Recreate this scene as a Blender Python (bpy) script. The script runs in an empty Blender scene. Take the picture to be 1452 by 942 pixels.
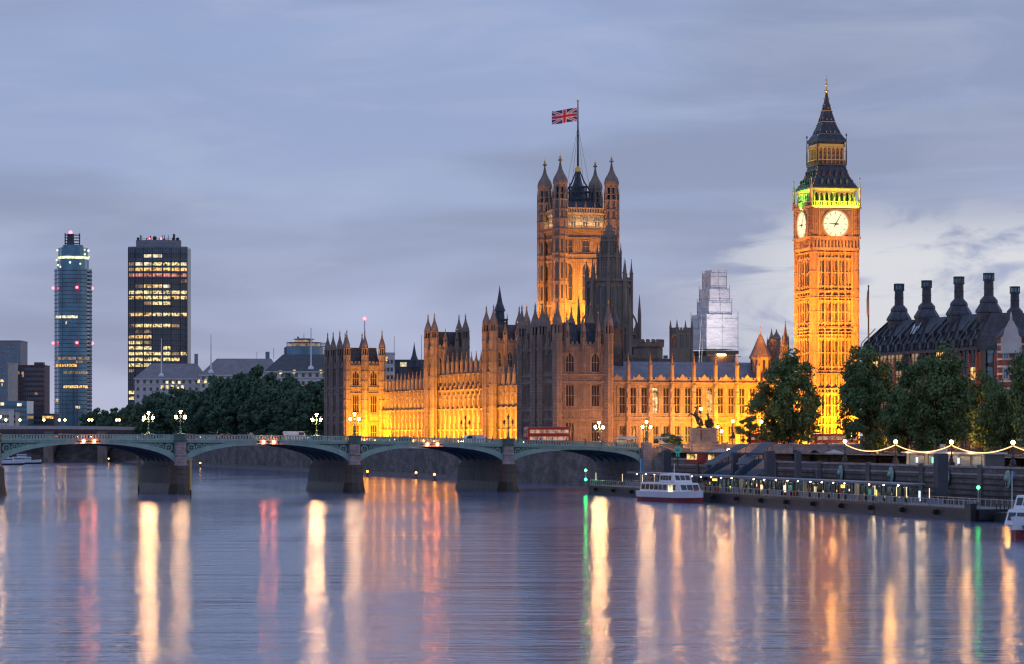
import bpy, math, random
from mathutils import Matrix, Vector
sc = bpy.context.scene
R = math.radians
PI = math.pi
# ------------------------------------------------------------------ camera
F, HC, HY = 3990.0, 12.6, 617.0          # focal length in photo pixels, eye height, horizon row
cam = bpy.data.objects.new('camera', bpy.data.cameras.new('camera'))
sc.collection.objects.link(cam)
cam.location = (0, 0, HC)
cam.rotation_euler = (R(90), 0, 0)
cam.data.sensor_width = 36
cam.data.lens = 36 * F / 1452
cam.data.shift_y = (HY - 471) / 1452
cam.data.clip_start = 1
cam.data.clip_end = 20000
sc.camera = cam
# ------------------------------------------------------------------ render
sc.view_settings.view_transform = 'Standard'
sc.view_settings.look = 'None'
sc.view_settings.exposure = 0
sc.view_settings.gamma = 1
sc.render.engine = 'CYCLES'
cy = sc.cycles
cy.max_bounces = 6; cy.diffuse_bounces = 3; cy.glossy_bounces = 3; cy.transmission_bounces = 3
cy.transparent_max_bounces = 6
cy.sample_clamp_indirect = 6
cy.caustics_reflective = False; cy.caustics_refractive = False
cy.use_denoising = True
cy.filter_width = 1.3
# ------------------------------------------------------------------ world: dusk overcast
def new_world():
    w = bpy.data.worlds.new('World'); sc.world = w; w.use_nodes = True
    nt = w.node_tree; N = nt.nodes; L = nt.links
    for n in list(N): N.remove(n)
    out = N.new('ShaderNodeOutputWorld'); bg = N.new('ShaderNodeBackground')
    L.new(bg.outputs[0], out.inputs[0])
    tc = N.new('ShaderNodeTexCoord')
    sep = N.new('ShaderNodeSeparateXYZ'); L.new(tc.outputs['Generated'], sep.inputs[0])
    ramp = N.new('ShaderNodeValToRGB'); L.new(sep.outputs[2], ramp.inputs[0])
    cr = ramp.color_ramp; cr.interpolation = 'B_SPLINE'
    cols = [(0.0, (.400, .430, .580)), (.025, (.400, .450, .630)), (.055, (.360, .430, .630)), (.085, (.288, .362, .572)),
            (.12, (.252, .325, .535)), (.16, (.282, .362, .590)), (.40, (.26, .35, .66)), (1.0, (.33, .41, .66))]
    cr.elements[0].position = cols[0][0]; cr.elements[0].color = (*cols[0][1], 1)
    cr.elements[1].position = cols[-1][0]; cr.elements[1].color = (*cols[-1][1], 1)
    for p, c in cols[1:-1]:
        e = cr.elements.new(p); e.color = (*c, 1)
    def noise(scale, rot, sz, detail, rough=.5, loc=(0, 0, 0), dist=0.0):
        m = N.new('ShaderNodeMapping'); m.inputs['Location'].default_value = loc
        m.inputs['Rotation'].default_value = rot; m.inputs['Scale'].default_value = scale
        L.new(tc.outputs['Generated'], m.inputs[0])
        n = N.new('ShaderNodeTexNoise'); n.inputs['Scale'].default_value = sz
        n.inputs['Detail'].default_value = detail; n.inputs['Roughness'].default_value = rough
        n.inputs['Distortion'].default_value = dist
        L.new(m.outputs[0], n.inputs['Vector']); return n.outputs[0]
    def maprange(v, a, b, c, d, smooth=True):
        m = N.new('ShaderNodeMapRange'); m.interpolation_type = 'SMOOTHSTEP' if smooth else 'LINEAR'
        L.new(v, m.inputs[0])
        for i, x in enumerate((a, b, c, d)): m.inputs[i + 1].default_value = x
        return m.outputs[0]
    def math_(op, a, b):
        m = N.new('ShaderNodeMath'); m.operation = op
        for i, x in enumerate((a, b)):
            if isinstance(x, (int, float)): m.inputs[i].default_value = x
            else: L.new(x, m.inputs[i])
        return m.outputs[0]
    def mix(fac, a, b, mode='MIX'):
        m = N.new('ShaderNodeMix'); m.data_type = 'RGBA'; m.blend_type = mode
        if isinstance(fac, (int, float)): m.inputs[0].default_value = fac
        else: L.new(fac, m.inputs[0])
        for i, x in ((6, a), (7, b)):
            if isinstance(x, tuple): m.inputs[i].default_value = (*x, 1)
            else: L.new(x, m.inputs[i])
        return m.outputs[2]
    n1 = noise((5, 1, 24), (0, R(-6), 0), 1.0, 3, .5, (3.1, 0, 1.7), .4)
    n2 = noise((10, 1, 46), (0, R(5), 0), 1.0, 5, .55, (1.3, 0, .4), .8)
    col = ramp.outputs[0]
    col = mix(maprange(n1, .40, .64, 0, .75), col, (.215, .255, .395))
    col = mix(maprange(n2, .42, .74, 0, .36), col, (.40, .45, .61))
    # pale torn clouds low on the right
    n3 = noise((17, 1, 62), (0, R(7), 0), 1.0, 5, .55, (.9, 0, .28), .9)
    mx = maprange(sep.outputs[0], .035, .12, 0, 1)
    mz = math_('MULTIPLY', maprange(sep.outputs[2], .01, .035, .35, 1), maprange(sep.outputs[2], .062, .088, 1, 0))
    m3 = math_('MULTIPLY', math_('MULTIPLY', mx, mz), maprange(n3, .40, .58, 0, 1))
    col = mix(m3, col, (.60, .62, .68))
    # pink-lilac cast close to the roofs
    m4 = math_('MULTIPLY', maprange(sep.outputs[2], .0, .040, .50, 0), maprange(sep.outputs[0], -.05, .12, .25, 1))
    col = mix(m4, col, (.50, .455, .53))
    sky = N.new('ShaderNodeTexSky'); sky.sky_type = 'NISHITA'; sky.sun_disc = False
    sky.sun_elevation = R(1.5); sky.sun_rotation = R(70); sky.altitude = 10
    add = mix(.02, col, sky.outputs[0], 'ADD')
    L.new(add, bg.inputs[0]); bg.inputs[1].default_value = 1.10
new_world()
sun = bpy.data.lights.new('sun', 'SUN'); sun.energy = .12; sun.angle = R(25); sun.color = (1, .86, .78)
so = bpy.data.objects.new('sun', sun); sc.collection.objects.link(so)
so.rotation_euler = (R(78), 0, R(70))
# ------------------------------------------------------------------ materials
MATS = {}
def mat(name, col, rough=.7, metal=0.0, var=0.0, vscale=1.0, stretch=(1, 1, 1), bump=0.0, bscale=None, emit=None, estr=0.0,
        spec=.5, var2=None, brick=None, coat=0.0):
    m = bpy.data.materials.new(name); m.use_nodes = True
    nt = m.node_tree; N = nt.nodes; L = nt.links
    b = N['Principled BSDF']
    b.inputs['Base Color'].default_value = (*col, 1); b.inputs['Roughness'].default_value = rough
    b.inputs['Metallic'].default_value = metal; b.inputs['Specular IOR Level'].default_value = spec
    b.inputs['Coat Weight'].default_value = coat
    if emit:
        b.inputs['Emission Color'].default_value = (*emit, 1); b.inputs['Emission Strength'].default_value = estr
    if var or bump or brick:
        tc = N.new('ShaderNodeTexCoord'); mp = N.new('ShaderNodeMapping'); mp.inputs['Scale'].default_value = stretch
        L.new(tc.outputs['Object'], mp.inputs[0])
    last = None
    if brick:
        bt = N.new('ShaderNodeTexBrick')
        mb2 = N.new('ShaderNodeMapping'); mb2.inputs['Rotation'].default_value = (R(90), 0, 0)
        # bricks on vertical walls: x+y along, z up
        sp = N.new('ShaderNodeSeparateXYZ'); L.new(tc.outputs['Object'], sp.inputs[0])
        ad = N.new('ShaderNodeMath'); ad.operation = 'ADD'; L.new(sp.outputs[0], ad.inputs[0]); L.new(sp.outputs[1], ad.inputs[1])
        cb = N.new('ShaderNodeCombineXYZ'); L.new(ad.outputs[0], cb.inputs[0]); L.new(sp.outputs[2], cb.inputs[1])
        L.new(cb.outputs[0], bt.inputs['Vector'])
        c2, w, h, mort = brick
        bt.inputs['Color1'].default_value = (*col, 1); bt.inputs['Color2'].default_value = (*c2, 1)
        bt.inputs['Mortar'].default_value = tuple(x * .55 for x in col) + (1,)
        bt.inputs['Scale'].default_value = 1; bt.inputs['Brick Width'].default_value = w; bt.inputs['Row Height'].default_value = h
        bt.inputs['Mortar Size'].default_value = mort
        last = bt.outputs[0]
    if var:
        n = N.new('ShaderNodeTexNoise'); n.inputs['Scale'].default_value = vscale; n.inputs['Detail'].default_value = 6
        n.inputs['Roughness'].default_value = .62; L.new(mp.outputs[0], n.inputs['Vector'])
        r = N.new('ShaderNodeMapRange'); L.new(n.outputs[0], r.inputs[0])
        r.inputs[1].default_value = .32; r.inputs[2].default_value = .68
        r.inputs[3].default_value = 1 - var; r.inputs[4].default_value = 1 + var * .6
        mx = N.new('ShaderNodeMix'); mx.data_type = 'RGBA'; mx.blend_type = 'MULTIPLY'; mx.inputs[0].default_value = 1
        if last is None: mx.inputs[6].default_value = (*col, 1)
        else: L.new(last, mx.inputs[6])
        cc = N.new('ShaderNodeCombineColor')
        for i in range(3): L.new(r.outputs[0], cc.inputs[i])
        L.new(cc.outputs[0], mx.inputs[7]); last = mx.outputs[2]
        if var2:
            n2 = N.new('ShaderNodeTexNoise'); n2.inputs['Scale'].default_value = vscale * .35; n2.inputs['Detail'].default_value = 4
            L.new(mp.outputs[0], n2.inputs['Vector'])
            r2 = N.new('ShaderNodeMapRange'); L.new(n2.outputs[0], r2.inputs[0])
            r2.inputs[1].default_value = .45; r2.inputs[2].default_value = .66
            m2 = N.new('ShaderNodeMix'); m2.data_type = 'RGBA'; L.new(r2.outputs[0], m2.inputs[0])
            L.new(last, m2.inputs[6]); m2.inputs[7].default_value = (*var2, 1); last = m2.outputs[2]
    if last is not None: L.new(last, b.inputs['Base Color'])
    if bump:
        nb = N.new('ShaderNodeTexNoise'); nb.inputs['Scale'].default_value = bscale or vscale * 3; nb.inputs['Detail'].default_value = 4
        L.new(mp.outputs[0], nb.inputs['Vector'])
        bp = N.new('ShaderNodeBump'); bp.inputs['Strength'].default_value = 1; bp.inputs['Distance'].default_value = bump
        L.new(nb.outputs[0], bp.inputs['Height']); L.new(bp.outputs[0], b.inputs['Normal'])
    MATS[name] = m; return m
M = MATS
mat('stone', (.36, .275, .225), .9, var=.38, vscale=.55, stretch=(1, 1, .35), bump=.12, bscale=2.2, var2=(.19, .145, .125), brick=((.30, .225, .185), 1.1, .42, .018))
mat('stone_pale', (.42, .34, .25), .9, var=.3, vscale=.6, stretch=(1, 1, .4), bump=.08, bscale=2.5)
mat('stone_grime_shade', (.25, .195, .165), .92, var=.35, vscale=.5, stretch=(1, 1, .3), bump=.12, bscale=2)  # grimy dark stone, also the colour for shade painted on Gothic walls
mat('granite', (.42, .35, .35), .85, var=.28, vscale=.9, bump=.03, brick=((.30, .26, .26), 1.6, .62, .03))
mat('wet_stone', (.085, .078, .075), .6, var=.55, vscale=.5, stretch=(1, 1, .3), bump=.15, bscale=1.5, var2=(.10, .085, .07))
mat('river_wall', (.20, .175, .175), .85, var=.4, vscale=.4, stretch=(1, 1, 1.6), bump=.12, bscale=1.2, var2=(.075, .075, .06), brick=((.14, .125, .12), 1.8, .7, .03))
mat('algae_stone', (.032, .036, .026), .5, var=.5, vscale=.6, stretch=(1, 1, .4), bump=.12, bscale=1.5)
mat('foreshore', (.13, .11, .12), .8, var=.4, vscale=.3, bump=.2, bscale=1)
mat('iron_roof', (.07, .085, .115), .5, metal=.3, var=.3, vscale=1.2, brick=((.045, .052, .07), .9, 1.1, .05))
mat('lead_roof', (.20, .24, .31), .5, var=.25, vscale=.5, brick=((.17, .21, .28), .8, 2.4, .06))
mat('slate', (.085, .095, .12), .6, var=.3, vscale=.6, brick=((.07, .08, .10), .9, .45, .03))
mat('slate_pale', (.26, .25, .27), .7, var=.2, vscale=.3, brick=((.23, .22, .25), 1.5, .8, .04))
mat('glass_dark', (.03, .033, .04), .12, spec=.8)
mat('glass_blue', (.085, .20, .30), .16, metal=.55, var=.3, vscale=.12, spec=.8)
mat('glass_tower', (.085, .12, .17), .2, metal=.45, spec=.7, var=.3, vscale=.25)
mat('gilt', (.75, .48, .14), .3, metal=.8)
mat('bronze', (.035, .04, .036), .45, metal=.4, var=.3, vscale=2)
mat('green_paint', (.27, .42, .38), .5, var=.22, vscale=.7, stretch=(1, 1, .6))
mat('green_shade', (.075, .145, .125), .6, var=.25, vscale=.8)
mat('iron_black', (.02, .02, .022), .45)
mat('asphalt', (.05, .05, .055), .85, var=.2, vscale=.6)
mat('paving', (.17, .155, .145), .85, var=.2, vscale=.5)
mat('earth', (.11, .10, .085), .95, var=.3, vscale=.1)
mat('white_paint', (.76, .78, .82), .35, var=.08, vscale=1.2)
mat('white_wall', (.62, .60, .60), .8, var=.14, vscale=.4)
mat('cream_wall', (.50, .46, .42), .85, var=.16, vscale=.3)
mat('red_paint', (.55, .03, .025), .3, coat=.4)
mat('maroon', (.22, .02, .03), .4, var=.2, vscale=.8)
mat('red_brick', (.30, .105, .075), .85, var=.25, vscale=.8, brick=((.25, .085, .06), .5, .18, .02))
mat('brown_clad', (.13, .065, .07), .6, var=.25, vscale=.2, brick=((.105, .055, .06), 3.2, 3.2, .25))
mat('grey_clad', (.26, .26, .30), .6, var=.15, vscale=.2, brick=((.24, .24, .28), 6, 3.4, .1))
mat('sheet', (.84, .83, .87), .75, var=.22, vscale=.35, stretch=(1, 1, 2.6), bump=.5, bscale=.7)
mat('sheet_blue', (.26, .42, .50), .7, var=.25, vscale=.35, bump=.3, bscale=.7)
mat('bark', (.06, .05, .04), .95, var=.3, vscale=2)
mat('steel_blue', (.13, .20, .28), .5, var=.2, vscale=.5)
mat('hull_dark', (.022, .024, .03), .5, var=.3, vscale=.4)
mat('deck_grey', (.12, .125, .13), .7, var=.2, vscale=.5)
mat('pile', (.055, .065, .09), .6, var=.35, vscale=.6)
mat('yellow_post', (.55, .42, .12), .6)
mat('rail_steel', (.38, .38, .36), .4, metal=.5)
mat('cloth_red', (.35, .05, .05), .9); mat('cloth_dark', (.03, .03, .04), .9); mat('cloth_grey', (.16, .17, .20), .9)
mat('cloth_blue', (.05, .09, .2), .9); mat('skin', (.45, .28, .20), .7); mat('cloth_pale', (.5, .47, .42), .9)
mat('flag_blue', (.03, .05, .22), .85); mat('flag_red', (.55, .03, .06), .85); mat('flag_white', (.70, .68, .72), .85)
mat('teal_sign', (.03, .32, .30), .4, emit=(.05, .6, .52), estr=.25)
mat('blue_banner', (.05, .28, .55), .6)
mat('tyre', (.02, .02, .02), .9)
mat('awning', (.45, .42, .40), .8)
def glow(name, col, s, var=0.0, vs=1.0):
    m = bpy.data.materials.new(name); m.use_nodes = True
    nt = m.node_tree; N = nt.nodes; L = nt.links; N.clear()
    o = N.new('ShaderNodeOutputMaterial'); e = N.new('ShaderNodeEmission')
    e.inputs[0].default_value = (*col, 1); e.inputs[1].default_value = s; L.new(e.outputs[0], o.inputs[0])
    if var:
        tc = N.new('ShaderNodeTexCoord'); n = N.new('ShaderNodeTexNoise'); n.inputs['Scale'].default_value = vs
        n.inputs['Detail'].default_value = 3; L.new(tc.outputs['Object'], n.inputs['Vector'])
        r = N.new('ShaderNodeMapRange'); L.new(n.outputs[0], r.inputs[0]); r.inputs[1].default_value = .35; r.inputs[2].default_value = .65
        r.inputs[3].default_value = s * (1 - var); r.inputs[4].default_value = s * (1 + var); L.new(r.outputs[0], e.inputs[1])
    MATS[name] = m; return m
glow('lamp_warm', (1, .50, .20), 640)
glow('lamp_near', (1, .56, .24), 200)
glow('lamp_soft', (1, .48, .14), 38)
glow('lamp_small', (1, .66, .34), 30)
glow('lamp_orange', (1, .40, .06), 60)
glow('nav_red', (1, .17, .05), 130)
glow('nav_green', (.02, 1, .16), 34)
glow('beacon_red', (1, .06, .08), 12)
glow('buoy_lamp', (1, .42, .04), 14)
glow('dial_glow', (1, .84, .52), 1.25)
glow('win_amber', (1, .58, .20), 1.05, .95, .8)
glow('win_yellow', (1, .76, .34), 1.05, .95, .9)
glow('win_pale', (1, .85, .55), 1.0, .7, .4)
glow('win_dim', (.75, .48, .30), .38, .7, .4)
glow('win_red', (1, .36, .28), .65, .85, .6)
glow('screen_white', (.8, .95, 1), 1.1)
glow('panel_yellow', (1, .66, .12), 2.6)
glow('bulb', (1, .50, .20), 3.2)
glow('crown_light', (.85, .95, .55), 1.6, .6, .3)
glow('brake', (1, .05, .03), 5); glow('headlight', (1, .9, .75), 12)
glow('bus_inside', (1, .60, .42), .42, .6, .8)
# ------------------------------------------------------------------ mesh helpers
class MB:
    def __init__(s, T=None): s.v = []; s.f = []; s.mi = []; s.T = T or Matrix(); s.m = 0
    def add(s, vs, fs):
        b = len(s.v)
        for p in vs: s.v.append(tuple(s.T @ Vector(p)))
        for f in fs: s.f.append([b + i for i in f]); s.mi.append(s.m)
    def box(s, x0, x1, y0, y1, z0, z1, m=None):
        if m is not None: s.m = m
        s.add([(x0, y0, z0), (x1, y0, z0), (x1, y1, z0), (x0, y1, z0), (x0, y0, z1), (x1, y0, z1), (x1, y1, z1), (x0, y1, z1)],
              [(0, 3, 2, 1), (4, 5, 6, 7), (0, 1, 5, 4), (1, 2, 6, 5), (2, 3, 7, 6), (3, 0, 4, 7)])
    def lathe(s, x, y, rings, n=8, rot=None, m=None, sx=1, sy=1):
        """rings: (z, r) from bottom to top"""
        if m is not None: s.m = m
        if rot is None: rot = PI / n
        vs = []
        for z, r in rings:
            for k in range(n):
                a = rot + 2 * PI * k / n
                vs.append((x + sx * r * math.cos(a), y + sy * r * math.sin(a), z))
        fs = []
        for i in range(len(rings) - 1):
            for k in range(n):
                a, b = i * n + k, i * n + (k + 1) % n
                fs.append((a, b, b + n, a + n))
        fs.append(tuple(range(n - 1, -1, -1))); fs.append(tuple(range((len(rings) - 1) * n, len(rings) * n)))
        s.add(vs, fs)
    def sq(s, x, y, rings, m=None):      # square frustums, r = half side
        s.lathe(x, y, [(z, r * math.sqrt(2)) for z, r in rings], 4, PI / 4, m)
    def prism(s, pts, z0, z1, m=None, top=None):
        if m is not None: s.m = m
        n = len(pts); top = top or pts
        s.add([(p[0], p[1], z0) for p in pts] + [(p[0], p[1], z1) for p in top],
              [(i, (i + 1) % n, (i + 1) % n + n, i + n) for i in range(n)] + [tuple(range(n - 1, -1, -1)), tuple(range(n, 2 * n))])
    def slab(s, xs, lo, hi, y0, y1, m=None):
        if m is not None: s.m = m
        n = len(xs); vs = []
        for x, a, b in zip(xs, lo, hi): vs += [(x, y0, a), (x, y0, b), (x, y1, b), (x, y1, a)]
        fs = [(0, 1, 2, 3)]
        for i in range(n - 1):
            a = 4 * i; c = a + 4
            fs += [(a, c, c + 1, a + 1), (a + 1, c + 1, c + 2, a + 2), (a + 2, c + 2, c + 3, a + 3), (a + 3, c + 3, c, a)]
        e = 4 * (n - 1); fs.append((e + 3, e + 2, e + 1, e))
        s.add(vs, fs)
    def quad(s, a, b, c, d, m=None):
        if m is not None: s.m = m
        s.add([a, b, c, d], [(0, 1, 2, 3)])
    def tube(s, pts, rad, n=6, m=None):
        if m is not None: s.m = m
        P = [Vector(p) for p in pts]
        if isinstance(rad, (int, float)): rad = [rad] * len(P)
        vs = []
        for i, p in enumerate(P):
            d = (P[min(i + 1, len(P) - 1)] - P[max(i - 1, 0)]).normalized()
            u = d.cross(Vector((0, 0, 1)))
            if u.length < .05: u = d.cross(Vector((0, 1, 0)))
            u.normalize(); w = d.cross(u)
            for k in range(n):
                a = 2 * PI * k / n; q = p + (u * math.cos(a) + w * math.sin(a)) * rad[i]; vs.append(tuple(q))
        fs = [(i * n + k, i * n + (k + 1) % n, (i + 1) * n + (k + 1) % n, (i + 1) * n + k) for i in range(len(P) - 1) for k in range(n)]
        fs += [tuple(range(n)), tuple(range((len(P) - 1) * n, len(P) * n))]
        s.add(vs, fs)
    def ball(s, c, r, n=8, k=5, m=None, sz=1):
        s.lathe(c[0], c[1], [(c[2] + sz * r * -math.cos(PI * (i + .001) / k), max(.004, r * math.sin(PI * i / k))) for i in range(k + 1)], n, 0, m)
    def ring(s, c, r0, r1, y0, y1, n=24, m=None):      # annulus facing -y, xz plane
        if m is not None: s.m = m
        vs = []
        for k in range(n):
            a = 2 * PI * k / n; ca, sa = math.cos(a), math.sin(a)
            vs += [(c[0] + r0 * ca, y0, c[1] + r0 * sa), (c[0] + r1 * ca, y0, c[1] + r1 * sa),
                   (c[0] + r1 * ca, y1, c[1] + r1 * sa), (c[0] + r0 * ca, y1, c[1] + r0 * sa)]
        fs = []
        for k in range(n):
            a = 4 * k; b = 4 * ((k + 1) % n)
            fs += [(a, b, b + 1, a + 1)] if False else [(a, a + 1, b + 1, b)]
            fs += [(a + 1, a + 2, b + 2, b + 1), (a + 3, a, b, b + 3), (a + 2, a + 3, b + 3, b + 2)]
        s.add(vs, fs)
    def mesh(s, name, mats, smooth=False):
        me = bpy.data.meshes.new(name); me.from_pydata(s.v, [], s.f)
        for m in (mats if isinstance(mats, (list, tuple)) else [mats]): me.materials.append(M[m] if isinstance(m, str) else m)
        me.polygons.foreach_set('material_index', s.mi)
        if smooth: me.polygons.foreach_set('use_smooth', [True] * len(me.polygons))
        me.update(); return me
def TR(x=0, y=0, z=0, rz=0): return Matrix.Translation((x, y, z)) @ Matrix.Rotation(rz, 4, 'Z')
def link(o, parent=None, loc=None, rz=None):
    sc.collection.objects.link(o)
    if parent is not None: o.parent = parent
    if loc is not None: o.location = loc
    if rz is not None: o.rotation_euler = (0, 0, rz)
    return o
def obj(name, mb, mats=None, parent=None, loc=None, rz=None, smooth=False):
    me = mb.mesh(name, mats, smooth) if isinstance(mb, MB) else mb
    return link(bpy.data.objects.new(name, me), parent, loc, rz)
def tag(o, label=None, cat=None, group=None, kind=None):
    if label: o['label'] = label
    if cat: o['category'] = cat
    if group: o['group'] = group
    if kind: o['kind'] = kind
    return o
def thing(name, label, cat, loc=(0, 0, 0), rz=0, group=None):
    return tag(link(bpy.data.objects.new(name, None), None, loc, rz), label, cat, group)
def cp(o, parent=None, loc=None, rz=None):
    c = o.copy(); link(c, parent, loc, rz); return c
KIDS = {}
def copy_tree(o, loc, rz, label, group=None, scale=None):
    c = o.copy(); link(c, None, loc, rz); c['label'] = label
    if group: c['group'] = group
    if scale: c.scale = scale
    for ch in list(o.children):
        d = ch.copy(); link(d, c)
        for g in list(ch.children):
            e = g.copy(); link(e, d)
    return c
def hide_none(*a): pass
def flood(p, q, sx, sy, power, col, spread=150):
    l = bpy.data.lights.new('floodlight', 'AREA'); l.shape = 'RECTANGLE'; l.size = sx; l.size_y = sy
    l.energy = power; l.color = col; l.spread = R(spread)
    o = link(bpy.data.objects.new('floodlight', l)); o.location = p
    d = Vector(q) - Vector(p); o.rotation_euler = d.to_track_quat('-Z', 'Y').to_euler(); return o
def spot(p, q, power, col, ang=60, rad=.3, blend=.8):
    l = bpy.data.lights.new('floodlight', 'SPOT'); l.energy = power; l.color = col; l.spot_size = R(ang); l.shadow_soft_size = rad; l.spot_blend = blend
    o = link(bpy.data.objects.new('floodlight', l)); o.location = p
    o.rotation_euler = (Vector(q) - Vector(p)).to_track_quat('-Z', 'Y').to_euler(); return o
def X_(px, Y): return (px - 726) * Y / F
def Z_(py, Y): return HC - (py - HY) * Y / F
ORD = ['first', 'second', 'third', 'fourth', 'fifth', 'sixth', 'seventh', 'eighth', 'ninth', 'tenth', 'eleventh', 'twelfth', 'thirteenth',
       'fourteenth', 'fifteenth', 'sixteenth', 'seventeenth', 'eighteenth', 'nineteenth', 'twentieth', 'twenty-first', 'twenty-second', 'twenty-third',
       'twenty-fourth', 'twenty-fifth', 'twenty-sixth', 'twenty-seventh', 'twenty-eighth']
# ================================================================== SETTING: river, ground, walls
PU = (-.309, .951); PV = (.951, .309)                     # palace axes: away along the river, inland
PAL = (11.8, 735.0)
def pal(t, s, z=0): return (PAL[0] + PU[0] * s + PV[0] * t, PAL[1] + PU[1] * s + PV[1] * t, z)
ED = (.253, -.968)                                        # embankment direction, towards the camera
def emb(tau, w=0, z=0): return (92.2 + ED[0] * tau + .968 * w, 415.3 + ED[1] * tau + .253 * w, z)
def water():
    m = bpy.data.materials.new('river_water'); m.use_nodes = True
    nt = m.node_tree; N = nt.nodes; L = nt.links; b = N['Principled BSDF']
    b.inputs['Base Color'].default_value = (.095, .128, .235, 1)
    b.inputs['IOR'].default_value = 1.5; b.inputs['Roughness'].default_value = .17
    tc = N.new('ShaderNodeTexCoord')
    def nz(scale, sz, detail, dist=0.0):
        mp = N.new('ShaderNodeMapping'); mp.inputs['Scale'].default_value = scale; L.new(tc.outputs['Object'], mp.inputs[0])
        n = N.new('ShaderNodeTexNoise'); n.inputs['Scale'].default_value = sz; n.inputs['Detail'].default_value = detail
        n.inputs['Distortion'].default_value = dist
        L.new(mp.outputs[0], n.inputs['Vector']); return n.outputs[0]
    def bump(h, d, prev=None):
        bp = N.new('ShaderNodeBump'); bp.inputs['Distance'].default_value = d; bp.inputs['Strength'].default_value = 1
        L.new(h, bp.inputs['Height'])
        if prev: L.new(prev, bp.inputs['Normal'])
        return bp.outputs[0]
    n = bump(nz((1, .55, 1), .045, 3, .8), .07)
    n = bump(nz((.16, 1, 1), .14, 4, .6), .30, n)
    n = bump(nz((.35, 1, 1), .5, 3, .4), .08, n)
    n = bump(nz((.8, 1, 1), 1.3, 3), .055, n)
    n = bump(nz((.6, 1, 1), 1.7, 3), .022, n)
    L.new(n, b.inputs['Normal'])
    r = N.new('ShaderNodeMapRange'); L.new(nz((1, .35, 1), .03, 4, 1.0), r.inputs[0])
    r.inputs[1].default_value = .35; r.inputs[2].default_value = .65; r.inputs[3].default_value = .09; r.inputs[4].default_value = .17
    L.new(r.outputs[0], b.inputs['Roughness'])
    MATS['water'] = m
water()
w = MB(); w.quad((-1500, -200, 0), (900, -200, 0), (900, 1500, 0), (-1500, 1500, 0))
tag(obj('river', w, 'water'), kind='structure')
# upper ground (one sheet to the horizon), lower promenade strip
shore = [emb(420, 14)[:2], emb(-212, 14)[:2], emb(-232, 0)[:2], (31.5, 668), pal(-1, 600)[:2], (-240, 1460), (-3500, 1460)]
g = MB()
for (p_, q_) in zip(shore[:-2], shore[1:-1]): g.quad((p_[0], p_[1], 8.6), (4500, p_[1], 8.6), (4500, q_[1], 8.6), (q_[0], q_[1], 8.6))
g.quad((-6000, 1460, 8.6), (4500, 1460, 8.6), (4500, 12000, 8.6), (-6000, 12000, 8.6))
tag(obj('ground', g, 'earth'), kind='structure')
# Bridge Street and riverside road
def sheet(name, pts, z, mt, th=.02):
    s = MB(); s.prism(pts, z - th, z); return tag(obj(name, s, mt), kind='structure')
sheet('promenade', [emb(420, .6)[:2], emb(420, 14)[:2], emb(-212, 14)[:2], emb(-229, .6)[:2]], 6.4, 'paving', .5)
sheet('road', [emb(300, 30)[:2], emb(300, 42)[:2], emb(-205, 42)[:2], emb(-205, 30)[:2]], 8.62, 'asphalt')
# river wall of the embankment (right), with coping, pilasters
def river_wall(name, label, p0, p1, ztop, thick=.9, pil=0, mt='river_wall', z0=-1, inset=0.0):
    a = Vector((p0[0], p0[1])); b = Vector((p1[0], p1[1])); L_ = (b - a).length; rz = math.atan2(b.y - a.y, b.x - a.x)
    t = thing(name, label, 'wall', (a.x, a.y, 0), rz)
    m = MB(); m.box(0, L_, 0, thick, z0, ztop - .35); obj('wall_face', m, mt, t)
    c = MB(); c.box(-.1, L_ + .1, -.14, thick + .12, ztop - .35, ztop)
    c.box(0, L_, -.08, -.002, ztop - 1.5, ztop - 1.2); obj('coping', c, 'granite', t)
    if pil:
        e = MB()
        for z, d in ((5.2, .1), (4.3, .16), (3.3, .12), (2.4, .2)): e.box(0, L_, -d, -.004, z, z + .22)
        obj('timber_fender', e, 'bark', t)
        x = pil
        while x < L_: k = MB(); k.box(x - .8, x + .8, -.35, -.003, z0, ztop + .25); obj('pilaster', k, 'river_wall', t); x += pil
    return t
river_wall('embankment_wall', 'long dark granite river wall with pale coping behind the pier pontoon', emb(-229), emb(420), 7.4, .9, 24.8)
river_wall('terrace_wall', 'river wall of the palace terrace seen through the bridge arches', (31, 672), pal(-1.6, 243)[:2], 8.75)
river_wall('garden_wall', 'far river wall below the garden trees', pal(-1.6, 243.3)[:2], pal(-1.6, 600)[:2], 8.75)
river_wall('far_wall', 'distant river wall beyond the second bridge', pal(-1.6, 601)[:2], (-3400, 1456), 8.75)
fs = MB(); a, b_ = pal(-2, 60), pal(-2, 600); c_, d_ = pal(-9, 600), pal(-4.5, 60)
fs.quad((a[0], a[1], 1.1), (d_[0], d_[1], -.1), (c_[0], c_[1], -.1), (b_[0], b_[1], 1.4))
tag(obj('foreshore', fs, 'foreshore'), kind='structure')
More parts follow.
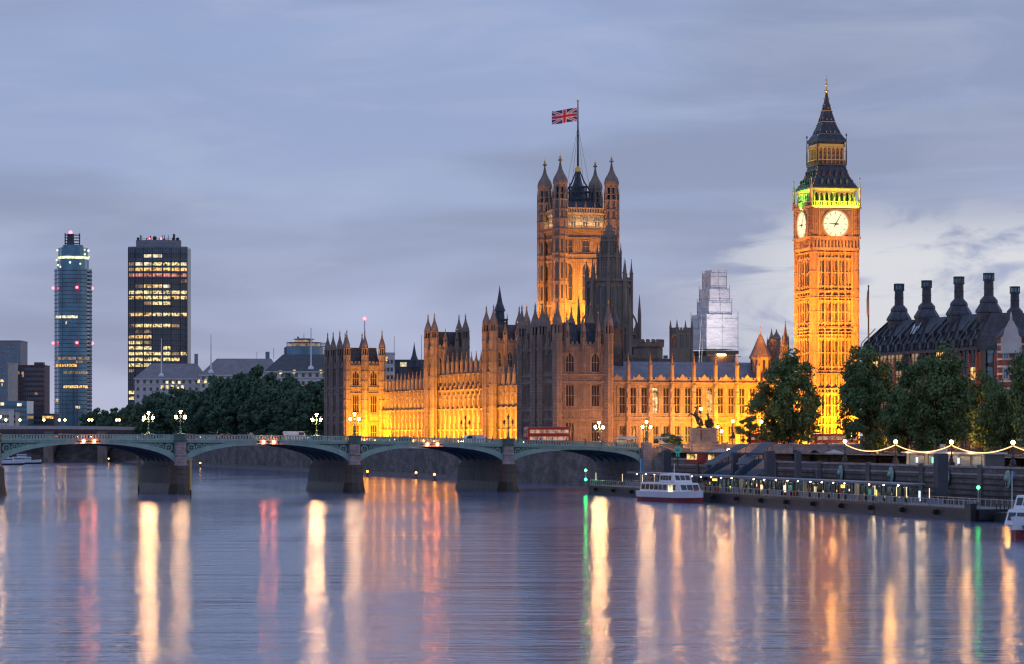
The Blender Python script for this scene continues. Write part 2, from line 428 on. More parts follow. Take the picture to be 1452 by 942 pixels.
# ================================================================== BRIDGE
BR = (-.94, 628.0); BRZ = math.atan2(.375, .927)
def brw(x, y, z=0):
    return (BR[0] + .927 * x - .375 * y, BR[1] + .375 * x + .927 * y, z)
def zpar(x): return 12.75 - 1.22e-4 * (x + 95) ** 2
DW = 26.0
piers = [0, -36.2, -75.3, -115.0, -153.5, -189.5]; ends = [33.4, -223.0]
def build_bridge():
    t = thing('road_bridge', 'wide green painted iron arch bridge on dark stone piers across the river', 'bridge', (BR[0], BR[1], 0), BRZ)
    allp = [ends[0]] + piers + [ends[1]]
    # deck
    n = 60; xs = [ends[0] + 6 - (ends[0] + 6 - ends[1]) * i / n for i in range(n + 1)][::-1]
    m = MB(); m.slab(xs, [zpar(x) - 2.0 for x in xs], [zpar(x) - 1.25 for x in xs], .25, DW - .25, 0)
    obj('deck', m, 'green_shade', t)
    m = MB(); m.slab(xs, [zpar(x) - 1.25 for x in xs], [zpar(x) - 1.2 for x in xs], 4.2, DW - 4.2, 0)
    obj('roadway', m, 'asphalt', t)
    m = MB()
    for ya, yb in ((.5, 4.2), (DW - 4.2, DW - .5)): m.slab(xs, [zpar(x) - 1.249 for x in xs], [zpar(x) - 1.08 for x in xs], ya, yb, 0)
    obj('footway', m, 'paving', t)
    par_src = None
    for i in range(len(allp) - 1):
        x1, x0 = allp[i] - 1.2, allp[i + 1] + 1.2
        c, hw = (x0 + x1) / 2, (x1 - x0) / 2 + .25
        zc = zpar(c) - 1.95; zs = 5.9
        N_ = 28; px = [c - hw * math.cos(PI * k / N_) for k in range(N_ + 1)]
        it = [zs + (zc - zs) * math.sin(PI * k / N_) for k in range(N_ + 1)]
        th = [.75 + .55 * abs(math.cos(PI * k / N_)) ** 2 for k in range(N_ + 1)]
        # arch rib: face between intrados and extrados, near and far side
        for side, (ya, yb) in enumerate(((-.12, .6), (DW - .6, DW + .12))):
            m = MB(); vs = []; fs = []
            for k in range(N_ + 1):
                a = PI * k / N_
                nx, nz = -math.cos(a) / hw, math.sin(a) / (zc - zs); l = math.hypot(nx, nz); nx /= l; nz /= l
                e = (px[k] + nx * th[k], it[k] + nz * th[k])
                e = (max(x0 - .2, min(x1 + .2, e[0])), e[1])
                vs += [(px[k], ya, it[k]), (e[0], ya, e[1]), (e[0], yb, e[1]), (px[k], yb, it[k])]
            for k in range(N_):
                a = 4 * k; b = a + 4
                fs += [(a, a + 1, b + 1, b), (a + 1, a + 2, b + 2, b + 1), (a + 2, a + 3, b + 3, b + 2), (a + 3, a, b, b + 3)]
            m.add(vs, fs)
            # moulding on the face
            obj('arch_rib', m, 'green_paint', t)
            # spandrel: plate + rings + frame
            yo = .32 if side == 0 else DW - .45
            K = 16
            for sgn in (-1, 1):
                m = MB()
                qx = [c + sgn * hw * (.42 + .58 * k / K) for k in range(K + 1)]
                if sgn < 0: qx = qx[::-1]
                def ex(x):
                    u = min(1, abs(x - c) / (hw + .9)); return zs + (zc + .85 - zs) * math.sqrt(max(0, 1 - u * u))
                lo = [min(ex(x), zpar(x) - 1.72) - .3 for x in qx]; hi = [zpar(x) - 1.7 for x in qx]
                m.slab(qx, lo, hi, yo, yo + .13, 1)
                yf = -.02 if side == 0 else DW - .3
                # frame strips
                xe = c + sgn * (hw - .28)
                m.box(min(xe, xe + sgn * .3), max(xe, xe + sgn * .3), yf, yf + .3, ex(xe) - .6, zpar(xe) - 1.7, 0)
                # pierced rings shrinking to the crown
                xr = c + sgn * (hw - .75)
                while True:
                    zt = zpar(xr) - 1.85; h = zt - ex(xr - sgn * 0)
                    if abs(xr - c) < hw * .5: break
                    h = zt - ex(xr - sgn * .2); r = min(.95, h / 2)
                    if r < .18: break
                    xcn = xr - sgn * r * .8
                    hh = zt - ex(xcn) ; r = min(r, max(.16, hh / 2))
                    m.ring((xcn, zt - r), r * .62, r * .92, yf + .03, yf + .22, 14, 0)
                    if hh > 2.6 * r: m.ring((xcn, zt - 2 * r - hh * .14), r * .3, r * .5, yf + .03, yf + .22, 12, 0)
                    m.box(xcn - r * .6, xcn + r * .6, yf + .06, yf + .16, zt - r - .05, zt - r + .05, 0)
                    m.box(xcn - .05, xcn + .05, yf + .06, yf + .16, zt - r * 1.6, zt - r * .4, 0)
                    xr -= sgn * r * 1.95
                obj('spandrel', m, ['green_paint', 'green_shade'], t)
        # soffit with inner ribs
        m = MB(); vs = []; fs = []
        for k in range(N_ + 1): vs += [(px[k], .6, it[k] + .5), (px[k], DW - .6, it[k] + .5)]
        for k in range(N_): fs.append((2 * k, 2 * k + 1, 2 * k + 3, 2 * k + 2))
        m.add(vs, fs)
        for j in range(1, 6):
            yy = .6 + (DW - 1.2) * j / 6
            m.slab(px, [v for v in it], [v + .49 for v in it], yy - .15, yy + .15, 0)
        obj('soffit', m, 'steel_blue', t)
        # cornice + parapet
        K = 14; qx = [x0 + (x1 - x0) * k / K for k in range(K + 1)]
        for side, (ya, yb) in enumerate(((-.22, .45), (DW - .45, DW + .22))):
            m = MB()
            m.slab(qx, [zpar(x) - 1.72 for x in qx], [zpar(x) - 1.30 for x in qx], ya, yb, 0)
            m.slab(qx, [zpar(x) - 1.30 for x in qx], [zpar(x) - 1.16 for x in qx], ya - .14, yb, 0)
            obj('cornice', m, 'green_paint', t)
            m = MB(); y0 = ya + .08; y1 = y0 + .26
            m.slab(qx, [zpar(x) - .16 for x in qx], [zpar(x) for x in qx], y0 - .04, y1 + .04, 0)
            m.slab(qx, [zpar(x) - 1.16 for x in qx], [zpar(x) - .92 for x in qx], y0, y1, 0)
            nb = int((x1 - x0) / .62)
            for k in range(nb):
                x = x0 + (x1 - x0) * (k + .5) / nb; z = zpar(x)
                m.box(x - .15, x + .15, y0 + .05, y1 - .05, z - .92, z - .16, 0)
            obj('parapet', m, 'green_paint', t)
        if i in (1, 2, 3, 4):
            m = MB()
            m.box(c - 2.5, c + 2.5, -.34, -.23, zpar(c) - 1.6, zpar(c) - 1.35, 1)
            for dx in (-1.15, 1.15): m.ball((c + dx, -.55, zpar(c) - 1.48), .27, 8, 5, 0)
            obj('navigation_light', m, ['nav_red', 'iron_black'], t)
    # piers
    for j, x in enumerate(piers):
        m = MB()
        def hull(hw, nose, tail): return [(x - hw, 0), (x - hw * .55, -nose * .8), (x, -nose), (x + hw * .55, -nose * .8), (x + hw, 0), (x + hw, DW), (x + hw * .5, DW + tail), (x - hw * .5, DW + tail), (x - hw, DW)]
        def ringp(z, hw, no): return z, hull(hw, no, no)
        prof = [ringp(-2, 2.9, 4.4), ringp(.6, 2.55, 3.6), ringp(2.2, 2.2, 2.9), ringp(5.3, 1.95, 2.4)]
        for qi, ((za, pa), (zb, pb)) in enumerate(zip(prof[:-1], prof[1:])): m.prism(pa, za, zb, 1 if qi < 2 else 0, pb)
        for zc_ in (3.2, 4.3): m.prism(hull(2.14 - (zc_ - 3.2) * .06, 2.75, 2.75), zc_, zc_ + .07, 1)
        m.prism(hull(2.1, 2.6, 2.6), 5.3, 5.75, 0); m.prism(hull(1.7, 2.0, 2.0), 5.75, 6.1, 0)
        p = obj('pier', m, ['wet_stone', 'algae_stone'], t)
        m = MB(); m.box(x - 1.25, x + 1.25, .55, DW - .55, 6.1, zpar(x) - 2.0); obj('pier_core', m, 'wet_stone', p)
        for ys in (-.35, DW + .35):
            m = MB(); zt = zpar(x)
            m.lathe(x, ys, [(6.1, 1.45), (6.6, 1.3), (8.1, 1.25), (8.2, 1.42), (8.5, 1.42), (8.6, 1.22), (zt - 1.5, 1.22)], 8, None, 0)
            m.lathe(x, ys, [(zt - 1.5, 1.45), (zt - 1.15, 1.5), (zt - 1.1, 1.3), (zt - .15, 1.3), (zt - .1, 1.5), (zt + .12, 1.5), (zt + .2, 1.2)], 8, None, 1)
            obj('pillar', m, ['granite', 'green_shade'], p)
    # abutments
    for x, s in ((ends[0], 1), (ends[1], -1)):
        m = MB(); m.box(min(x - s * .9, x + s * 9), max(x - s * .9, x + s * 9), -.3, DW + .3, -1, zpar(x) - 2.02)
        m.box(min(x - s * .6, x + s * 1.6), max(x - s * .6, x + s * 1.6), -1.0, .3, -1, zpar(x) + .1)
        m.box(min(x - s * .6, x + s * 1.6), max(x - s * .6, x + s * 1.6), DW - .3, DW + 1, -1, zpar(x) + .1)
        obj('abutment', m, 'granite', t)
    return t
bridge = build_bridge()
# parapet past the abutment + stairs down to the promenade
def stairs():
    x0, y0 = brw(35.2, -.2)[:2]
    t = thing('river_stairs', 'stone stair flank sloping down from the bridge end to the promenade', 'stairs', (x0, y0, 0), BRZ - R(14))
    m = MB(); L_ = 9.5
    xs = [0, 2.2, 2.4, L_, L_ + .2, L_ + 2.5]; top = [10.4, 10.3, 10.25, 7.55, 7.5, 7.5]
    m.slab(xs, [-1] * 6, [a - .9 for a in top], 0, .7, 0); obj('flank_wall', m, 'granite', t)
    m = MB(); m.slab(xs, [a - .2 for a in top], top, -.06, .5, 0)
    for k in range(36):
        x = .2 + k * .33; z = 10.25 if x < 2.3 else max(7.5, 10.25 - (x - 2.3) * .38); m.lathe(x, .22, [(z - .92, .09), (z - .6, .13), (z - .2, .08)], 6)
    obj('balustrade', m, 'granite', t)
    m = MB()
    for k in range(16): m.box(2.4 + k * .45, 2.4 + (k + 1) * .45, .8, 4.5, 6, 9.4 - k * .18)
    obj('step_flight', m, 'granite', t)
stairs()
# retaining wall of the upper street, with two arches
def retaining():
    p0 = (39.5, 645); p1 = (78, 603)
    a = Vector(p0); b = Vector(p1); L_ = (b - a).length; rz = math.atan2(b.y - a.y, b.x - a.x)
    t = thing('street_wall', 'grey stone retaining wall with two small arches below the street trees', 'wall', (a.x, a.y, 0), rz)
    m = MB(); zt = 10.6; ar = [(34.2, 1.5), (39.6, 1.5)]
    segs = [0] + [v for c, r in ar for v in (c - r, c + r)] + [L_]
    for i in range(0, len(segs), 2): m.box(segs[i], segs[i + 1], 0, .8, 5, zt - .35)
    for c, r in ar:
        K = 10; xs = [c - r + 2 * r * k / K for k in range(K + 1)]
        m.slab(xs, [8.0 + math.sqrt(max(0, r * r - (x - c) ** 2)) * .85 for x in xs], [zt - .35] * (K + 1), 0, .8)
    m.box(0, L_, 1.4, 1.6, 5, zt - .5)
    obj('wall_face', m, 'granite', t)
    m = MB(); m.box(-.1, L_ + .1, -.12, .92, zt - .35, zt); obj('coping', m, 'granite', t)
    x = 2
    while x < L_:
        m = MB(); m.box(x - .5, x + .5, -.25, -.003, 5, zt - .36); m.box(x - .55, x + .55, -.3, 1, zt + .001, zt + .3); obj('pilaster', m, 'granite', t); x += 10.3
    return t
retaining()
river_wall('back_wall', 'low dark wall at the back of the promenade under the roadside trees', (78.6, 602.4), emb(420, 14)[:2], 9.0, .6)

def lion_plates():
    for k, tau in enumerate((-118.3, -93.5, -68.7, -43.9, -19.1)):
        p = emb(tau, -.4, 5.4); t = thing('mooring_plate', ['leftmost green bronze mooring plate on the river wall left of the kiosk', 'green bronze mooring plate on the river wall under the kiosk lamp', 'green bronze mooring plate just right of the broad square pile', 'green bronze mooring plate under the lamp nearest the right edge', 'green bronze mooring plate on the wall beyond the right edge'][k], 'mooring plate', p, math.atan2(ED[1], ED[0]), 'bronze mooring plates')
        m = MB(); m.T = Matrix.Rotation(PI / 2, 4, 'X'); m.lathe(0, 0, [(0, 1.15), (.15, 1.15), (.25, .9)], 20, 0, 0, 1, 1.3); m.T = Matrix(); m.ball((0, -.3, .1), .5, 8, 6); obj('plate', m, 'green_paint', t)
        m = MB(); m.ring((0, -.7), .32, .45, -.5, -.38, 16); obj('mooring_ring', m, 'iron_black', t)
lion_plates()
# ================================================================== PALACE
WINC = {}
def window_mesh(w, h, lights=2, pointed=True, lit=None, transoms=1):
    key = (round(w, 2), round(h, 2), lights, pointed, lit, transoms)
    if key in WINC: return WINC[key]
    m = MB(); fr = .13
    m.quad((-w / 2, .42, 0), (w / 2, .42, 0), (w / 2, .42, h), (-w / 2, .42, h), 1)
    m.box(-w / 2, -w / 2 + fr, .1, .419, 0, h, 0); m.box(w / 2 - fr, w / 2, .1, .419, 0, h, 0)
    for k in range(1, lights): x = -w / 2 + w * k / lights; m.box(x - .07, x + .07, .16, .417, 0, h - .02, 0)
    for k in range(1, transoms + 1): z = h * k / (transoms + 1); m.box(-w / 2 + fr, w / 2 - fr, .18, .415, z - .09, z + .09, 0)
    if pointed:
        K = 8; hh = min(w * .75, h * .3); xs = [-w / 2 + w * k / K for k in range(K + 1)]
        def arc(x): u = abs(x) / (w / 2); return h - hh * (u ** 1.7)
        m.slab(xs, [arc(x) - .001 for x in xs], [h] * (K + 1), .05, .40, 0)
    m.box(-w / 2 - .12, w / 2 + .12, -.12, .1, -.18, 0, 0); m.box(-w / 2 - .1, w / 2 + .1, -.12, .05, h, h + .16, 0)
    me = m.mesh('window', ['stone', lit or 'glass_dark'] if lit != 'iron' else ['iron_roof', 'glass_dark']); WINC[key] = me; return me
def pinnacle(m, x, y, r, z0, z1, cap, mi=0, n=8):
    m.lathe(x, y, [(z0, r), (z1, r)], n, None, mi)
    m.lathe(x, y, [(z1, r * 1.25), (z1 + r * .5, r * 1.2), (z1 + r * .6, r * .85), (z1 + cap * .5, r * .4), (z1 + cap * .93, .06), (z1 + cap * .95, .2), (z1 + cap, .03)], n, None, mi)
def turret_mesh(r, z0, z1, cap, name='turret', capm=3, bands=3.2):
    m = MB()
    m.lathe(0, 0, [(z0, r), (z1, r)], 8)
    z = z0 + bands
    while z < z1 - .6: m.lathe(0, 0, [(z, r * 1.16), (z + .4, r * 1.16)], 8); z += bands
    for k in range(8):      # corner shafts and dark slots
        a = PI / 8 + k * PI / 4; m.lathe(r * math.cos(a), r * math.sin(a), [(z0, .13), (z1 + r * .9, .11), (z1 + r * 1.7, .02)], 4, 0, 0)
    zl = z1; hl = cap * .26
    m.lathe(0, 0, [(zl, r * 1.18), (zl + .3, r * 1.18)], 8)
    m.lathe(0, 0, [(zl + .3, r * .62), (zl + hl, r * .62)], 8, None, 1)
    for k in range(8):
        a = PI / 8 + k * PI / 4; m.lathe(r * .84 * math.cos(a), r * .84 * math.sin(a), [(zl + .3, r * .17), (zl + hl, r * .17)], 4, 0, 0)
    q = zl + hl; c = cap - hl
    m.lathe(0, 0, [(q, r * 1.12), (q + .25, r * 1.15), (q + .3, r * .98), (q + c * .18, r * .96), (q + c * .38, r * .62), (q + c * .55, r * .32), (q + c * .74, r * .16), (q + c * .8, r * .12), (q + c * .82, r * .27), (q + c * .86, r * .1)], 8, None, capm)
    m.lathe(0, 0, [(q + c * .86, .12), (q + c * .9, .22), (q + c * .93, .07), (q + c, .03)], 6, None, 2)
    return m.mesh(name, ['stone', 'glass_dark', 'gilt', 'stone_grime_shade'])
def wall_with_windows(name, parent, loc, rz, L_, nb, zb, zt, rows, wpb=1, ww=1.8, mt='stone', lit={}, depth=.8, pointed=(True,), lights=2,
                      strings=(), ribs=.75, wname='window', merlon=True, gables=False, stuff=False, backd=1.6, parts=True):
    """wall in its own frame: x along, y inwards, z up. rows: (z0, z1)"""
    m = MB(); bw = L_ / nb; cols = [(b + (j + .5) / wpb) * bw for b in range(nb) for j in range(wpb)]
    e = 0
    for c in cols:
        m.box(e, c - ww / 2, 0, depth, zb, zt); e = c + ww / 2
        z = zb
        for r0, r1 in rows: m.box(c - ww / 2, c + ww / 2, 0, depth, z, r0); z = r1
        m.box(c - ww / 2, c + ww / 2, 0, depth, z, zt)
    m.box(e, L_, 0, depth, zb, zt); m.box(.02, L_ - .02, depth + .01, backd, zb, zt - .05)
    # carved ribs on the piers and between the floors
    if ribs:
        x = .3
        while x < L_:
            if min(abs(x - c) for c in cols) > ww / 2 + .12: m.box(x - .07, x + .07, -.16, -.002, zb, zt - .4)
            xm = x + ribs / 2
            if min(abs(xm - c) for c in cols) > ww / 2 + .3 and xm < L_ - .3:
                edges = [zb] + sorted(strings) + [zt]; 
                for za, zc in zip(edges[:-1], edges[1:]):
                    nn = max(1, round((zc - za) / 2.4)); hh = (zc - za) / nn
                    for k in range(nn): m.box(xm - ribs * .24, xm + ribs * .24, -.02, -.0021, za + hh * k + .45, za + hh * (k + 1) - .35, 1)  # raised dark strips paint the shade of sunk panels between ribs
            m.m = 0
            x += ribs
        for c in cols:
            z = zb; spans = []
            for r0, r1 in rows: spans.append((z, r0)); z = r1
            spans.append((z, zt - .4))
            for za, zc in spans:
                if zc - za > 1.2:
                    nn = 3
                    for k in range(nn):
                        xx = c - ww / 2 + ww * (k + .5) / nn; m.box(xx - .16, xx + .16, -.13, -.002, za + .45, zc - .45)
    for zs in strings:
        m.box(-.05, L_ + .05, -.42, -.001, zs - .2, zs + .2); m.box(-.05, L_ + .05, -.2, -.0015, zs - .55, zs - .24, 1)  # second box: dark band paints shade beneath the string course
        m.m = 0
        if ribs:
            x = .3
            while x < L_ - .4: m.box(x, x + .34, -.2, -.0017, zs + .3, zs + .75); x += .7
    m.m = 0; m.box(-.1, L_ + .1, -.5, -.0005, zt - .38, zt); m.box(-.1, L_ + .1, -.3, -.0007, zt - .8, zt - .42, 1); m.m = 0; m.box(0, L_, -.1, .35, zt, zt + .75)  # dark box below the cornice is painted shade as well
    if merlon:
        x = .2
        while x < L_ - .4: m.box(x, x + .62, -.1, .35, zt + .75, zt + 1.35); x += 1.24
    if gables:
        for b in range(nb):
            c = (b + .5) * bw; xs = [c - 1.2, c - .7, c - .35, c, c + .35, c + .7, c + 1.2]
            m.slab(xs, [zt + .5] * 7, [zt + .9, zt + 1.3, zt + 1.7, zt + 2.2, zt + 1.7, zt + 1.3, zt + .9], -.16, .3, 0)
    o = obj(name, m, [mt, 'stone_grime_shade'], parent, loc, rz)
    if stuff:
        wm = MB()
        for ri, (r0, r1) in enumerate(rows):
            for ci, c in enumerate(cols):
                wm.T = TR(c, 0, r0); w, h = ww, r1 - r0
                wm.quad((-w / 2, .42, 0), (w / 2, .42, 0), (w / 2, .42, h), (-w / 2, .42, h), 1)
                wm.box(-.07, .07, .16, .41, 0, h, 0); wm.box(-w / 2, w / 2, .18, .415, h * .5 - .09, h * .5 + .09, 0)
        wo = obj(wname, wm, ['stone', 'glass_dark'], o); wo['kind'] = 'stuff'
    else:
        for ri, (r0, r1) in enumerate(rows):
            pt = pointed[ri % len(pointed)]
            for ci, c in enumerate(cols):
                me = window_mesh(ww, r1 - r0, lights, pt, lit.get((ri, ci)), 1 if r1 - r0 < 6 else 2)
                obj(wname, me, None, o, (c, 0, r0))
    return o
def buttress_mesh(w, d, z0, zt, ztop):
    m = MB(); h = zt - z0
    m.box(-w / 2, w / 2, -d, -.003, z0, z0 + h * .34); m.box(-w / 2 * .92, w / 2 * .92, -d * .84, -.003, z0 + h * .34, z0 + h * .68)
    m.box(-w / 2 * .84, w / 2 * .84, -d * .7, -.003, z0 + h * .68, zt + .2)
    for z in (z0 + h * .34, z0 + h * .68, zt): m.box(-w / 2 - .06, w / 2 + .06, -d - .06, -.003, z - .22, z + .06)
    for z in [z0 + h * q for q in (.1, .22, .45, .57, .78, .9)]: m.box(-w * .28, w * .28, -d - .09, -d * .6, z, z + h * .07)
    pinnacle(m, 0, -d * .35, w * .42, zt + .2, zt + (ztop - zt) * .55, (ztop - zt) * .45)
    return m.mesh('buttress', 'stone')
GZ = 8.0
palace = thing('gothic_palace', 'long honey stone Gothic palace with pinnacles and floodlit walls beside the river', 'palace', (PAL[0], PAL[1], 0), math.atan2(PV[1], PV[0]))
def pavilion(x0, x1, y0, y1, name, nN, nE, zc, rows, turrets, big, cap, roofs, litN={}, litE={}):
    """x0..x1 = inland extent, y0..y1 = along the river"""
    m = MB(); m.box(x0 + 1.2, x1 - 1.2, y0 + 1.2, y1 - 1.2, GZ - 1, zc - .3)
    p = obj(name, m, 'stone', palace)
    st = [rows[0][0] - .9, rows[0][1] + .9, rows[1][0] - .9, rows[1][1] + .9, rows[2][0] - .8]
    n_ = wall_with_windows('tower_wall', p, (x0, y0, 0), 0, x1 - x0, nN, GZ, zc, rows, 1, 2.3, strings=st, pointed=(False, False, True), lights=3, lit=litN, depth=.7, backd=1.3, ribs=.62)
    e_ = wall_with_windows('tower_wall', p, (x0, y1, 0), -PI / 2, y1 - y0, nE, GZ, zc, rows, 1, 2.3, strings=st, pointed=(False, False, True), lights=3, lit=litE, depth=.7, backd=1.3, ribs=.62)
    # windows were linked under the wall (part of part); lift them to the pavilion level to stay within thing > part > sub-part
    for wl in (n_, e_):
        for ch in list(wl.children):
            ch.matrix_basis = wl.matrix_basis @ Matrix.Translation(ch.location); ch.parent = p
        wl.parent = p
    for (ax, ay, rz, LL) in ((x1, y0, PI / 2, y1 - y0), (x1, y1, PI, x1 - x0)):
        m = MB(); m.box(0, LL, 0, .7, GZ, zc); m.box(0, LL, -.1, .35, zc, zc + 1)
        obj('tower_wall', m, 'stone', p, (ax, ay, 0), rz)
    tm = turret_mesh(big, GZ, zc + 3.2, cap); ts = turret_mesh(big * .52, zc - 1.2, zc + 2.2, cap * .78, bands=1.6)
    for (x, y, b) in turrets: obj('turret', tm if b else ts, None, p, (x, y, 0 if b else .0))
    for (a, b, c, d, h) in roofs:
        m = MB(); i = .13
        m.prism([(a, c), (b, c), (b, d), (a, d)], zc - .2, zc + h, 0, [(a + (b - a) * i, c + (d - c) * i), (b - (b - a) * i, c + (d - c) * i), (b - (b - a) * i, d - (d - c) * i), (a + (b - a) * i, d - (d - c) * i)])
        m.box(a + (b - a) * i, b - (b - a) * i, c + (d - c) * i, c + (d - c) * i + .1, zc + h, zc + h + .8)
        obj('roof', m, 'iron_roof', p)
    return p
ROWS = [(11.0, 15.8), (20.2, 25.6), (29.2, 34.0)]
# north pavilion
pavilion(0, 14.2, 0, 29.5, 'pavilion', 2, 5, 35.7, ROWS,
         [(0, 0, 1), (14.2, 0, 1), (0, 29.5, 1), (14.2, 29.5, 1), (2.6, -.2, 0), (7.1, -.2, 0), (11.3, -.2, 0), (-.2, 6, 0), (-.2, 11.5, 1), (-.2, 17.5, 1), (-.2, 23.5, 0), (14.2, 14, 1), (7, 29.5, 1)],
         1.25, 9.3, [(1.0, 6.7, 1.2, 13, 5.6), (7.6, 13.4, 1.2, 13, 5.6), (1.2, 13, 15, 28, 5.6)], litN={(1, 1): None})
# south pavilion
pavilion(0, 12.4, 217, 243, 'pavilion', 2, 4, 35.9, ROWS,
         [(0, 217, 1), (6.2, 216.9, 1), (12.2, 217, 1), (0, 243, 1), (6.2, 243, 1), (12.2, 243, 1), (-.1, 226, 1), (-.1, 235, 1)],
         1.15, 9.0, [(1.0, 5.8, 218, 229, 5.2), (6.6, 11.6, 218, 229, 5.2), (1.0, 11.6, 230, 242, 5.2)])
# river facades (recessed behind the terrace)
TF = 13.0
BM1 = buttress_mesh(1.25, 1.5, GZ, 26.9, 33.0); BM2 = buttress_mesh(1.25, 1.5, GZ, 31.2, 37.8); BM3 = buttress_mesh(1.3, .9, GZ, 26.6, 34.4)
def river_facade(s0, s1, nb, zt, rows, bm, strings):
    o = wall_with_windows('facade_wall', palace, (TF, s1, 0), -PI / 2, s1 - s0, nb, GZ, zt, rows, 1, 2.1, strings=strings, stuff=True, gables=True, merlon=False, backd=9, ribs=.7)
    for k in range(nb + 1): obj('buttress', bm, None, o, ((s1 - s0) * k / nb, 0, 0))
    m = MB()
    for z in strings: m.box(.1, s1 - s0 - .1, -1.15, -.43, z - .2, z + .2); m.box(.1, s1 - s0 - .1, -1.3, -.43, z + .2, z + .32)
    obj('ledge', m, 'stone', o)
    return o
R3 = [(10, 12.6), (15.0, 19.4), (21.2, 25.2)]
river_facade(29.5, 89.5, 12, 26.9, R3, BM1, (14, 20.3))
river_facade(96.5, 150.7, 11, 31.2, R3 + [(26.8, 30)], BM2, (14, 20.3, 26.2))
river_facade(157.8, 217, 13, 26.9, R3, BM1, (14, 20.3))
for (s0, s1, dx) in ((89.5, 96.5, 0), (150.7, 157.8, 0)):
    x0, x1 = TF - 2.0, TF + 8.2; zc = 39.6
    m = MB(); m.box(x0 + .8, x1 - .8, s0 + .8, s1 - .8, GZ, zc)
    p = obj('tower', m, 'stone', palace)
    for (lx, ly, rz, LL, nb) in ((x0, s0, 0, x1 - x0, 3), (x0, s1, -PI / 2, s1 - s0, 2)):
        wl = wall_with_windows('tower_wall', p, (lx, ly, 0), rz, LL, nb, GZ, zc, [(12, 16), (21, 25), (32.6, 37)], 1, 1.5, strings=(19, 26.5, 31), ribs=.6, depth=.5, backd=.85)
        for ch in list(wl.children):
            ch.matrix_basis = wl.matrix_basis @ Matrix.Translation(ch.location); ch.parent = p
    for (ax, ay, rz, LL) in ((x1, s0, PI / 2, s1 - s0), (x1, s1, PI, x1 - x0)):
        m = MB(); m.box(0, LL, 0, .6, GZ, zc + 1); obj('tower_wall', m, 'stone', p, (ax, ay, 0), rz)
    tm = turret_mesh(1.2, GZ, zc + 3.2, 8.2); ts = turret_mesh(.62, zc - 4, zc + 2, 4.5)
    for x in (x0, x1):
        for y in (s0, s1): obj('turret', tm, None, p, (x, y, 0))
    for x in (x0 + 3.6, x0 + 7.4): obj('turret', ts, None, p, (x, s0, 0))
    m = MB(); m.prism([(x0 + 1, s0 + 1), (x1 - 1, s0 + 1), (x1 - 1, s1 - 1), (x0 + 1, s1 - 1)], zc, zc + 5.4, 0, [(x0 + 1.5, s0 + 1.6), (x1 - 1.5, s0 + 1.6), (x1 - 1.5, s1 - 1.6), (x0 + 1.5, s1 - 1.6)])
    obj('roof', m, 'iron_roof', p)
# north wing along the street
NL = 62.0; nbN = 10
litN = {(1, 4): 'win_yellow', (1, 7): None, (0, 9): None}
nw = wall_with_windows('facade_wall', palace, (14.2, 2.0, 0), 0, NL, nbN, GZ, 26.6, [(10.2, 14.9), (18.4, 25.0)], 2, 1.75, strings=(16.0, 17.2), ribs=.7, lights=2,
                       pointed=(False, False), lit={(1, 4): 'win_yellow', (1, 9): 'win_amber'}, gables=True, merlon=True)
for k in range(nbN + 1): obj('buttress', BM3, None, nw, (NL * k / nbN, 0, 0))
m = MB(); x0, x1 = 14.2, 14.2 + NL
m.slab([x0, x1], [26.4, 26.4], [26.5, 26.5], 3.0, 16)
m.add([(x0, 3.2, 26.5), (x1, 3.2, 26.5), (x1, 9.5, 32.2), (x0, 9.5, 32.2), (x1, 16, 26.5), (x0, 16, 26.5)], [(0, 1, 2, 3), (3, 2, 4, 5), (0, 3, 5), (1, 4, 2)])
obj('roof', m, 'lead_roof', palace)
m = MB(); m.box(x0 + .5, x1 - .5, 2.9, 16, GZ, 26.3); m.box(12.4, 60, 30, 215, GZ, 25); obj('inner_block', m, 'stone_grime_shade', palace)
m = MB()
for (s0, s1, z) in ((30, 89.5, 26.6), (96.5, 150.7, 31), (157.8, 217, 26.6)):
    m.add([(TF + 2.5, s0, z), (TF + 2.5, s1, z), (TF + 9, s1, z + 4.6), (TF + 9, s0, z + 4.6), (TF + 16, s1, z), (TF + 16, s0, z)], [(0, 3, 2, 1), (3, 5, 4, 2), (0, 5, 3), (1, 2, 4)])
obj('roof', m, 'iron_roof', palace)
# louvred iron ventilators and stair turrets standing up from the roofs
def ventilator(t, s, z0, w, h1, h2):
    m = MB()
    m.sq(t, s, [(z0, w), (z0 + h1, w * .92)]);
    for k in range(4):
        a = PI / 4 + k * PI / 2; m.lathe(t + w * 1.35 * math.cos(a), s + w * 1.35 * math.sin(a), [(z0, .22), (z0 + h1, .2), (z0 + h1 + 2, .03)], 6)
    m.sq(t, s, [(z0 + h1, w * 1.1), (z0 + h1 + .3, w * 1.1)]); m.lathe(t, s, [(z0 + h1 + .3, w * .8), (z0 + h1 + h2 * .25, w * .72)], 8)
    m.lathe(t, s, [(z0 + h1 + h2 * .25, w * .95), (z0 + h1 + h2 * .5, w * .45), (z0 + h1 + h2 * .85, w * .12), (z0 + h1 + h2, .04)], 8)
    obj('ventilator', m, 'iron_roof', palace)
ventilator(22, 118, 30, 1.9, 17.5, 10.5)       # x~709
ventilator(19.4, 10, 28, 1.9, 12.5, 7.2)       # dark louvre in front of the octagon tower, x~868
ventilator(20, 205, 25, 1.6, 10, 8.5)      # x~587
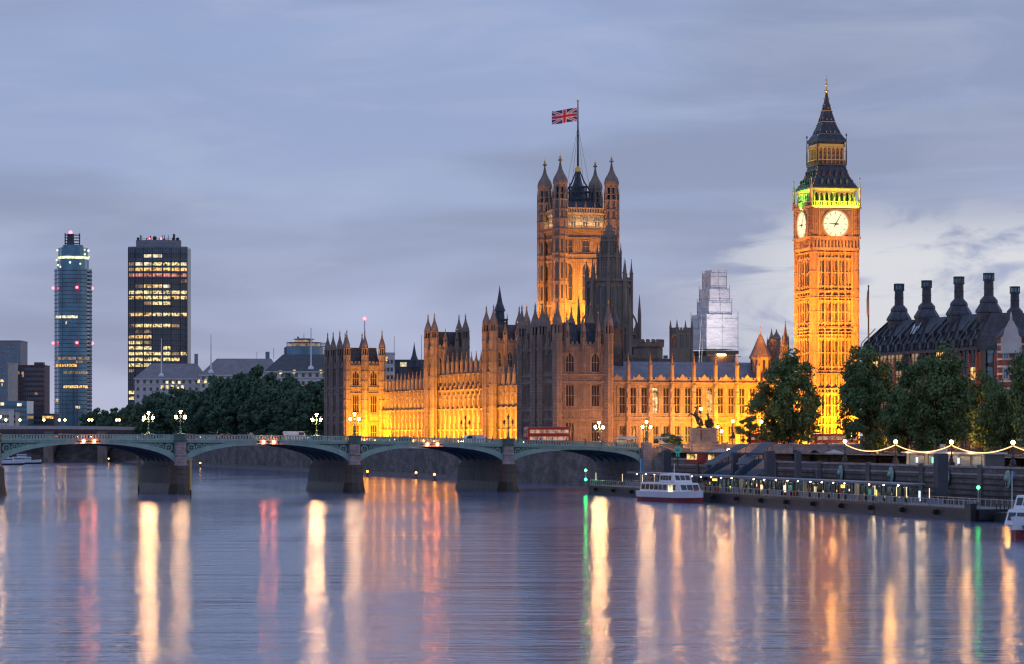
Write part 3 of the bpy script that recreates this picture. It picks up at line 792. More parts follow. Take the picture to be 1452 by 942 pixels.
for (t, s, w, zt) in ((41.3, 42, 4.0, 38.7),):
    m = MB(); m.lathe(t, s, [(GZ, w), (zt - 1.5, w)], 8); m.lathe(t, s, [(zt - 1.5, w * 1.12), (zt - .2, w * 1.12)], 8)
    for k in range(16): a = k * PI / 8; m.box(t + w * math.cos(a) - .4, t + w * math.cos(a) + .4, s + w * math.sin(a) - .4, s + w * math.sin(a) + .4, zt - .2, zt + .6)
    for k in range(8):
        a = k * PI / 4; m.lathe(t + w * .95 * math.cos(a + PI / 8), s + w * .95 * math.sin(a + PI / 8), [(26, .3), (zt, .3)], 4)
    obj('stair_turret', m, 'stone_grime_shade', palace)
# roofline behind the north wing: parapets and chimneys
m = MB()
m.box(14.5, 24, 18, 19, 26, 34.5); m.box(25, 40, 20, 21, 26, 33.4)
for x in range(15, 40, 2): m.box(x, x + .9, 17.9, 19.05, 34.5 if x < 24 else 33.4, 35.4 if x < 24 else 34.2)
obj('inner_block', m, 'stone_grime_shade', palace)
# octagonal lantern cupola with pointed roof, x~1080
def cupola(t, s, w, zb, zl, zt):
    m = MB(); m.lathe(t, s, [(GZ, w), (zl, w)], 8, None, 0)
    for k in range(8):
        a = k * PI / 4; cx, cy_ = t + (w * .93) * math.cos(a), s + (w * .93) * math.sin(a)
        m.T = TR(cx, cy_, 0, a); m.box(-.05, .08, -.35, .35, zl - 3.2, zl - .5, 1); m.T = Matrix()
    m.lathe(t, s, [(zl, w * 1.14), (zl + .3, w * 1.14), (zl + (zt - zl) * .38, w * .62), (zl + (zt - zl) * .68, w * .22), (zl + (zt - zl) * .74, .3), (zl + (zt - zl) * .78, .12), (zt, .05)], 8, None, 0)
    obj('cupola', m, ['stone', 'glass_dark'], palace)
cupola(60, 6, 2.7, 26, 33.2, 42)
def pinn(t, s, r, z1, z2):
    m = MB(); m.lathe(t, s, [(GZ, r), (z1, r)], 8); pinnacle(m, t, s, r * .8, z1, z1 + (z2 - z1) * .3, (z2 - z1) * .7)
    for k in range(4):
        a = PI / 4 + k * PI / 2; m.lathe(t + r * math.cos(a), s + r * math.sin(a), [(z1 - 6, .22), (z1 + 1, .2), (z1 + 3, .03)], 4, 0)
    obj('stair_turret', m, 'stone', palace)
pinn(65.0, 10, 1.25, 36.5, 41.5); pinn(66.5, 5, .9, 35, 40.5); pinn(68.2, 8, .9, 37, 43.5)
# tall slim mast
# ------------------------------------------------------------------ central octagonal tower
ct = pal(59.5, 124)
cen = thing('octagonal_tower', 'dark octagonal Gothic lantern tower with stepped spire beside the flag tower', 'tower', (ct[0], ct[1], 0), math.atan2(PV[1], PV[0]))
def octa_stage(z0, z1, r, slots, sw, parent, name='stage', pin=True, pr=.35, ph=5):
    m = MB(); m.lathe(0, 0, [(z0, r), (z1, r * .97)], 8, PI / 8, 0)
    ap = r * math.cos(PI / 8)
    for k in range(8):
        a = k * PI / 4; m.T = TR(0, 0, 0, a)
        wd = r * 2 * math.sin(PI / 8)
        for j in range(slots):
            y = (j - (slots - 1) / 2) * wd / (slots + .35)
            m.box(ap - .2, ap + .03, y - sw / 2, y + sw / 2, z0 + (z1 - z0) * .12, z0 + (z1 - z0) * .86, 1)
            m.box(ap - .1, ap + .12, y - .06, y + .06, z0 + (z1 - z0) * .12, z0 + (z1 - z0) * .86, 0)
            m.box(ap - .1, ap + .12, y - sw / 2, y + sw / 2, z0 + (z1 - z0) * .48, z0 + (z1 - z0) * .53, 0)
            m.box(ap, ap + .2, y - sw / 2 - .15, y + sw / 2 + .15, z0 + (z1 - z0) * .86, z0 + (z1 - z0) * .9, 0)
        m.box(ap - .2, ap + .35, -wd / 2, wd / 2, z1 - .5, z1, 0); m.box(ap - .2, ap + .3, -wd / 2, wd / 2, z0, z0 + .4, 0)
        for q in range(4): m.box(ap - .1, ap + .2, -wd / 2 + wd * q / 4 + .1, -wd / 2 + wd * q / 4 + wd / 8, z1, z1 + .8, 0)
        m.T = Matrix()
        if pin:
            a2 = a + PI / 8; pinnacle(m, r * 1.03 * math.cos(a2), r * 1.03 * math.sin(a2), pr, z0, z1 + ph * .3, ph * .7, 0, 6)
    return obj(name, m, ['stone_grime_shade', 'glass_dark'], parent)
octa_stage(26, 44, 8.1, 2, 1.2, cen, pin=True, pr=.7, ph=4)
octa_stage(44, 60.5, 6.7, 2, 1.25, cen, pr=.55, ph=6.5)
octa_stage(60.5, 68, 3.5, 1, 1.0, cen, pr=.35, ph=4)
octa_stage(68, 73, 2.3, 1, .8, cen, pr=.26, ph=3)
m = MB(); m.lathe(0, 0, [(73, 2.2), (75.5, 1.25), (78.2, .45), (79.6, .1), (80.6, .03)], 8)
for k in range(8):
    a = k * PI / 4 + PI / 8
    for z, r in ((74, 1.9), (75.5, 1.3), (77, .8)): m.lathe(r * math.cos(a), r * math.sin(a), [(z, .16), (z + .5, .02)], 4)
obj('spire', m, 'stone_grime_shade', cen)
m = MB()
for k in range(8):       # flying buttresses to free-standing pinnacles
    a = k * PI / 4 + PI / 8; ca, sa = math.cos(a), math.sin(a)
    m.lathe(9.4 * ca, 9.4 * sa, [(26, .7), (50, .55), (56, .05)], 6); m.tube([(9.3 * ca, 9.3 * sa, 45), (8.0 * ca, 8.0 * sa, 48.6), (6.6 * ca, 6.6 * sa, 51)], .3, 5)
obj('flying_buttress', m, 'stone_grime_shade', cen)
m = MB(); m.lathe(0, 0, [(GZ, 8.4), (26.2, 8.3)], 8); obj('tower_base', m, 'stone_grime_shade', cen)
# ------------------------------------------------------------------ square flag tower
vt = pal(110, 297)
VR = R(16)
vic = thing('flag_tower', 'huge square Gothic tower with four domed corner turrets and flagstaff', 'tower', (vt[0], vt[1], 0), VR)
h = 9.95; ZT = 96.0
m = MB(); m.box(-h + 1.3, h - 1.3, -h + 1.3, h - 1.3, GZ, 92.8); obj('tower_core', m, 'stone', vic)
for k, rz in enumerate((0, -PI / 2, PI, PI / 2)):
    c, s = math.cos(rz), math.sin(rz)
    def loc(x, y): return (c * x - s * y, s * x + c * y, 0)
    p = wall_with_windows('tower_wall', vic, loc(-h, -h), rz, 2 * h, 3, GZ, 88.2, [(62.5, 76.2), (80.2, 84.6)], 1, 3.0, strings=(30, 45, 56, 61, 77.5, 79.4, 85.6), pointed=(True, False), lights=2, depth=1.1, backd=1.4, ribs=.8, merlon=False)
    # balcony, recessed pale upper storey with niches, arcade and parapet
    m = MB(); L_ = 2 * h
    m.box(0, L_, -1.1, .3, 88.2, 88.8, 0)
    for q in range(24): m.box(.3 + q * .82, .55 + q * .82, -1.05, -.9, 88.8, 89.8, 0)
    m.box(0, L_, -1.1, -.85, 89.8, 90.0, 0)
    m.box(2.2, L_ - 2.2, 1.2, 2.4, 88.2, ZT - 1.6, 1)
    for q in range(3):
        x = h + (q - 1) * 4.6
        m.box(x - 1.3, x + 1.3, 1.0, 1.19, 89.4, 91.8, 0); m.slab([x - 1.5, x - .7, x, x + .7, x + 1.5], [91.8] * 5, [91.9, 92.3, 93.6, 92.3, 91.9], .95, 1.19, 0)
        m.box(x - .75, x + .75, .93, .99, 89.6, 91.5, 2)
    for q in range(13):
        x = 3 + q * (L_ - 6) / 12; m.lathe(x, .9, [(88.8, .16), (ZT - 2.2, .14)], 4, 0, 1)
    m.box(1.5, L_ - 1.5, .2, 1.4, ZT - 1.6, ZT - 1.0, 1)
    for q in range(26): x = 1.7 + q * .64; m.box(x, x + .3, .25, .6, ZT - 1.0, ZT + .4, 1)
    m.box(1.5, L_ - 1.5, .2, .7, ZT + .4, ZT + .8, 1)
    for q in range(5): m.lathe(2.6 + q * (L_ - 5.2) / 4, .45, [(ZT + .8, .3), (ZT + 2, .28), (ZT + 3.4, .03)], 4, 0, 0)
    # lozenge frieze
    for q in range(12):
        x = 1.8 + q * (L_ - 3.6) / 11; m.add([(x - .5, -.15, 78.45), (x, -.15, 77.9), (x + .5, -.15, 78.45), (x, -.15, 79.0), (x - .5, 0, 78.45), (x, 0, 77.9), (x + .5, 0, 78.45), (x, 0, 79.0)], [(0, 1, 2, 3), (0, 4, 5, 1), (1, 5, 6, 2), (2, 6, 7, 3), (3, 7, 4, 0)])
    obj('upper_storey', m, ['stone', 'stone_pale', 'glass_dark'], vic, loc(-h, -h), rz)
m = MB(); m.box(-h + 1.4, h - 1.4, -h + 1.4, h - 1.4, 92.8, ZT + .2); m.sq(0, 0, [(ZT + .2, 7.4), (ZT + 3.2, 6.2), (ZT + 3.4, 5.4)])
obj('roof', m, 'iron_roof', vic)
def vic_turret():
    r = 2.75; m = MB()
    m.lathe(0, 0, [(GZ, r), (99.5, r * .97)], 8)
    for z in (20, 30, 45, 56, 61, 69, 77.5, 79.4, 85.6, 88.3, 92, 95.6, 99.3): m.lathe(0, 0, [(z, r * 1.08), (z + .45, r * 1.08)], 8)
    for k in range(8):
        a = PI / 8 + k * PI / 4; m.lathe(r * math.cos(a), r * math.sin(a), [(GZ, .24), (102, .2), (105, .02)], 4, 0, 0)
        b = k * PI / 4; ap = r * math.cos(PI / 8)
        m.T = TR(0, 0, 0, b)
        for z0, z1 in ((63, 68), (70.5, 76), (80.3, 84.6), (93, 95.2), (96.4, 99.0)): m.box(ap - .2, ap + .04, -.42, .42, z0, z1, 1)
        for z0 in range(12, 60, 6): m.box(ap - .1, ap + .08, -.1, .1, z0, z0 + 4.6, 0)
        m.T = Matrix()
    # open lantern
    m.lathe(0, 0, [(99.7, r * .55), (105.2, r * .55)], 8, None, 1)
    for k in range(8):
        a = PI / 8 + k * PI / 4; m.lathe(r * .8 * math.cos(a), r * .8 * math.sin(a), [(99.7, .38), (105.2, .34)], 4, 0, 0)
        m.T = TR(0, 0, 0, k * PI / 4); m.box(r * .6, r * .82, -.95, .95, 104.2, 105.2, 0); m.box(r * .6, r * .82, -.95, .95, 101.6, 101.9, 0); m.T = Matrix()
    m.lathe(0, 0, [(105.2, r * .98), (105.6, r * 1.02), (106.6, r * 1.0), (107.8, r * .86), (109.2, r * .55), (110.8, r * .28), (113.0, r * .12), (113.8, r * .1), (113.9, r * .3), (114.4, r * .28), (114.5, .1)], 8, None, 3)
    m.lathe(0, 0, [(114.5, .12), (115.0, .45), (115.6, .38), (115.9, .08), (117, .03)], 6, None, 2)
    return m.mesh('corner_turret', ['stone', 'glass_dark', 'gilt', 'stone_grime_shade'])
vm = vic_turret()
for (x, y) in ((-h, -h), (h, -h), (-h, h), (h, h)): obj('corner_turret', vm, None, vic, (x, y, 0), 0)
# iron pyramid lantern carrying the flagstaff
m = MB()
for k in range(4):
    a = PI / 4 + k * PI / 2; ca, sa = math.cos(a), math.sin(a)
    m.tube([(6.4 * ca, 6.4 * sa, ZT + 3), (5.4 * ca, 5.4 * sa, 103), (2.6 * ca, 2.6 * sa, 107), (.6 * ca, .6 * sa, 111.5)], [.34, .34, .3, .25], 5, 0)
    m.lathe(6.6 * ca, 6.6 * sa, [(ZT + 2, .5), (103.5, .42), (106.8, .03)], 6, None, 0)
for z, r in ((100.5, 5.6), (103, 5.0), (105, 3.6)):
    for k in range(4):
        m.T = TR(0, 0, 0, k * PI / 2); m.box(-r * .72, r * .72, -r * .72 - .15, -r * .72 + .05, z, z + .5, 0)
        for q in range(7): x = -r * .7 + q * r * .233; m.box(x - .1, x + .1, -r * .72 - .1, -r * .72, z - 2.2, z, 0)
        m.T = Matrix()
m.lathe(0, 0, [(ZT + 3, 3.2), (103, 2.6), (108, .9), (111, .7)], 8, None, 0)
m.lathe(0, 0, [(110.4, .9), (111, 1.25), (112.2, 1.2), (113, .5)], 8, None, 1)
obj('roof_lantern', m, ['iron_roof', 'gilt'], vic)
m = MB(); m.lathe(0, 0, [(111, .42), (125, .32), (137, .2)], 8); m.ball((0, 0, 137.4), .55, 8, 5, 1)
for k in range(4):
    a = PI / 4 + k * PI / 2; m.tube([(0, 0, 128), (6.2 * math.cos(a), 6.2 * math.sin(a), ZT + 3)], .055, 4, 0)
obj('flagstaff', m, ['iron_black', 'gilt'], vic)
# flag, streaming to the left
def flag():
    NX, NZ = 60, 32; Wf, Hf = 9.4, 5.0
    m = MB(); vs = []
    for i in range(NX + 1):
        for j in range(NZ + 1):
            u, v = i / NX, j / NZ
            y = .55 * math.sin(u * 7 + v * 1.2) * u ** .6; z = v * Hf - 1.0 * u ** 1.5 + .22 * math.sin(u * 5.2 + 1)
            vs.append((-.35 - u * Wf, y, z))
    b = 0; n = NZ + 1; m.v = vs
    for i in range(NX):
        for j in range(NZ):
            u, v = (i + .5) / NX, (j + .5) / NZ
            x, y = (u - .5) * 2, (v - .5)        # 2:1 units: x -1..1, y -.5...5
            col = 0
            d1 = abs(y - x * .5) / math.sqrt(1.25); d2 = abs(y + x * .5) / math.sqrt(1.25)
            if min(d1, d2) < .1: col = 2
            if min(d1, d2) < .035: col = 1
            if abs(x) < .167 or abs(y) < .167: col = 2
            if abs(x) < .1 or abs(y) < .1: col = 1
            m.f.append([i * n + j, (i + 1) * n + j, (i + 1) * n + j + 1, i * n + j + 1]); m.mi.append(col)
    o = obj('flag', m, ['flag_blue', 'flag_red', 'flag_white'], None, (vt[0], vt[1], 129.6), R(3), smooth=True)
    sm = o.modifiers.new('thickness', 'SOLIDIFY'); sm.thickness = .04
    tag(o, 'red white and blue Union flag streaming from the tall flagstaff', 'flag')
flag()
# ================================================================== CLOCK TOWER
ET = (83.6, 748.0); ER = R(14)
ck = thing('clock_tower', 'tall floodlit Gothic clock tower with glowing dials, green belfry and dark spire', 'clock tower', (ET[0], ET[1], 0), ER)
H2 = 6.45
def etface(k):
    rz = (0, -PI / 2, PI, PI / 2)[k]; c, s = math.cos(rz), math.sin(rz)
    return (lambda x, y, z=0: (c * x - s * y, s * x + c * y, z)), rz
m = MB(); m.box(-H2 + .81, H2 - .81, -H2 + .81, H2 - .81, 8.6, 72); obj('tower_core', m, 'stone', ck)
stages = [(8.6, 24.6), (24.9, 29.0), (29.6, 43.6), (45.8, 57.0), (59.0, 60.0)]
bands = [(24.6, 25.1), (28.6, 29.6), (38.9, 40.0), (40.6, 41.2), (48.6, 49.4), (50.2, 50.8), (60.6, 61.4)]
for k in range(4):
    fn, rz = etface(k)
    m = MB(); L_ = 2 * H2; zt = 61.4
    m.box(-H2 + 1.5, H2 - 1.5, .62, .8, 8.6, zt, 0)
    # deep vertical ribs
    nr = 11; fw = L_ - 3.4
    for q in range(nr):
        x = -fw / 2 + fw * q / (nr - 1); wd = .22 if q % 2 == 0 else .11; m.box(x - wd, x + wd, -.05 if q % 2 == 0 else .22, .619, 8.6, zt, 0)
    zz = [8.6, 12, 16.5, 20.5, 24.6, 29.6, 34.3, 38.9, 41.2, 45, 48.6, 50.8, 55.6, 60.6]
    for q in range(nr - 1):
        x = -fw / 2 + fw * (q + .5) / (nr - 1)
        for z0, z1 in ((9.5, 15.5), (17, 23.8), (30.2, 38.3), (41.8, 48.2), (51.4, 59.4)):
            if q not in (0, 9): m.box(x - .2, x + .2, .5, .619, z0 + .7 + (q % 2) * .5, z1 - 1.0, 1)
            hw_ = fw / (nr - 1) / 2
            m.slab([x - hw_, x - hw_ * .5, x, x + hw_ * .5, x + hw_], [z1 - 1.3, z1 - .75, z1 - .45, z1 - .75, z1 - 1.3], [z1] * 5, .1, .618, 0)
            zm = (z0 + z1) / 2; m.box(x - hw_, x + hw_, .25, .617, zm - .16, zm + .16, 0)
            m.box(x - .3, x + .3, .12, .616, z0 + .1, z0 + .6, 0)
        # little arcaded bands
        for z0, z1 in ((25.2, 28.5), (40.0, 40.6), (49.4, 50.2)):
            for e in (-.5, 0, .5): m.box(x + e * .9 - .13, x + e * .9 + .13, .2, .347, z0 + .1, z1 - .1, 1 if z1 - z0 < 2 else 0)
    for z0, z1 in bands: m.box(-H2 - .1, H2 + .1, -.28, .5, z0, z0 + .28, 0); m.box(-H2, H2, -.16, .5, z1 - .22, z1, 0)
    # corbelled arcade under the clock stage
    m.box(-H2 - .25, H2 + .25, -.45, .6, 61.4, 62.0, 0); m.box(-H2, H2, -.2, .6, 62.0, 64.4, 0)
    for q in range(14): x = -6.1 + q * .938; m.box(x - .16, x + .16, -.5, -.19, 62.0, 64.3, 0); m.box(x + .3, x + .64, -.24, -.201, 62.3, 63.9, 1)
    m.box(-H2 - .4, H2 + .4, -.65, .6, 64.4, 65.0, 0)
    obj('shaft_face', m, ['stone', 'glass_dark'], ck, fn(0, -H2), rz)
    # corner buttress
    m = MB(); m.lathe(0, 0, [(8.6, 1.15), (61.4, 1.05)], 8)
    for z in zz: m.lathe(0, 0, [(z - .2, 1.28), (z + .25, 1.28)], 8)
    for q in range(8): a = q * PI / 4 + PI / 8; m.lathe(1.1 * math.cos(a), 1.1 * math.sin(a), [(8.6, .12), (64, .12)], 4, 0)
    obj('corner_shaft', m, 'stone', ck, fn(-H2 + .7, -H2 + .7), 0)
    # clock stage
    m = MB(); C = 6.75; zc = 68.2
    m.box(-C, C, 0, .7, 65.0, 72.4, 0)
    m.box(-4.45, 4.45, -.12, -.002, zc - 4.0, zc + 3.9, 2)
    for a_, b_ in ((-4.75, -4.42), (4.42, 4.75)): m.box(a_, b_, -.3, -.001, 64.9, 72.3, 1)
    m.box(-4.42, 4.42, -.28, -.121, zc + 3.75, zc + 4.05, 1); m.box(-4.42, 4.42, -.28, -.121, zc - 4.1, zc - 3.8, 1)
    m.ring((0, zc), 3.5, 3.95, -.34, -.121, 40, 1)
    for sx in (-1, 1):
        for sz in (-1, 1): m.ring((sx * 3.75, zc + sz * 3.15), .2, .42, -.24, -.121, 10, 1)
    for sx in (-1, 1):
        for q in range(3): x = sx * (5.15 + q * .6); m.box(x - .1, x + .1, -.2, -.001, 65.2, 72.2, 0)
        for zq in (66.5, 68.3, 70.1): m.box(sx * 5.75 - .9, sx * 5.75 + .9, -.16, -.0015, zq, zq + .25, 0)
    m.box(-C - .3, C + .3, -.5, .7, 72.4, 73.0, 0)
    for q in range(22): x = -C + .1 + q * .63; m.box(x, x + .16, -.42, -.3, 73.0, 74.0, 0)
    m.box(-C - .25, C + .25, -.45, -.27, 74.0, 74.2, 1)
    p = obj('clock_stage', m, ['stone', 'gilt', 'stone_grime_shade'], ck, fn(0, -C), rz)
    d = MB(); d.T = Matrix.Translation((0, 0, zc)) @ Matrix.Rotation(PI / 2, 4, 'X'); d.lathe(0, 0, [(.13, 3.5), (.2, 3.5)], 40, 0, 0); d.T = Matrix()
    for q in range(12):
        a = q * PI / 6; ca, sa = math.sin(a), math.cos(a)
        d.T = Matrix.Translation((ca * 2.85, -.215, zc + sa * 2.85)) @ Matrix.Rotation(a, 4, 'Y'); d.box(-.07, .07, 0, .012, -.36, .36, 1)
    for q in range(60):
        a = q * PI / 30; d.T = Matrix.Translation((math.sin(a) * 3.36, -.215, zc + math.cos(a) * 3.36)) @ Matrix.Rotation(a, 4, 'Y'); d.box(-.035, .035, 0, .012, -.09, .09, 1)
    d.T = Matrix()
    obj('clock_dial', d, ['dial_glow', 'bronze'], ck, fn(0, -C), rz)
    g = MB()
    for ang, ln, wd in ((272.5, 1.9, .2), (30, 3.0, .13)):
        g.T = Matrix.Translation((0, -.27, zc)) @ Matrix.Rotation(R(ang), 4, 'Y')
        g.prism([(-wd, 0), (wd, 0), (wd, .05), (-wd, .05)], -.8, ln, 0, [(-.05, 0), (.05, 0), (.05, .05), (-.05, .05)])
    g.T = Matrix.Translation((0, 0, zc)) @ Matrix.Rotation(PI / 2, 4, 'X'); g.lathe(0, 0, [(.22, .3), (.33, .3)], 12)
    obj('clock_hand', g, 'bronze', ck, fn(0, -C), rz)
    # belfry arcade
    B = 6.0; m = MB()
    for q in range(9): x = -B + .35 + q * (2 * B - .7) / 8; m.box(x - .2, x + .2, 0, .5, 73.0, 77.0, 0); m.lathe(x, -.05, [(73, .2), (76.6, .18)], 6)
    for q in range(8):
        x = -B + .35 + (q + .5) * (2 * B - .7) / 8; w_ = .56
        m.slab([x - w_, x - .35, x, x + .35, x + w_], [75.6, 76.3, 76.7, 76.3, 75.6], [77.0] * 5, .05, .5, 0)
    m.box(-B - .15, B + .15, -.25, .6, 77.0, 77.7, 0)
    obj('belfry_arcade', m, 'stone_pale', ck, fn(0, -B), rz)
m = MB(); m.box(-4.9, 4.9, -4.9, 4.9, 72.4, 77.6, 0); obj('belfry_core', m, 'glass_dark', ck)  # core coloured dark to put shade into the arcade openings
m = MB(); m.box(-6.6, 6.6, -6.6, 6.6, 65, 72.95, 0); m.box(-6.9, 6.9, -6.9, 6.9, 72.5, 72.98, 0); obj('clock_core', m, 'stone', ck)
def corner(ha, z0, z1, z2, r, mi='stone'):
    m = MB(); m.lathe(0, 0, [(z0, r), (z1, r), (z1 + .1, r * 1.3), (z1 + .4, r * .8), (z2 - .8, .08), (z2 - .7, .22), (z2 - .4, .22), (z2, .03)], 6)
    me = m.mesh('corner_pinnacle', mi)
    for sx in (-1, 1):
        for sy in (-1, 1): obj('corner_pinnacle', me, None, ck, (sx * ha, sy * ha, 0))
corner(6.75, 73, 77.5, 80.6, .34); 
m = MB(); m.sq(0, 0, [(77.7, 6.45), (78.1, 6.35), (79.6, 5.35), (81.6, 4.45), (84.0, 3.85)])
obj('lower_roof', m, 'iron_roof', ck)
dm = MB(); dm.box(-.3, .3, -.12, .6, 0, .9, 0); dm.prism([(-.4, -.2), (.4, -.2), (.4, .8), (-.4, .8)], .9, 1.7, 0, [(-.02, -.2), (.02, -.2), (.02, .8), (-.02, .8)]); dm.box(-.18, .18, -.14, -.121, .1, .75, 2)
dm = dm.mesh('dormer', ['iron_roof', 'gilt', 'glass_dark'])
m = MB()
for k in range(4):
    for row, (z, r, cnt) in enumerate(((78.6, 5.95, 5), (80.9, 4.75, 4))):
        for q in range(cnt):
            x = (q - (cnt - 1) / 2) * 1.75; aa = k * PI / 2; obj('dormer', dm, None, ck, (math.cos(aa) * x + math.sin(aa) * r, math.sin(aa) * x - math.cos(aa) * r, z), aa)
    a = PI / 4 + k * PI / 2
    for z, r in ((78.3, 6.3), (79, 5.8), (79.7, 5.35), (80.6, 4.9), (81.6, 4.5), (82.6, 4.2), (83.5, 3.95)):
        m.ball((r * 1.42 * math.cos(a), r * 1.42 * math.sin(a), z), .2, 6, 4, 1)
obj('roof_cresting', m, ['iron_roof', 'gilt'], ck)
# lantern
m = MB(); m.box(-3.1, 3.1, -3.1, 3.1, 84, 90.6, 2); m.box(-4.15, 4.15, -4.15, 4.15, 83.9, 84.35, 0)
for k in range(4):
    m.T = TR(0, 0, 0, k * PI / 2)
    for q in range(7): x = -3.55 + q * 1.18; m.lathe(x, -3.55, [(84.3, .2), (88.9, .18)], 6, None, 1)
    for q in range(6): x = -3.55 + (q + .5) * 1.18; m.slab([x - .5, x - .25, x, x + .25, x + .5], [87.9, 88.5, 88.8, 88.5, 87.9], [89.0] * 5, -3.6, -3.4, 1)
    m.box(-3.85, 3.85, -3.85, -3.3, 88.95, 89.6, 1); m.box(-3.7, 3.7, -3.7, -3.3, 89.6, 90.4, 0)
    for q in range(14): x = -4.1 + q * .63; m.box(x - .07, x + .07, -4.12, -4.02, 84.35, 85.3, 0)
    m.box(-4.15, 4.15, -4.15, -4.0, 85.3, 85.5, 1)
m.T = Matrix()
obj('lantern', m, ['iron_roof', 'gilt', 'stone_grime_shade'], ck)
corner(4.05, 84.4, 87.5, 92.5, .2, 'iron_roof')
m = MB(); m.sq(0, 0, [(90.2, 4.1), (90.7, 4.05), (92.3, 3.05), (95, 2.0), (98.5, 1.1), (101.5, .48), (103.6, .2)], 0)
for k in range(4):
    a = PI / 4 + k * PI / 2
    for z, r in ((91, 3.85), (92, 3.2), (93.4, 2.6), (95, 2.0), (96.7, 1.55), (98.5, 1.15), (100.2, .8), (102, .5)): m.ball((r * 1.42 * math.cos(a), r * 1.42 * math.sin(a), z), .17, 6, 4, 1)
    m.T = TR(0, 0, 0, k * PI / 2)
    for z, r, c in ((92.6, 3.0, 3), (96, 1.85, 2), (99, 1.08, 1)):
        for q in range(c): x = (q - (c - 1) / 2) * 1.2; m.box(x - .2, x + .2, -r - .1, -r + .4, z, z + .6, 0); m.box(x - .1, x + .1, -r - .12, -r - .101, z + .1, z + .5, 1)
        m.box(-r * .98, r * .98, -r - .04, -r + .1, z - .35, z - .22, 1)
    m.T = Matrix()
obj('spire', m, ['iron_roof', 'gilt'], ck)
m = MB(); m.lathe(0, 0, [(103.6, .25), (104.0, .6), (104.3, .55), (104.4, .16), (105.4, .12), (105.6, .34), (106.0, .34), (106.2, .08), (108.2, .04)], 8)
m.box(-.6, .6, -.05, .05, 106.9, 107.05); m.box(-.05, .05, -.6, .6, 106.9, 107.05)
obj('finial', m, 'gilt', ck)
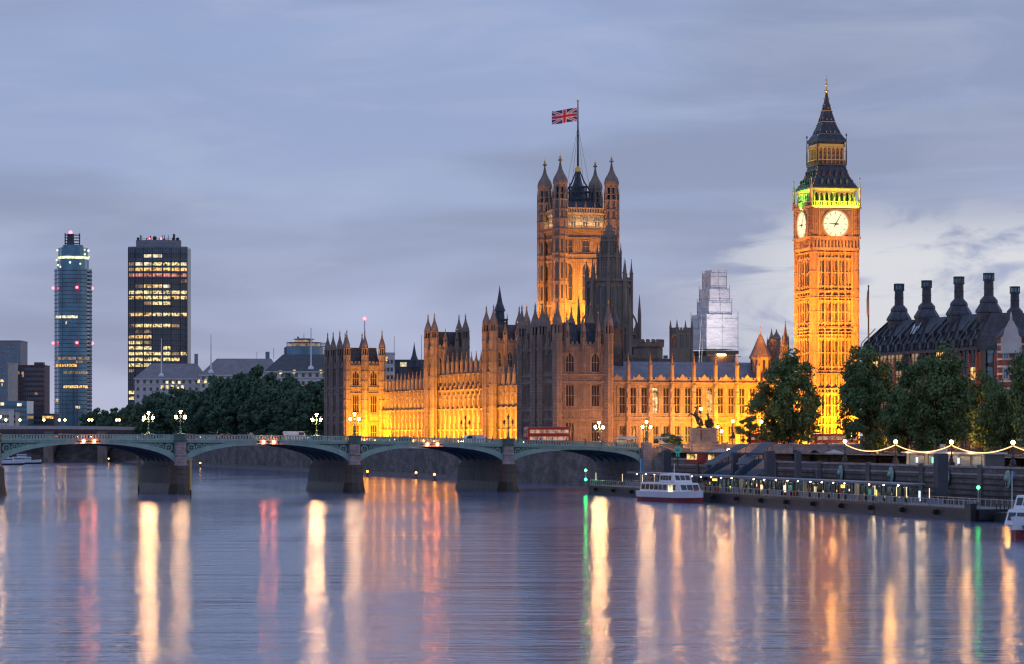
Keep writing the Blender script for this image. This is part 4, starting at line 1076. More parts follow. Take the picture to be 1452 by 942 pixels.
# ================================================================== BUILDINGS ON THE RIGHT
def bronze_block():
    t = thing('office_block', 'dark bronze-roofed office block with tall drum chimneys behind the riverside trees', 'office building', (87.5, 700, 0), math.atan2(-.954, .3))
    L_ = 62.0; ze = 32.6; zr = 40.6; D_ = 26.0
    m = MB(); m.box(.6, L_ - .6, .6, D_, 8.6, ze)
    obj('wall', m, 'glass_dark', t)
    # stone piers with glazed bays between them
    nb = 14; bw = L_ / nb
    m = MB(); m.box(-.35, .35, -.1, .6, 8.6, ze - 1.2); pm = m.mesh('brick_pier', 'red_brick')
    for k in range(nb + 1): obj('brick_pier', pm, None, t, (k * bw, 0, 0))
    for e in range(7): obj('brick_pier', pm, None, t, (L_, e * D_ / 6, 0), PI / 2)
    fl = [8.6 + 3.9 * i for i in range(6)]
    wm = MB(); w_, h_ = bw - .9, 2.9
    wm.quad((-w_ / 2, .2, 0), (w_ / 2, .2, 0), (w_ / 2, .2, h_), (-w_ / 2, .2, h_), 1); wm.box(-w_ / 2, w_ / 2, -.05, .3, -.9, -.05, 0); wm.box(-.06, .06, .05, .19, 0, h_, 0); wm.box(-w_ / 2, w_ / 2, .1, .19, h_ * .62, h_ * .66, 0)
    meD = wm.mesh('window', ['iron_roof', 'glass_blue']); meL = wm.mesh('window', ['iron_roof', 'win_amber']); meP = wm.mesh('window', ['iron_roof', 'win_dim'])
    rnd = random.Random(5)
    for k in range(nb):
        for j, z in enumerate(fl):
            q = rnd.random(); obj('window', meL if q < .12 else meP if q < .3 else meD, None, t, ((k + .5) * bw, 0, z + 1.0))
    for e in range(3):
        for z in fl[3:]: obj('window', meP if rnd.random() < .3 else meD, None, t, (L_, 4.3 + e * 8.6 / 2, z + 1.0), PI / 2)
    # steep roof with ribs running down into the bays
    m = MB(); i = 4.2
    A = [(-.6, -.8), (L_ + .6, -.8), (L_ + .6, D_), (-.6, D_)]; B = [(6.0, i), (L_ - 1.5, i), (L_ - 1.5, D_ - 4), (6.0, D_ - 4)]
    A2 = [(-.2, -.4), (L_ + .2, -.4), (L_ + .2, D_), (-.2, D_)]
    m.prism(A, ze - .6, ze, 0); m.prism(A2, ze, ze + 2.6, 0, [(.3, .4), (L_ - .2, .4), (L_ - .2, D_), (.3, D_)])
    m.prism([(.3, .4), (L_ - .2, .4), (L_ - .2, D_), (.3, D_)], ze + 2.6, zr, 0, B)
    obj('roof', m, 'iron_roof', t)
    m = MB()
    chim = [9.8, 25.2, 42.4, 57.6]
    for k in range(nb + 1):
        x = k * bw; c = min(chim, key=lambda v: abs(v - x)); xt = max(6.0, min(L_ - 1.5, x + (c - x) * .55))
        m.tube([(x, -.55, ze + .1), (x, .25, ze + 2.7), (xt, i - .1, zr + .1)], [.3, .3, .24], 4, 0)
        m.tube([(x - bw * .5, .1, ze + 1.5), (x - bw * .5, .5, ze + 3.0), ((x - bw * .5) * .5 + xt * .5, i * .55, ze + 6.4)], .12, 4, 0)
    obj('roof_rib', m, 'iron_black', t)
    for k in range(nb):
        m = MB(); x = (k + .5) * bw; m.box(x - .7, x + .7, -.62, .6, ze + .4, ze + 2.0, 0); m.box(x - .55, x + .55, -.66, -.621, ze + .55, ze + 1.8, 1)
        m.box(x - .45, x + .45, .5, 1.6, ze + 3.0, ze + 4.2, 0); m.box(x - .35, x + .35, .46, .499, ze + 3.1, ze + 4.1, 1)
        obj('dormer', m, ['iron_roof', 'glass_blue'], t)
    m = MB(); m.T = Matrix.Translation((24.5, 2.2, ze + 5.2)); m.add([(-2.6, -1.0, -1.9), (1.6, -1.0, -1.9), (2.6, .6, 1.9), (-1.0, .6, 1.9)], [(0, 1, 2, 3)])
    obj('skylight', m, mat('sky_glass', (.55, .62, .70), .1, spec=1), t)
    m = MB(); m.prism([(1, 20), (14, 20), (14, 46), (1, 46)], 8.6, ze, 0); m.prism([(.5, 20), (14.5, 20), (14.5, 46.5), (.5, 46.5)], ze, zr, 0, [(4, 20), (11, 20), (11, 43), (4, 43)]); obj('rear_wing', m, 'iron_roof', t)
    for k, (c, i) in enumerate([(v, 2.0) for v in chim] + [(6.8, 35.2)]):
        z0 = zr - 2.6; m = MB()
        m.lathe(c, i + 3, [(z0 - 2.6, 2.8), (z0 + 2.6, 2.8), (z0 + 2.7, 3.1), (z0 + 3.2, 3.05), (z0 + 4.9, 2.0), (z0 + 5.0, 2.1), (z0 + 5.6, 2.0), (z0 + 6.5, 1.2)], 8)
        m.lathe(c, i + 3, [(z0 + 6.5, 1.12), (z0 + 10.0, 1.08)], 16)
        m.lathe(c, i + 3, [(z0 + 10.0, 1.32), (z0 + 10.4, 1.32)], 16); m.lathe(c, i + 3, [(z0 + 11.4, 1.32), (z0 + 11.8, 1.32)], 16)
        for q in range(10):
            a = q * PI / 5; m.lathe(c + 1.2 * math.cos(a), i + 3 + 1.2 * math.sin(a), [(z0 + 10.4, .1), (z0 + 11.4, .1)], 4)
        m.lathe(c, i + 3, [(z0 + 8.2, 1.2), (z0 + 8.35, 1.2)], 16); m.lathe(c, i + 3, [(z0 + 10.4, .9), (z0 + 11.4, .9)], 12, 0, 1)
        obj('chimney', m, ['iron_roof', 'glass_blue'], t)
bronze_block()
def banded():
    t = thing('brick_house', 'red brick and white banded gabled house at the right edge with round turret', 'building', (X_(1416, 600), 600, 0), R(-14))
    m = MB(); z = 8.6; k = 0
    while z < 33:
        h_ = 1.15 if k % 2 == 0 else .42; mi = 0 if k % 2 == 0 else 1; e = 0 if mi == 0 else .05
        m.lathe(2.6, 3, [(z, 3.1 + e), (z + h_, 3.1 + e)], 16, 0, mi); m.box(4.6 - e, 26, 1.2 - e, 18, z, z + h_, mi); z += h_; k += 1
    obj('wall', m, ['red_brick', 'white_wall'], t)
    m = MB(); m.lathe(2.6, 3, [(z, 3.4), (z + .5, 3.4), (z + .6, 3.0), (z + 1.6, 2.4), (z + 2.6, 1.2), (z + 3.0, .2)], 16, 0)
    m.add([(4.6, 1.0, z), (26, 1.0, z), (26, 9, z + 9), (6.5, 9, z + 9), (4.6, 18, z), (26, 18, z)], [(0, 1, 2, 3), (3, 2, 5, 4), (0, 3, 4)])
    obj('roof', m, 'slate', t)
    # scrolled white gable
    m = MB(); m.T = TR(-4.2, -1.25, 0); xs = [4.7, 5.2, 5.5, 6.4, 7.3, 8.2, 8.5, 9.0]; m.slab(xs, [z - 3] * 8, [z, z + .4, z + 1.8, z + 3.6, z + 3.6, z + 1.8, z + .4, z], .7, 1.3)
    m.lathe(6.85, 1.0, [(z + 3.6, .3), (z + 4.6, .25), (z + 5.6, .03)], 8); m.box(4.5, 9.2, .6, 1.1, z - 3.3, z - 3.0)
    obj('gable', m, 'white_wall', t)
    wm = MB(); wm.box(-.75, .75, -.1, -.005, -.1, 2.5, 0); wm.box(-.55, .55, -.13, -.101, .1, 2.3, 1); wm.box(-.04, .04, -.15, -.131, .1, 2.3, 0); wm.box(-.55, .55, -.15, -.131, 1.1, 1.18, 0)
    me = wm.mesh('window', ['white_wall', 'glass_blue'])
    for x in (6.9, 10.5, 14): [obj('window', me, None, t, (x, 1.14, zz)) for zz in (14, 19.4, 24.5, 29.2)]
    for a in (-110, -60):
        for zz in (14, 19.4, 24.5, 28.8): obj('window', me, None, t, (2.6 + 3.02 * math.cos(R(a)), 3 + 3.02 * math.sin(R(a)), zz), R(a + 90))
    m = MB(); m.box(14, 16, 8, 10, z + 4, z + 14); m.box(13.8, 16.2, 7.8, 10.2, z + 14, z + 14.6); obj('chimney', m, 'red_brick', t)
banded()
fp = thing('flagpole', 'tall bare dark flagpole with furled flag right of the clock tower', 'flagpole', (X_(1231.5, 720), 720, 8.6))
m = MB(); m.lathe(0, 0, [(0, .35), (42, .16)], 8); m.ball((0, 0, 42.1), .25); obj('pole', m, 'iron_black', fp)
m = MB(); m.lathe(-.2, 0, [(34, .08), (35, .3), (38.5, .35), (41, .12)], 6); obj('furled_flag', m, 'cloth_grey', fp)
# wrapped tower, church tower behind the palace
def wrapped():
    Y = 1090.0; t = thing('wrapped_tower', 'stepped tower wrapped in white scaffold sheeting behind the palace roof', 'scaffolded tower', (X_(1013, Y), Y, 0), R(22))
    px = Y / F; zz = lambda y: Z_(y, Y)
    m = MB(); m.sq(0, 0, [(8.6, 6.1), (zz(498), 6.1)]); obj('tower_base', m, 'stone_grime_shade', t)
    m = MB(); prev = zz(496)
    for (y1, w) in ((447, 6.7), (428, 4.9), (410, 4.3), (388, 3.4)):
        z1 = zz(y1); m.sq(0, 0, [(prev, w), (prev + (z1 - prev) * .5, w * 1.02), (z1, w * .985)]); prev = z1
    m.sq(.3, 0, [(prev, 3.0), (prev + 1.2, 2.9)])
    for v in range(len(m.v)): pass
    obj('sheeting', m, 'sheet', t)
    m = MB()
    for (y0, y1, w) in ((496, 447, 6.7), (447, 428, 4.9), (428, 410, 4.3), (410, 388, 3.4)):
        z0, z1 = zz(y0), zz(y1); z = z0 + 1
        while z < z1:
            for k in range(4): m.T = TR(0, 0, 0, k * PI / 2); m.box(-w - .2, w + .2, -w - .22, -w - .12, z, z + .07); m.T = Matrix()
            z += 3.6
        for k in range(4):
            m.T = TR(0, 0, 0, k * PI / 2)
            for q in range(3): x = -w + q * w; m.box(x - .05, x + .05, -w - .24, -w - .16, z0, z1 + 1.2)
            m.T = Matrix()
    obj('scaffold', m, 'rail_steel', t)
    m = MB(); m.box(-7, 7, -7, 7, zz(503), zz(498)); m.box(-8, 8, -7.2, -6.9, zz(507), zz(506)); obj('scaffold_platform', m, 'bark', t)
    m = MB(); m.tube([(-9, -4, zz(540)), (-7, -3, zz(450)), (-5, -2, zz(385))], .14, 4); m.tube([(-7.6, -4, zz(540)), (-6.4, -3, zz(450)), (-4.6, -2, zz(385))], .14, 4); obj('hoist_mast', m, 'rail_steel', t)
wrapped()
def church():
    Y = 1000.0; t = thing('church_tower', 'square grey church tower with four slim pinnacles behind the palace roof', 'church tower', (X_(966, Y), Y, 0), R(20))
    zt = Z_(468, Y); m = MB(); m.sq(0, 0, [(8.6, 2.9), (zt, 2.85)], 0); m.sq(0, 0, [(zt - .5, 3.1), (zt, 3.1)], 0)
    for k in range(4):
        m.T = TR(0, 0, 0, k * PI / 2)
        for x in (-1.1, 1.1): m.box(x - .5, x + .5, -2.93, -2.8, zt - 6.4, zt - 1.8, 1); m.box(x - .08, x + .08, -2.97, -2.9, zt - 6.4, zt - 1.8, 0)
        for q in range(5): x = -2.6 + q * 1.15; m.box(x, x + .6, -3.0, -2.6, zt, zt + .8, 0)
        m.T = Matrix(); a = PI / 4 + k * PI / 2
        m.lathe(4.1 * math.cos(a), 4.1 * math.sin(a), [(30, .45), (zt + .4, .42), (zt + .6, .5), (zt + 3.6, .05)], 6, None, 0)
    obj('tower_body', m, ['stone_grime_shade', 'glass_dark'], t)
church()
def distant_turret():
    Y = 900.0; t = thing('stone_turret', 'slim grey domed turret just left of the clock tower behind the palace roof', 'turret', (X_(1101, Y), Y, 0), 0)
    m = MB(); z = lambda y: Z_(y, Y); m.lathe(0, 0, [(8.6, 2.0), (z(500), 2.0), (z(499), 1.5), (z(482), 1.35), (z(481), 1.6), (z(476), 1.1), (z(472), .4), (z(467), .08)], 8)
    obj('turret_body', m, 'stone_grime_shade', t)
distant_turret()
# ================================================================== FAR LEFT: towers and blocks
def slab_tower():
    Y = 1511.0; cx = X_(223, Y); t = thing('office_tower', 'tall dark glass office tower with rows of lit yellow windows', 'office tower', (cx, Y, 0), 0)
    hw = 15.9; z = lambda y: Z_(y, Y)
    def fy(x): return 1.9 * (x / hw) ** 2        # gently bowed front
    fac = [(x, fy(x)) for x in [-hw + 2 * hw * k / 8 for k in range(9)]]
    m = MB(); m.prism([(a, b + .4) for a, b in fac] + [(hw + 1, 10), (hw, 18), (-hw, 18), (-hw - 1, 10)], 8, z(352), 0)
    obj('tower_body', m, 'glass_tower', t)
    m = MB(); zt = z(352)
    pl = [(a * .985, b + .9) for a, b in fac] + [(hw * .9, 17), (-hw * .9, 17)]
    m.prism([(a * 1.005, b + .1) for a, b in fac] + [(hw, 18), (-hw, 18)], zt, zt + .9, 0)
    m.prism([(a * .76, b + 3) for a, b in fac] + [(hw * .7, 15), (-hw * .7, 15)], zt + .9, zt + 4.6, 1)
    obj('roof_storey', m, ['glass_tower', 'grey_clad'], t)
    m = MB(); rnd = random.Random(3)
    for k in range(26):
        x = -11 + 22 * rnd.random(); hgt = .8 + 2.8 * rnd.random() ** 2; m.box(x - .09, x + .09, 4 + rnd.random() * 6, 4.2 + rnd.random() * 6, zt + 4.6, zt + 4.6 + hgt)
    m.box(-3.0, -1.2, 5, 7, zt + 4.6, zt + 6.6); m.box(-11.5, 11.5, 3.8, 3.95, zt + 5.2, zt + 5.35)
    m.box(-11.5, -10.3, 4, 5, zt + 4.6, zt + 6); m.box(9.6, 11.2, 4, 5, zt + 4.6, zt + 5.9)
    obj('antenna', m, 'iron_black', t)
    m = MB()
    for x in (-4.6, 1.6): m.ball((x, 3.6, zt + 5.3), .42, 8, 5)
    obj('warning_light', m, 'beacon_red', t)
    bounds = [-hw, -12.2, -7.6, -2.8, 2.9, 7.3, 12.1, hw]
    # y row (photo), states for seven bays: y=yellow a=amber p=pale d=dim r=red .=dark
    rows = [(363, '..pp...'), (374.3, 'dppyyyp'), (382, 'daaaaaa'), (390, 'rrrrrrr'), (398, '......d'), (406, '.daap..'), (414.6, 'yyyyyyy'), (422, 'yayyyay'), (430, '..dyy..'),
            (438, '.......'), (446, 'aaayyya'), (454, '.......'), (461.8, 'dyyyyd.'), (470, '.dd....'), (477.7, 'aaa....'), (485.8, 'yyd....'), (493.5, 'yyy.y..'), (501.5, 'yyyyydy'), (509.7, 'yyyyyy.'),
            (517.8, 'yyydd..'), (525.6, 'd......'), (533.4, '.......'), (541.2, '.......'), (549, '.......'), (556.6, 'y......'), (564.6, 'y......'), (572, '.......')]
    key = {'y': 'win_yellow', 'a': 'win_amber', 'p': 'win_pale', 'd': 'win_dim', 'r': 'win_red'}
    dk = MB(); fr = MB()
    for (yy, st) in rows:
        zc = z(yy); 
        for k in range(7):
            a, b = bounds[k] + .35, bounds[k + 1] - .35; n = 3
            xs = [a + (b - a) * q / n for q in range(n + 1)]
            w = MB(); 
            tgt = dk if st[k] == '.' else w
            tgt.slab(xs, [zc - .85] * (n + 1), [zc + .85] * (n + 1), 0, .1) if False else None
            for q in range(n):
                tgt.quad((xs[q] + .06, fy(xs[q]) + .18, zc - .85), (xs[q + 1] - .06, fy(xs[q + 1]) + .18, zc - .85), (xs[q + 1] - .06, fy(xs[q + 1]) + .18, zc + .85), (xs[q] + .06, fy(xs[q]) + .18, zc + .85))
            if st[k] != '.': obj('lit_window', w, key[st[k]], t)
        xs = [-hw + 2 * hw * q / 8 for q in range(9)]
        for q in range(8): fr.quad((xs[q], fy(xs[q]) + .12, zc + 1.0), (xs[q + 1], fy(xs[q + 1]) + .12, zc + 1.0), (xs[q + 1], fy(xs[q + 1]) + .12, zc + 1.35), (xs[q], fy(xs[q]) + .12, zc + 1.35))
    for q in range(1, 27):
        bq = -hw + 2 * hw * q / 27; fr.box(bq - .05, bq + .05, fy(bq) + .1, fy(bq) + .19, 8, zt)
    for b in bounds: fr.box(b - .12, b + .12, fy(b) - .1, fy(b) + .3, 8, zt)
    o = obj('dark_window', dk, 'glass_dark', t); o['kind'] = 'stuff'
    obj('facade_frame', fr, 'iron_roof', t)
slab_tower()
def round_tower():
    Y = 2366.0; t = thing('residential_tower', 'very tall slender blue glass tower with stepped lit crown and red lights', 'tower block', (X_(103.5, Y), Y, 0), R(8))
    z = lambda y: Z_(y, Y); m = MB(); n = 25; r = 15.0
    def petal(rr): return [(rr * (1 + .07 * math.cos(5 * (a_ := 2 * PI * k / 50))) * math.cos(a_ + .3), rr * (1 + .07 * math.cos(5 * a_)) * math.sin(a_ + .3)) for k in range(50)]
    m.prism(petal(r), 8, z(382)); obj('tower_body', m, 'glass_blue', t)
    m = MB(); m.prism(petal(r * .86), z(382), z(368)); m.prism(petal(r * .8), z(365), z(352)); m.lathe(0, 0, [(z(352), 9), (z(348), 8.6)], 16); obj('crown', m, 'glass_blue', t)
    m = MB(); m.prism(petal(r * .83), z(369), z(364.5)); 
    rnd = random.Random(1)
    for k in range(12): a = PI + rnd.random() * PI; zz = z(355 + rnd.random() * 26); m.ball((13.4 * math.cos(a), 13.4 * math.sin(a), zz), .9, 6, 4)
    obj('crown_lighting', m, 'crown_light', t)
    m = MB(); m.sq(-2, 0, [(z(348), 3.0), (z(332), 2.7)]); 
    for x in (-6.5, 5.5): m.box(x - .5, x + .5, -.5, .5, z(350), z(331))
    for zz in (334, 338, 342, 346): m.box(-6.8, 5.8, -3.2, 3.2, z(zz), z(zz) + .5)
    obj('roof_mast', m, 'slate', t)
    m = MB(); m.ball((-2, 0, z(330)), 1.5, 8, 5)
    for yy in (409, 487): 
        for a in (-172, -78, -12): m.ball((16.6 * math.cos(R(a)), 16.6 * math.sin(R(a)), z(yy)), 1.1, 8, 5)
    obj('warning_light', m, 'beacon_red', t)
    m = MB()
    for a in (-125, -72, -20): m.box(16.2 * math.cos(R(a)) - .35, 16.2 * math.cos(R(a)) + .35, 16.2 * math.sin(R(a)) - .35, 16.2 * math.sin(R(a)) + .35, 8, z(382))
    zz = z(588)
    while zz < z(386): m.box(13.6, 16.0, -6, -3, zz, zz + 1.2); zz += 3.3
    obj('fin', m, 'grey_clad', t)
    m = MB(); fl = z(586)
    while fl < z(384):
        m.prism(petal(r * 1.012), fl, fl + .5); fl += 3.4
    obj('floor_edge', m, 'slate', t)
    rr = r * 1.085
    for (yy, a0, a1, mt) in ((450.5, -150, -75, 'win_pale'), (509, -150, -80, 'win_dim'), (514, -80, -60, 'win_dim'), (519, -150, -78, 'win_amber'), (529, -118, -40, 'win_dim'), (549, -118, -40, 'win_amber'), (509, -75, -30, 'win_dim'), (578, -82, -68, 'win_pale'), (568, -150, -138, 'win_amber'), (459, -112, -107, 'win_pale')):
        m = MB(); K = 12
        for k in range(K):
            a, b = R(a0 + (a1 - a0) * k / K), R(a0 + (a1 - a0) * (k + .86) / K)
            m.quad((rr * math.cos(a), rr * math.sin(a), z(yy) - 1.1), (rr * math.cos(b), rr * math.sin(b), z(yy) - 1.1), (rr * math.cos(b), rr * math.sin(b), z(yy) + 1.1), (rr * math.cos(a), rr * math.sin(a), z(yy) + 1.1))
        obj('lit_window', m, mt, t)
round_tower()
def block(name, label, cat, px0, px1, ytop, Y, depth, mt, rz=0, lit=(), fh=3.3, extra=None, litm='win_amber', grid=None):
    x0, x1 = X_(px0, Y), X_(px1, Y); W_ = x1 - x0; zt = Z_(ytop, Y)
    t = thing(name, label, cat, (x0, Y, 0), rz)
    m = MB(); m.box(0, W_, 0, depth, 7.5, zt); m.box(-.2, W_ + .2, -.2, depth + .2, zt, zt + .6); obj('wall', m, mt, t)
    if grid:
        g = MB(); nx, gm = grid; z = 10.0
        while z < zt - 2.5:
            for k in range(nx): x = W_ * (k + .5) / nx; w = W_ / nx * .34; g.box(x - w, x + w, -.06, -.003, z, z + 1.7)
            z += fh
        o = obj('window', g, gm, t); o['kind'] = 'stuff'
    for (a, b, y) in lit:
        m = MB(); xa, xb = X_(a, Y) - x0, X_(b, Y) - x0; k = max(1, int((xb - xa) / 2.2)); z = Z_(y, Y)
        for q in range(k): m.box(xa + (xb - xa) * q / k + .15, xa + (xb - xa) * (q + 1) / k - .15, -.12, -.065, z - .9, z + .9)
        obj('lit_window', m, litm, t)
    return t, W_, zt
block('tower_block', 'pale grey tower block cut by the left edge of the photo', 'tower block', -30, 29, 484, 2050, 30, 'grey_clad', 0, [(0, 6, 540)], grid=(9, 'glass_blue'))
tb, W_, zt = block('office_slab', 'dark brown-red slab block on the far left bank', 'office building', 21, 63, 519, 1900, 22, 'brown_clad', 0, [(23, 28, 529), (30, 34, 529), (31, 34, 533), (49, 54, 558)], litm='win_dim', grid=(14, 'glass_tower'))
m = MB(); m.box(12, 18, 6, 14, zt, zt + 2.6); obj('plant_room', m, 'slate', tb)
block('stair_tower', 'narrow cream tower strip beside the brown slab block', 'building', 11, 21, 516, 1880, 12, 'cream_wall')
block('glass_offices', 'low blue glass offices with stepped roof under the brown slab block', 'office building', -20, 38, 570, 1800, 25, 'glass_blue', 0, [(0, 6, 573), (24, 31, 574), (2, 4, 546)], litm='win_pale', grid=(16, 'glass_dark'))
block('apartment_house', 'white low apartment house with small dark windows at the far left', 'apartment building', -10, 13, 582, 1720, 16, 'white_wall', grid=(7, 'glass_dark'))
block('quay_house', 'small pale quay house right of the white apartment house', 'building', 14, 22, 586, 1740, 14, 'cream_wall', grid=(3, 'glass_dark'))
block('riverside_flats', 'dim grey riverside flats between the brown slab block and the blue tower', 'apartment building', 38, 77, 588, 1850, 20, 'slate', 0, [(60, 76, 592)], litm='win_amber', grid=(12, 'glass_dark'))
block('distant_house', 'faint low houses beyond the trees right of the blue tower', 'building', 130, 178, 588, 1900, 20, 'grey_clad', grid=(10, 'glass_dark'))
def ministry():
    # pale stone office range with steep pitched roofs, flag masts
    for (name, label, px0, px1, ye, yr, Y, rz, rm, litrow) in (
        ('stone_offices', 'pale stone office range with steep grey roof right of the dark office tower', 191, 292, 536, 515, 1420, R(4), 'slate_pale', [(232, 258, 543), (226, 262, 549)]),
        ('stone_offices', 'long pale office range with brown roof behind the tallest garden trees', 284, 398, 531, 508, 1400, R(3), 'slate_pale', [(277, 296, 541)]),
        ('slate_offices', 'office range with wide dark blue slate roof below the round rooftop pavilion', 376, 474, 526, 502, 1300, R(2), 'slate', [(394, 402, 528), (412, 422, 527), (450, 470, 527)])):
        x0, x1 = X_(px0, Y), X_(px1, Y); W_ = x1 - x0; ze, zr = Z_(ye, Y), Z_(yr, Y)
        t = thing(name, label, 'office building', (x0, Y, 0), rz)
        m = MB(); m.box(0, W_, 0, 22, 7.5, ze - .8); obj('wall', m, 'white_wall', t)
        m = MB(); m.box(-.6, W_ + .6, -.6, 22.6, ze - .8, ze - .2); m.box(-.3, W_ + .3, -.3, 22, ze - 3.4, ze - 3.0); obj('cornice', m, 'white_wall', t)
        m = MB(); i = 6.5; m.prism([(-.4, -.4), (W_ + .4, -.4), (W_ + .4, 22.4), (-.4, 22.4)], ze - .2, zr, 0, [(i * 1.2, 8), (W_ - i * .8, 8), (W_ - i * .8, 14), (i * 1.2, 14)]); obj('roof', m, rm, t)
        g = MB(); z = ze - 2.8; nx = int(W_ / 3)
        for row in range(6):
            for k in range(nx): x = W_ * (k + .5) / nx; g.box(x - .65, x + .65, -.06, -.003, z, z + 1.7)
            z -= 3.7
        o = obj('window', g, 'glass_dark', t); o['kind'] = 'stuff'
        for (a, b, y) in litrow:
            m = MB(); xa, xb = X_(a, Y) - x0, X_(b, Y) - x0; k = max(1, int((xb - xa) / 2.4)); zz = Z_(y, Y)
            for q in range(k): xx = xa + (xb - xa) * (q + .5) / k; m.box(xx - .6, xx + .6, -.12, -.065, zz - .8, zz + .8)
            obj('lit_window', m, 'win_yellow', t)
        m = MB(); c = W_ * .37 if px0 != 376 else W_ * .66
        if px0 == 284: c = W_ * .13
        m.sq(c, 2.0, [(ze - .2, 1.5), (ze + 1.6, 1.3), (ze + 2.4, .5)], 0); m.lathe(c, 2.0, [(ze + 2.4, .42), (ze + 20, .2)], 6, None, 0)
        obj('roof_mast', m, 'white_paint', t)
        if px0 == 191: m = MB(); m.box(W_ - 6.4, W_ - 4.6, 9, 11, zr - 1, zr + 5); obj('chimney', m, 'grey_clad', t)
        if px0 == 284:
            m = MB(); m.box(W_ - 8, W_ - 6, 9, 11, zr - 1, zr + 3.5); obj('chimney', m, 'steel_blue', t)
            m = MB(); m.box(W_ - 4, W_ - 3.8, 9, 9.2, zr, zr + 5.5); m.box(W_ - 12.4, W_ - 12.2, 9, 9.2, zr, zr + 3.5); obj('roof_mast', m, 'grey_clad', t)
ministry()
def drum():
    Y = 1480.0; t = thing('rooftop_pavilion', 'round roof pavilion with curved canopies and a warm lit glass ring', 'building', (X_(431, Y), Y, 0))
    z = lambda y: Z_(y, Y); m = MB(); m.lathe(0, 0, [(8, 10.6), (z(493), 10.6)], 20, 0, 0); m.lathe(0, 0, [(z(493), 9.6), (z(491.6), 9.6)], 20, 0, 1)
    m.lathe(0, 0, [(z(487.5), 7.2), (z(486.2), 9.4), (z(485.7), 9.2)], 20, 0, 1); m.lathe(0, 0, [(z(482.5), 4.2), (z(481), 6.0), (z(480), 3.0)], 20, 0, 1)
    m.lathe(0, 0, [(z(480), .3), (z(473), .15)], 6, 0, 2); m.box(-3.6, -2.6, -.4, .4, z(482), z(477.5), 1)
    for k in range(20): a = k * PI / 10; m.lathe(9 * math.cos(a), 9 * math.sin(a), [(z(492), .14), (z(486), .14)], 4, 0, 2)
    obj('drum', m, ['glass_blue', 'grey_clad', 'white_paint'], t)
    m = MB(); m.lathe(0, 0, [(z(491.4), 7.4), (z(487.7), 7.4)], 20, 0, 0); m.lathe(0, 0, [(z(485.4), 4.6), (z(482.7), 4.6)], 20, 0, 0); obj('lit_ring', m, 'win_dim', t)
    m = MB()
    for k in range(3): m.box(9, 15 - k * 1.5, -2, 4, z(492 - k * 2.4), z(492 - k * 2.4) + .3)
    obj('terrace_canopy', m, 'grey_clad', t)
drum()
block('white_rooftop', 'white boxy rooftop between the south pavilion pinnacles and a dark clock spire', 'building', 543, 558, 502, 1200, 12, 'white_wall', 0, [(546, 550, 509)], grid=(3, 'glass_dark'))
block('low_rooftop', 'low dark rooftop with a lit terrace behind the lit river front', 'building', 556, 600, 512, 1230, 12, 'slate', 0, [(567, 577, 517)], litm='win_pale', grid=(8, 'glass_dark'))
def mast(px, y0, y1, Y, label, w=.3, mt='white_paint', lit=False):
    t = thing('mast', label, 'mast', (X_(px, Y), Y, 0)); m = MB(); m.lathe(0, 0, [(Z_(y1, Y), w), (Z_(y0, Y), w * .6)], 6); obj('pole', m, mt, t)
    if lit: m = MB(); m.ball((0, 0, Z_(y0, Y)), w * 1.5); obj('warning_light', m, 'beacon_red', t)
mast(517, 452, 525, 1150, 'tall white mast with a small red light above the south pavilion roof', .42, lit=True)
mast(559, 477, 520, 1200, 'thin grey mast above the white boxy rooftop', .16, 'grey_clad')
mast(597.5, 475, 515, 1200, 'thin grey mast left of the twin pinnacled towers', .16, 'grey_clad')
# far second bridge
def far_bridge():
    Y = 1300.0; x0, x1 = X_(-160, Y), X_(222, Y); t = thing('distant_bridge', 'low distant bridge with pale parapet beyond the green bridge', 'bridge', (x0, Y, 0), 0)
    L_ = x1 - x0; n = 30; xs = [L_ * k / n for k in range(n + 1)]; top = [Z_(604, Y) - .9 * ((x / L_ - .55) * 2) ** 2 for x in xs]
    m = MB(); m.slab(xs, [a - 1.5 for a in top], top, 0, 1.0, 0); m.slab(xs, [a - 1.5 for a in top], top, 17, 18, 0); obj('parapet', m, 'cream_wall', t)
    m = MB(); m.slab(xs, [a - 3.0 for a in top], [a - 1.51 for a in top], .1, 17.9, 0); obj('deck', m, 'brown_clad', t)
    for k in range(5):
        c = L_ * (k + .5) / 5; hw = L_ / 10 - 2.2; ex = [c - hw * math.cos(PI * q / 14) for q in range(15)]
        m = MB(); m.slab(ex, [1.5 + (top[15] - 5.6) * math.sin(PI * q / 14) for q in range(15)], [top[15] - 2.9] * 15, .2, 17.8); obj('arch', m, 'brown_clad', t)
        m = MB(); m.box(c + hw, c + hw + 4.4, -1.5, 19.5, -1, top[15] - 2.6); obj('pier', m, 'stone_grime_shade', t)
    for k, px in enumerate((8, 28, 62, 84, 92, 126, 130, 165, 169, 203)):
        m = MB(); x = X_(px, Y) - x0; m.lathe(x, .5, [(top[15] - .5, .12), (top[15] + 2.2, .1)], 6, None, 0); m.ball((x, .5, top[15] + 2.7), .5, 8, 5, 1); obj('bridge_lamp', m, ['iron_black', 'lamp_soft'], t)
far_bridge()
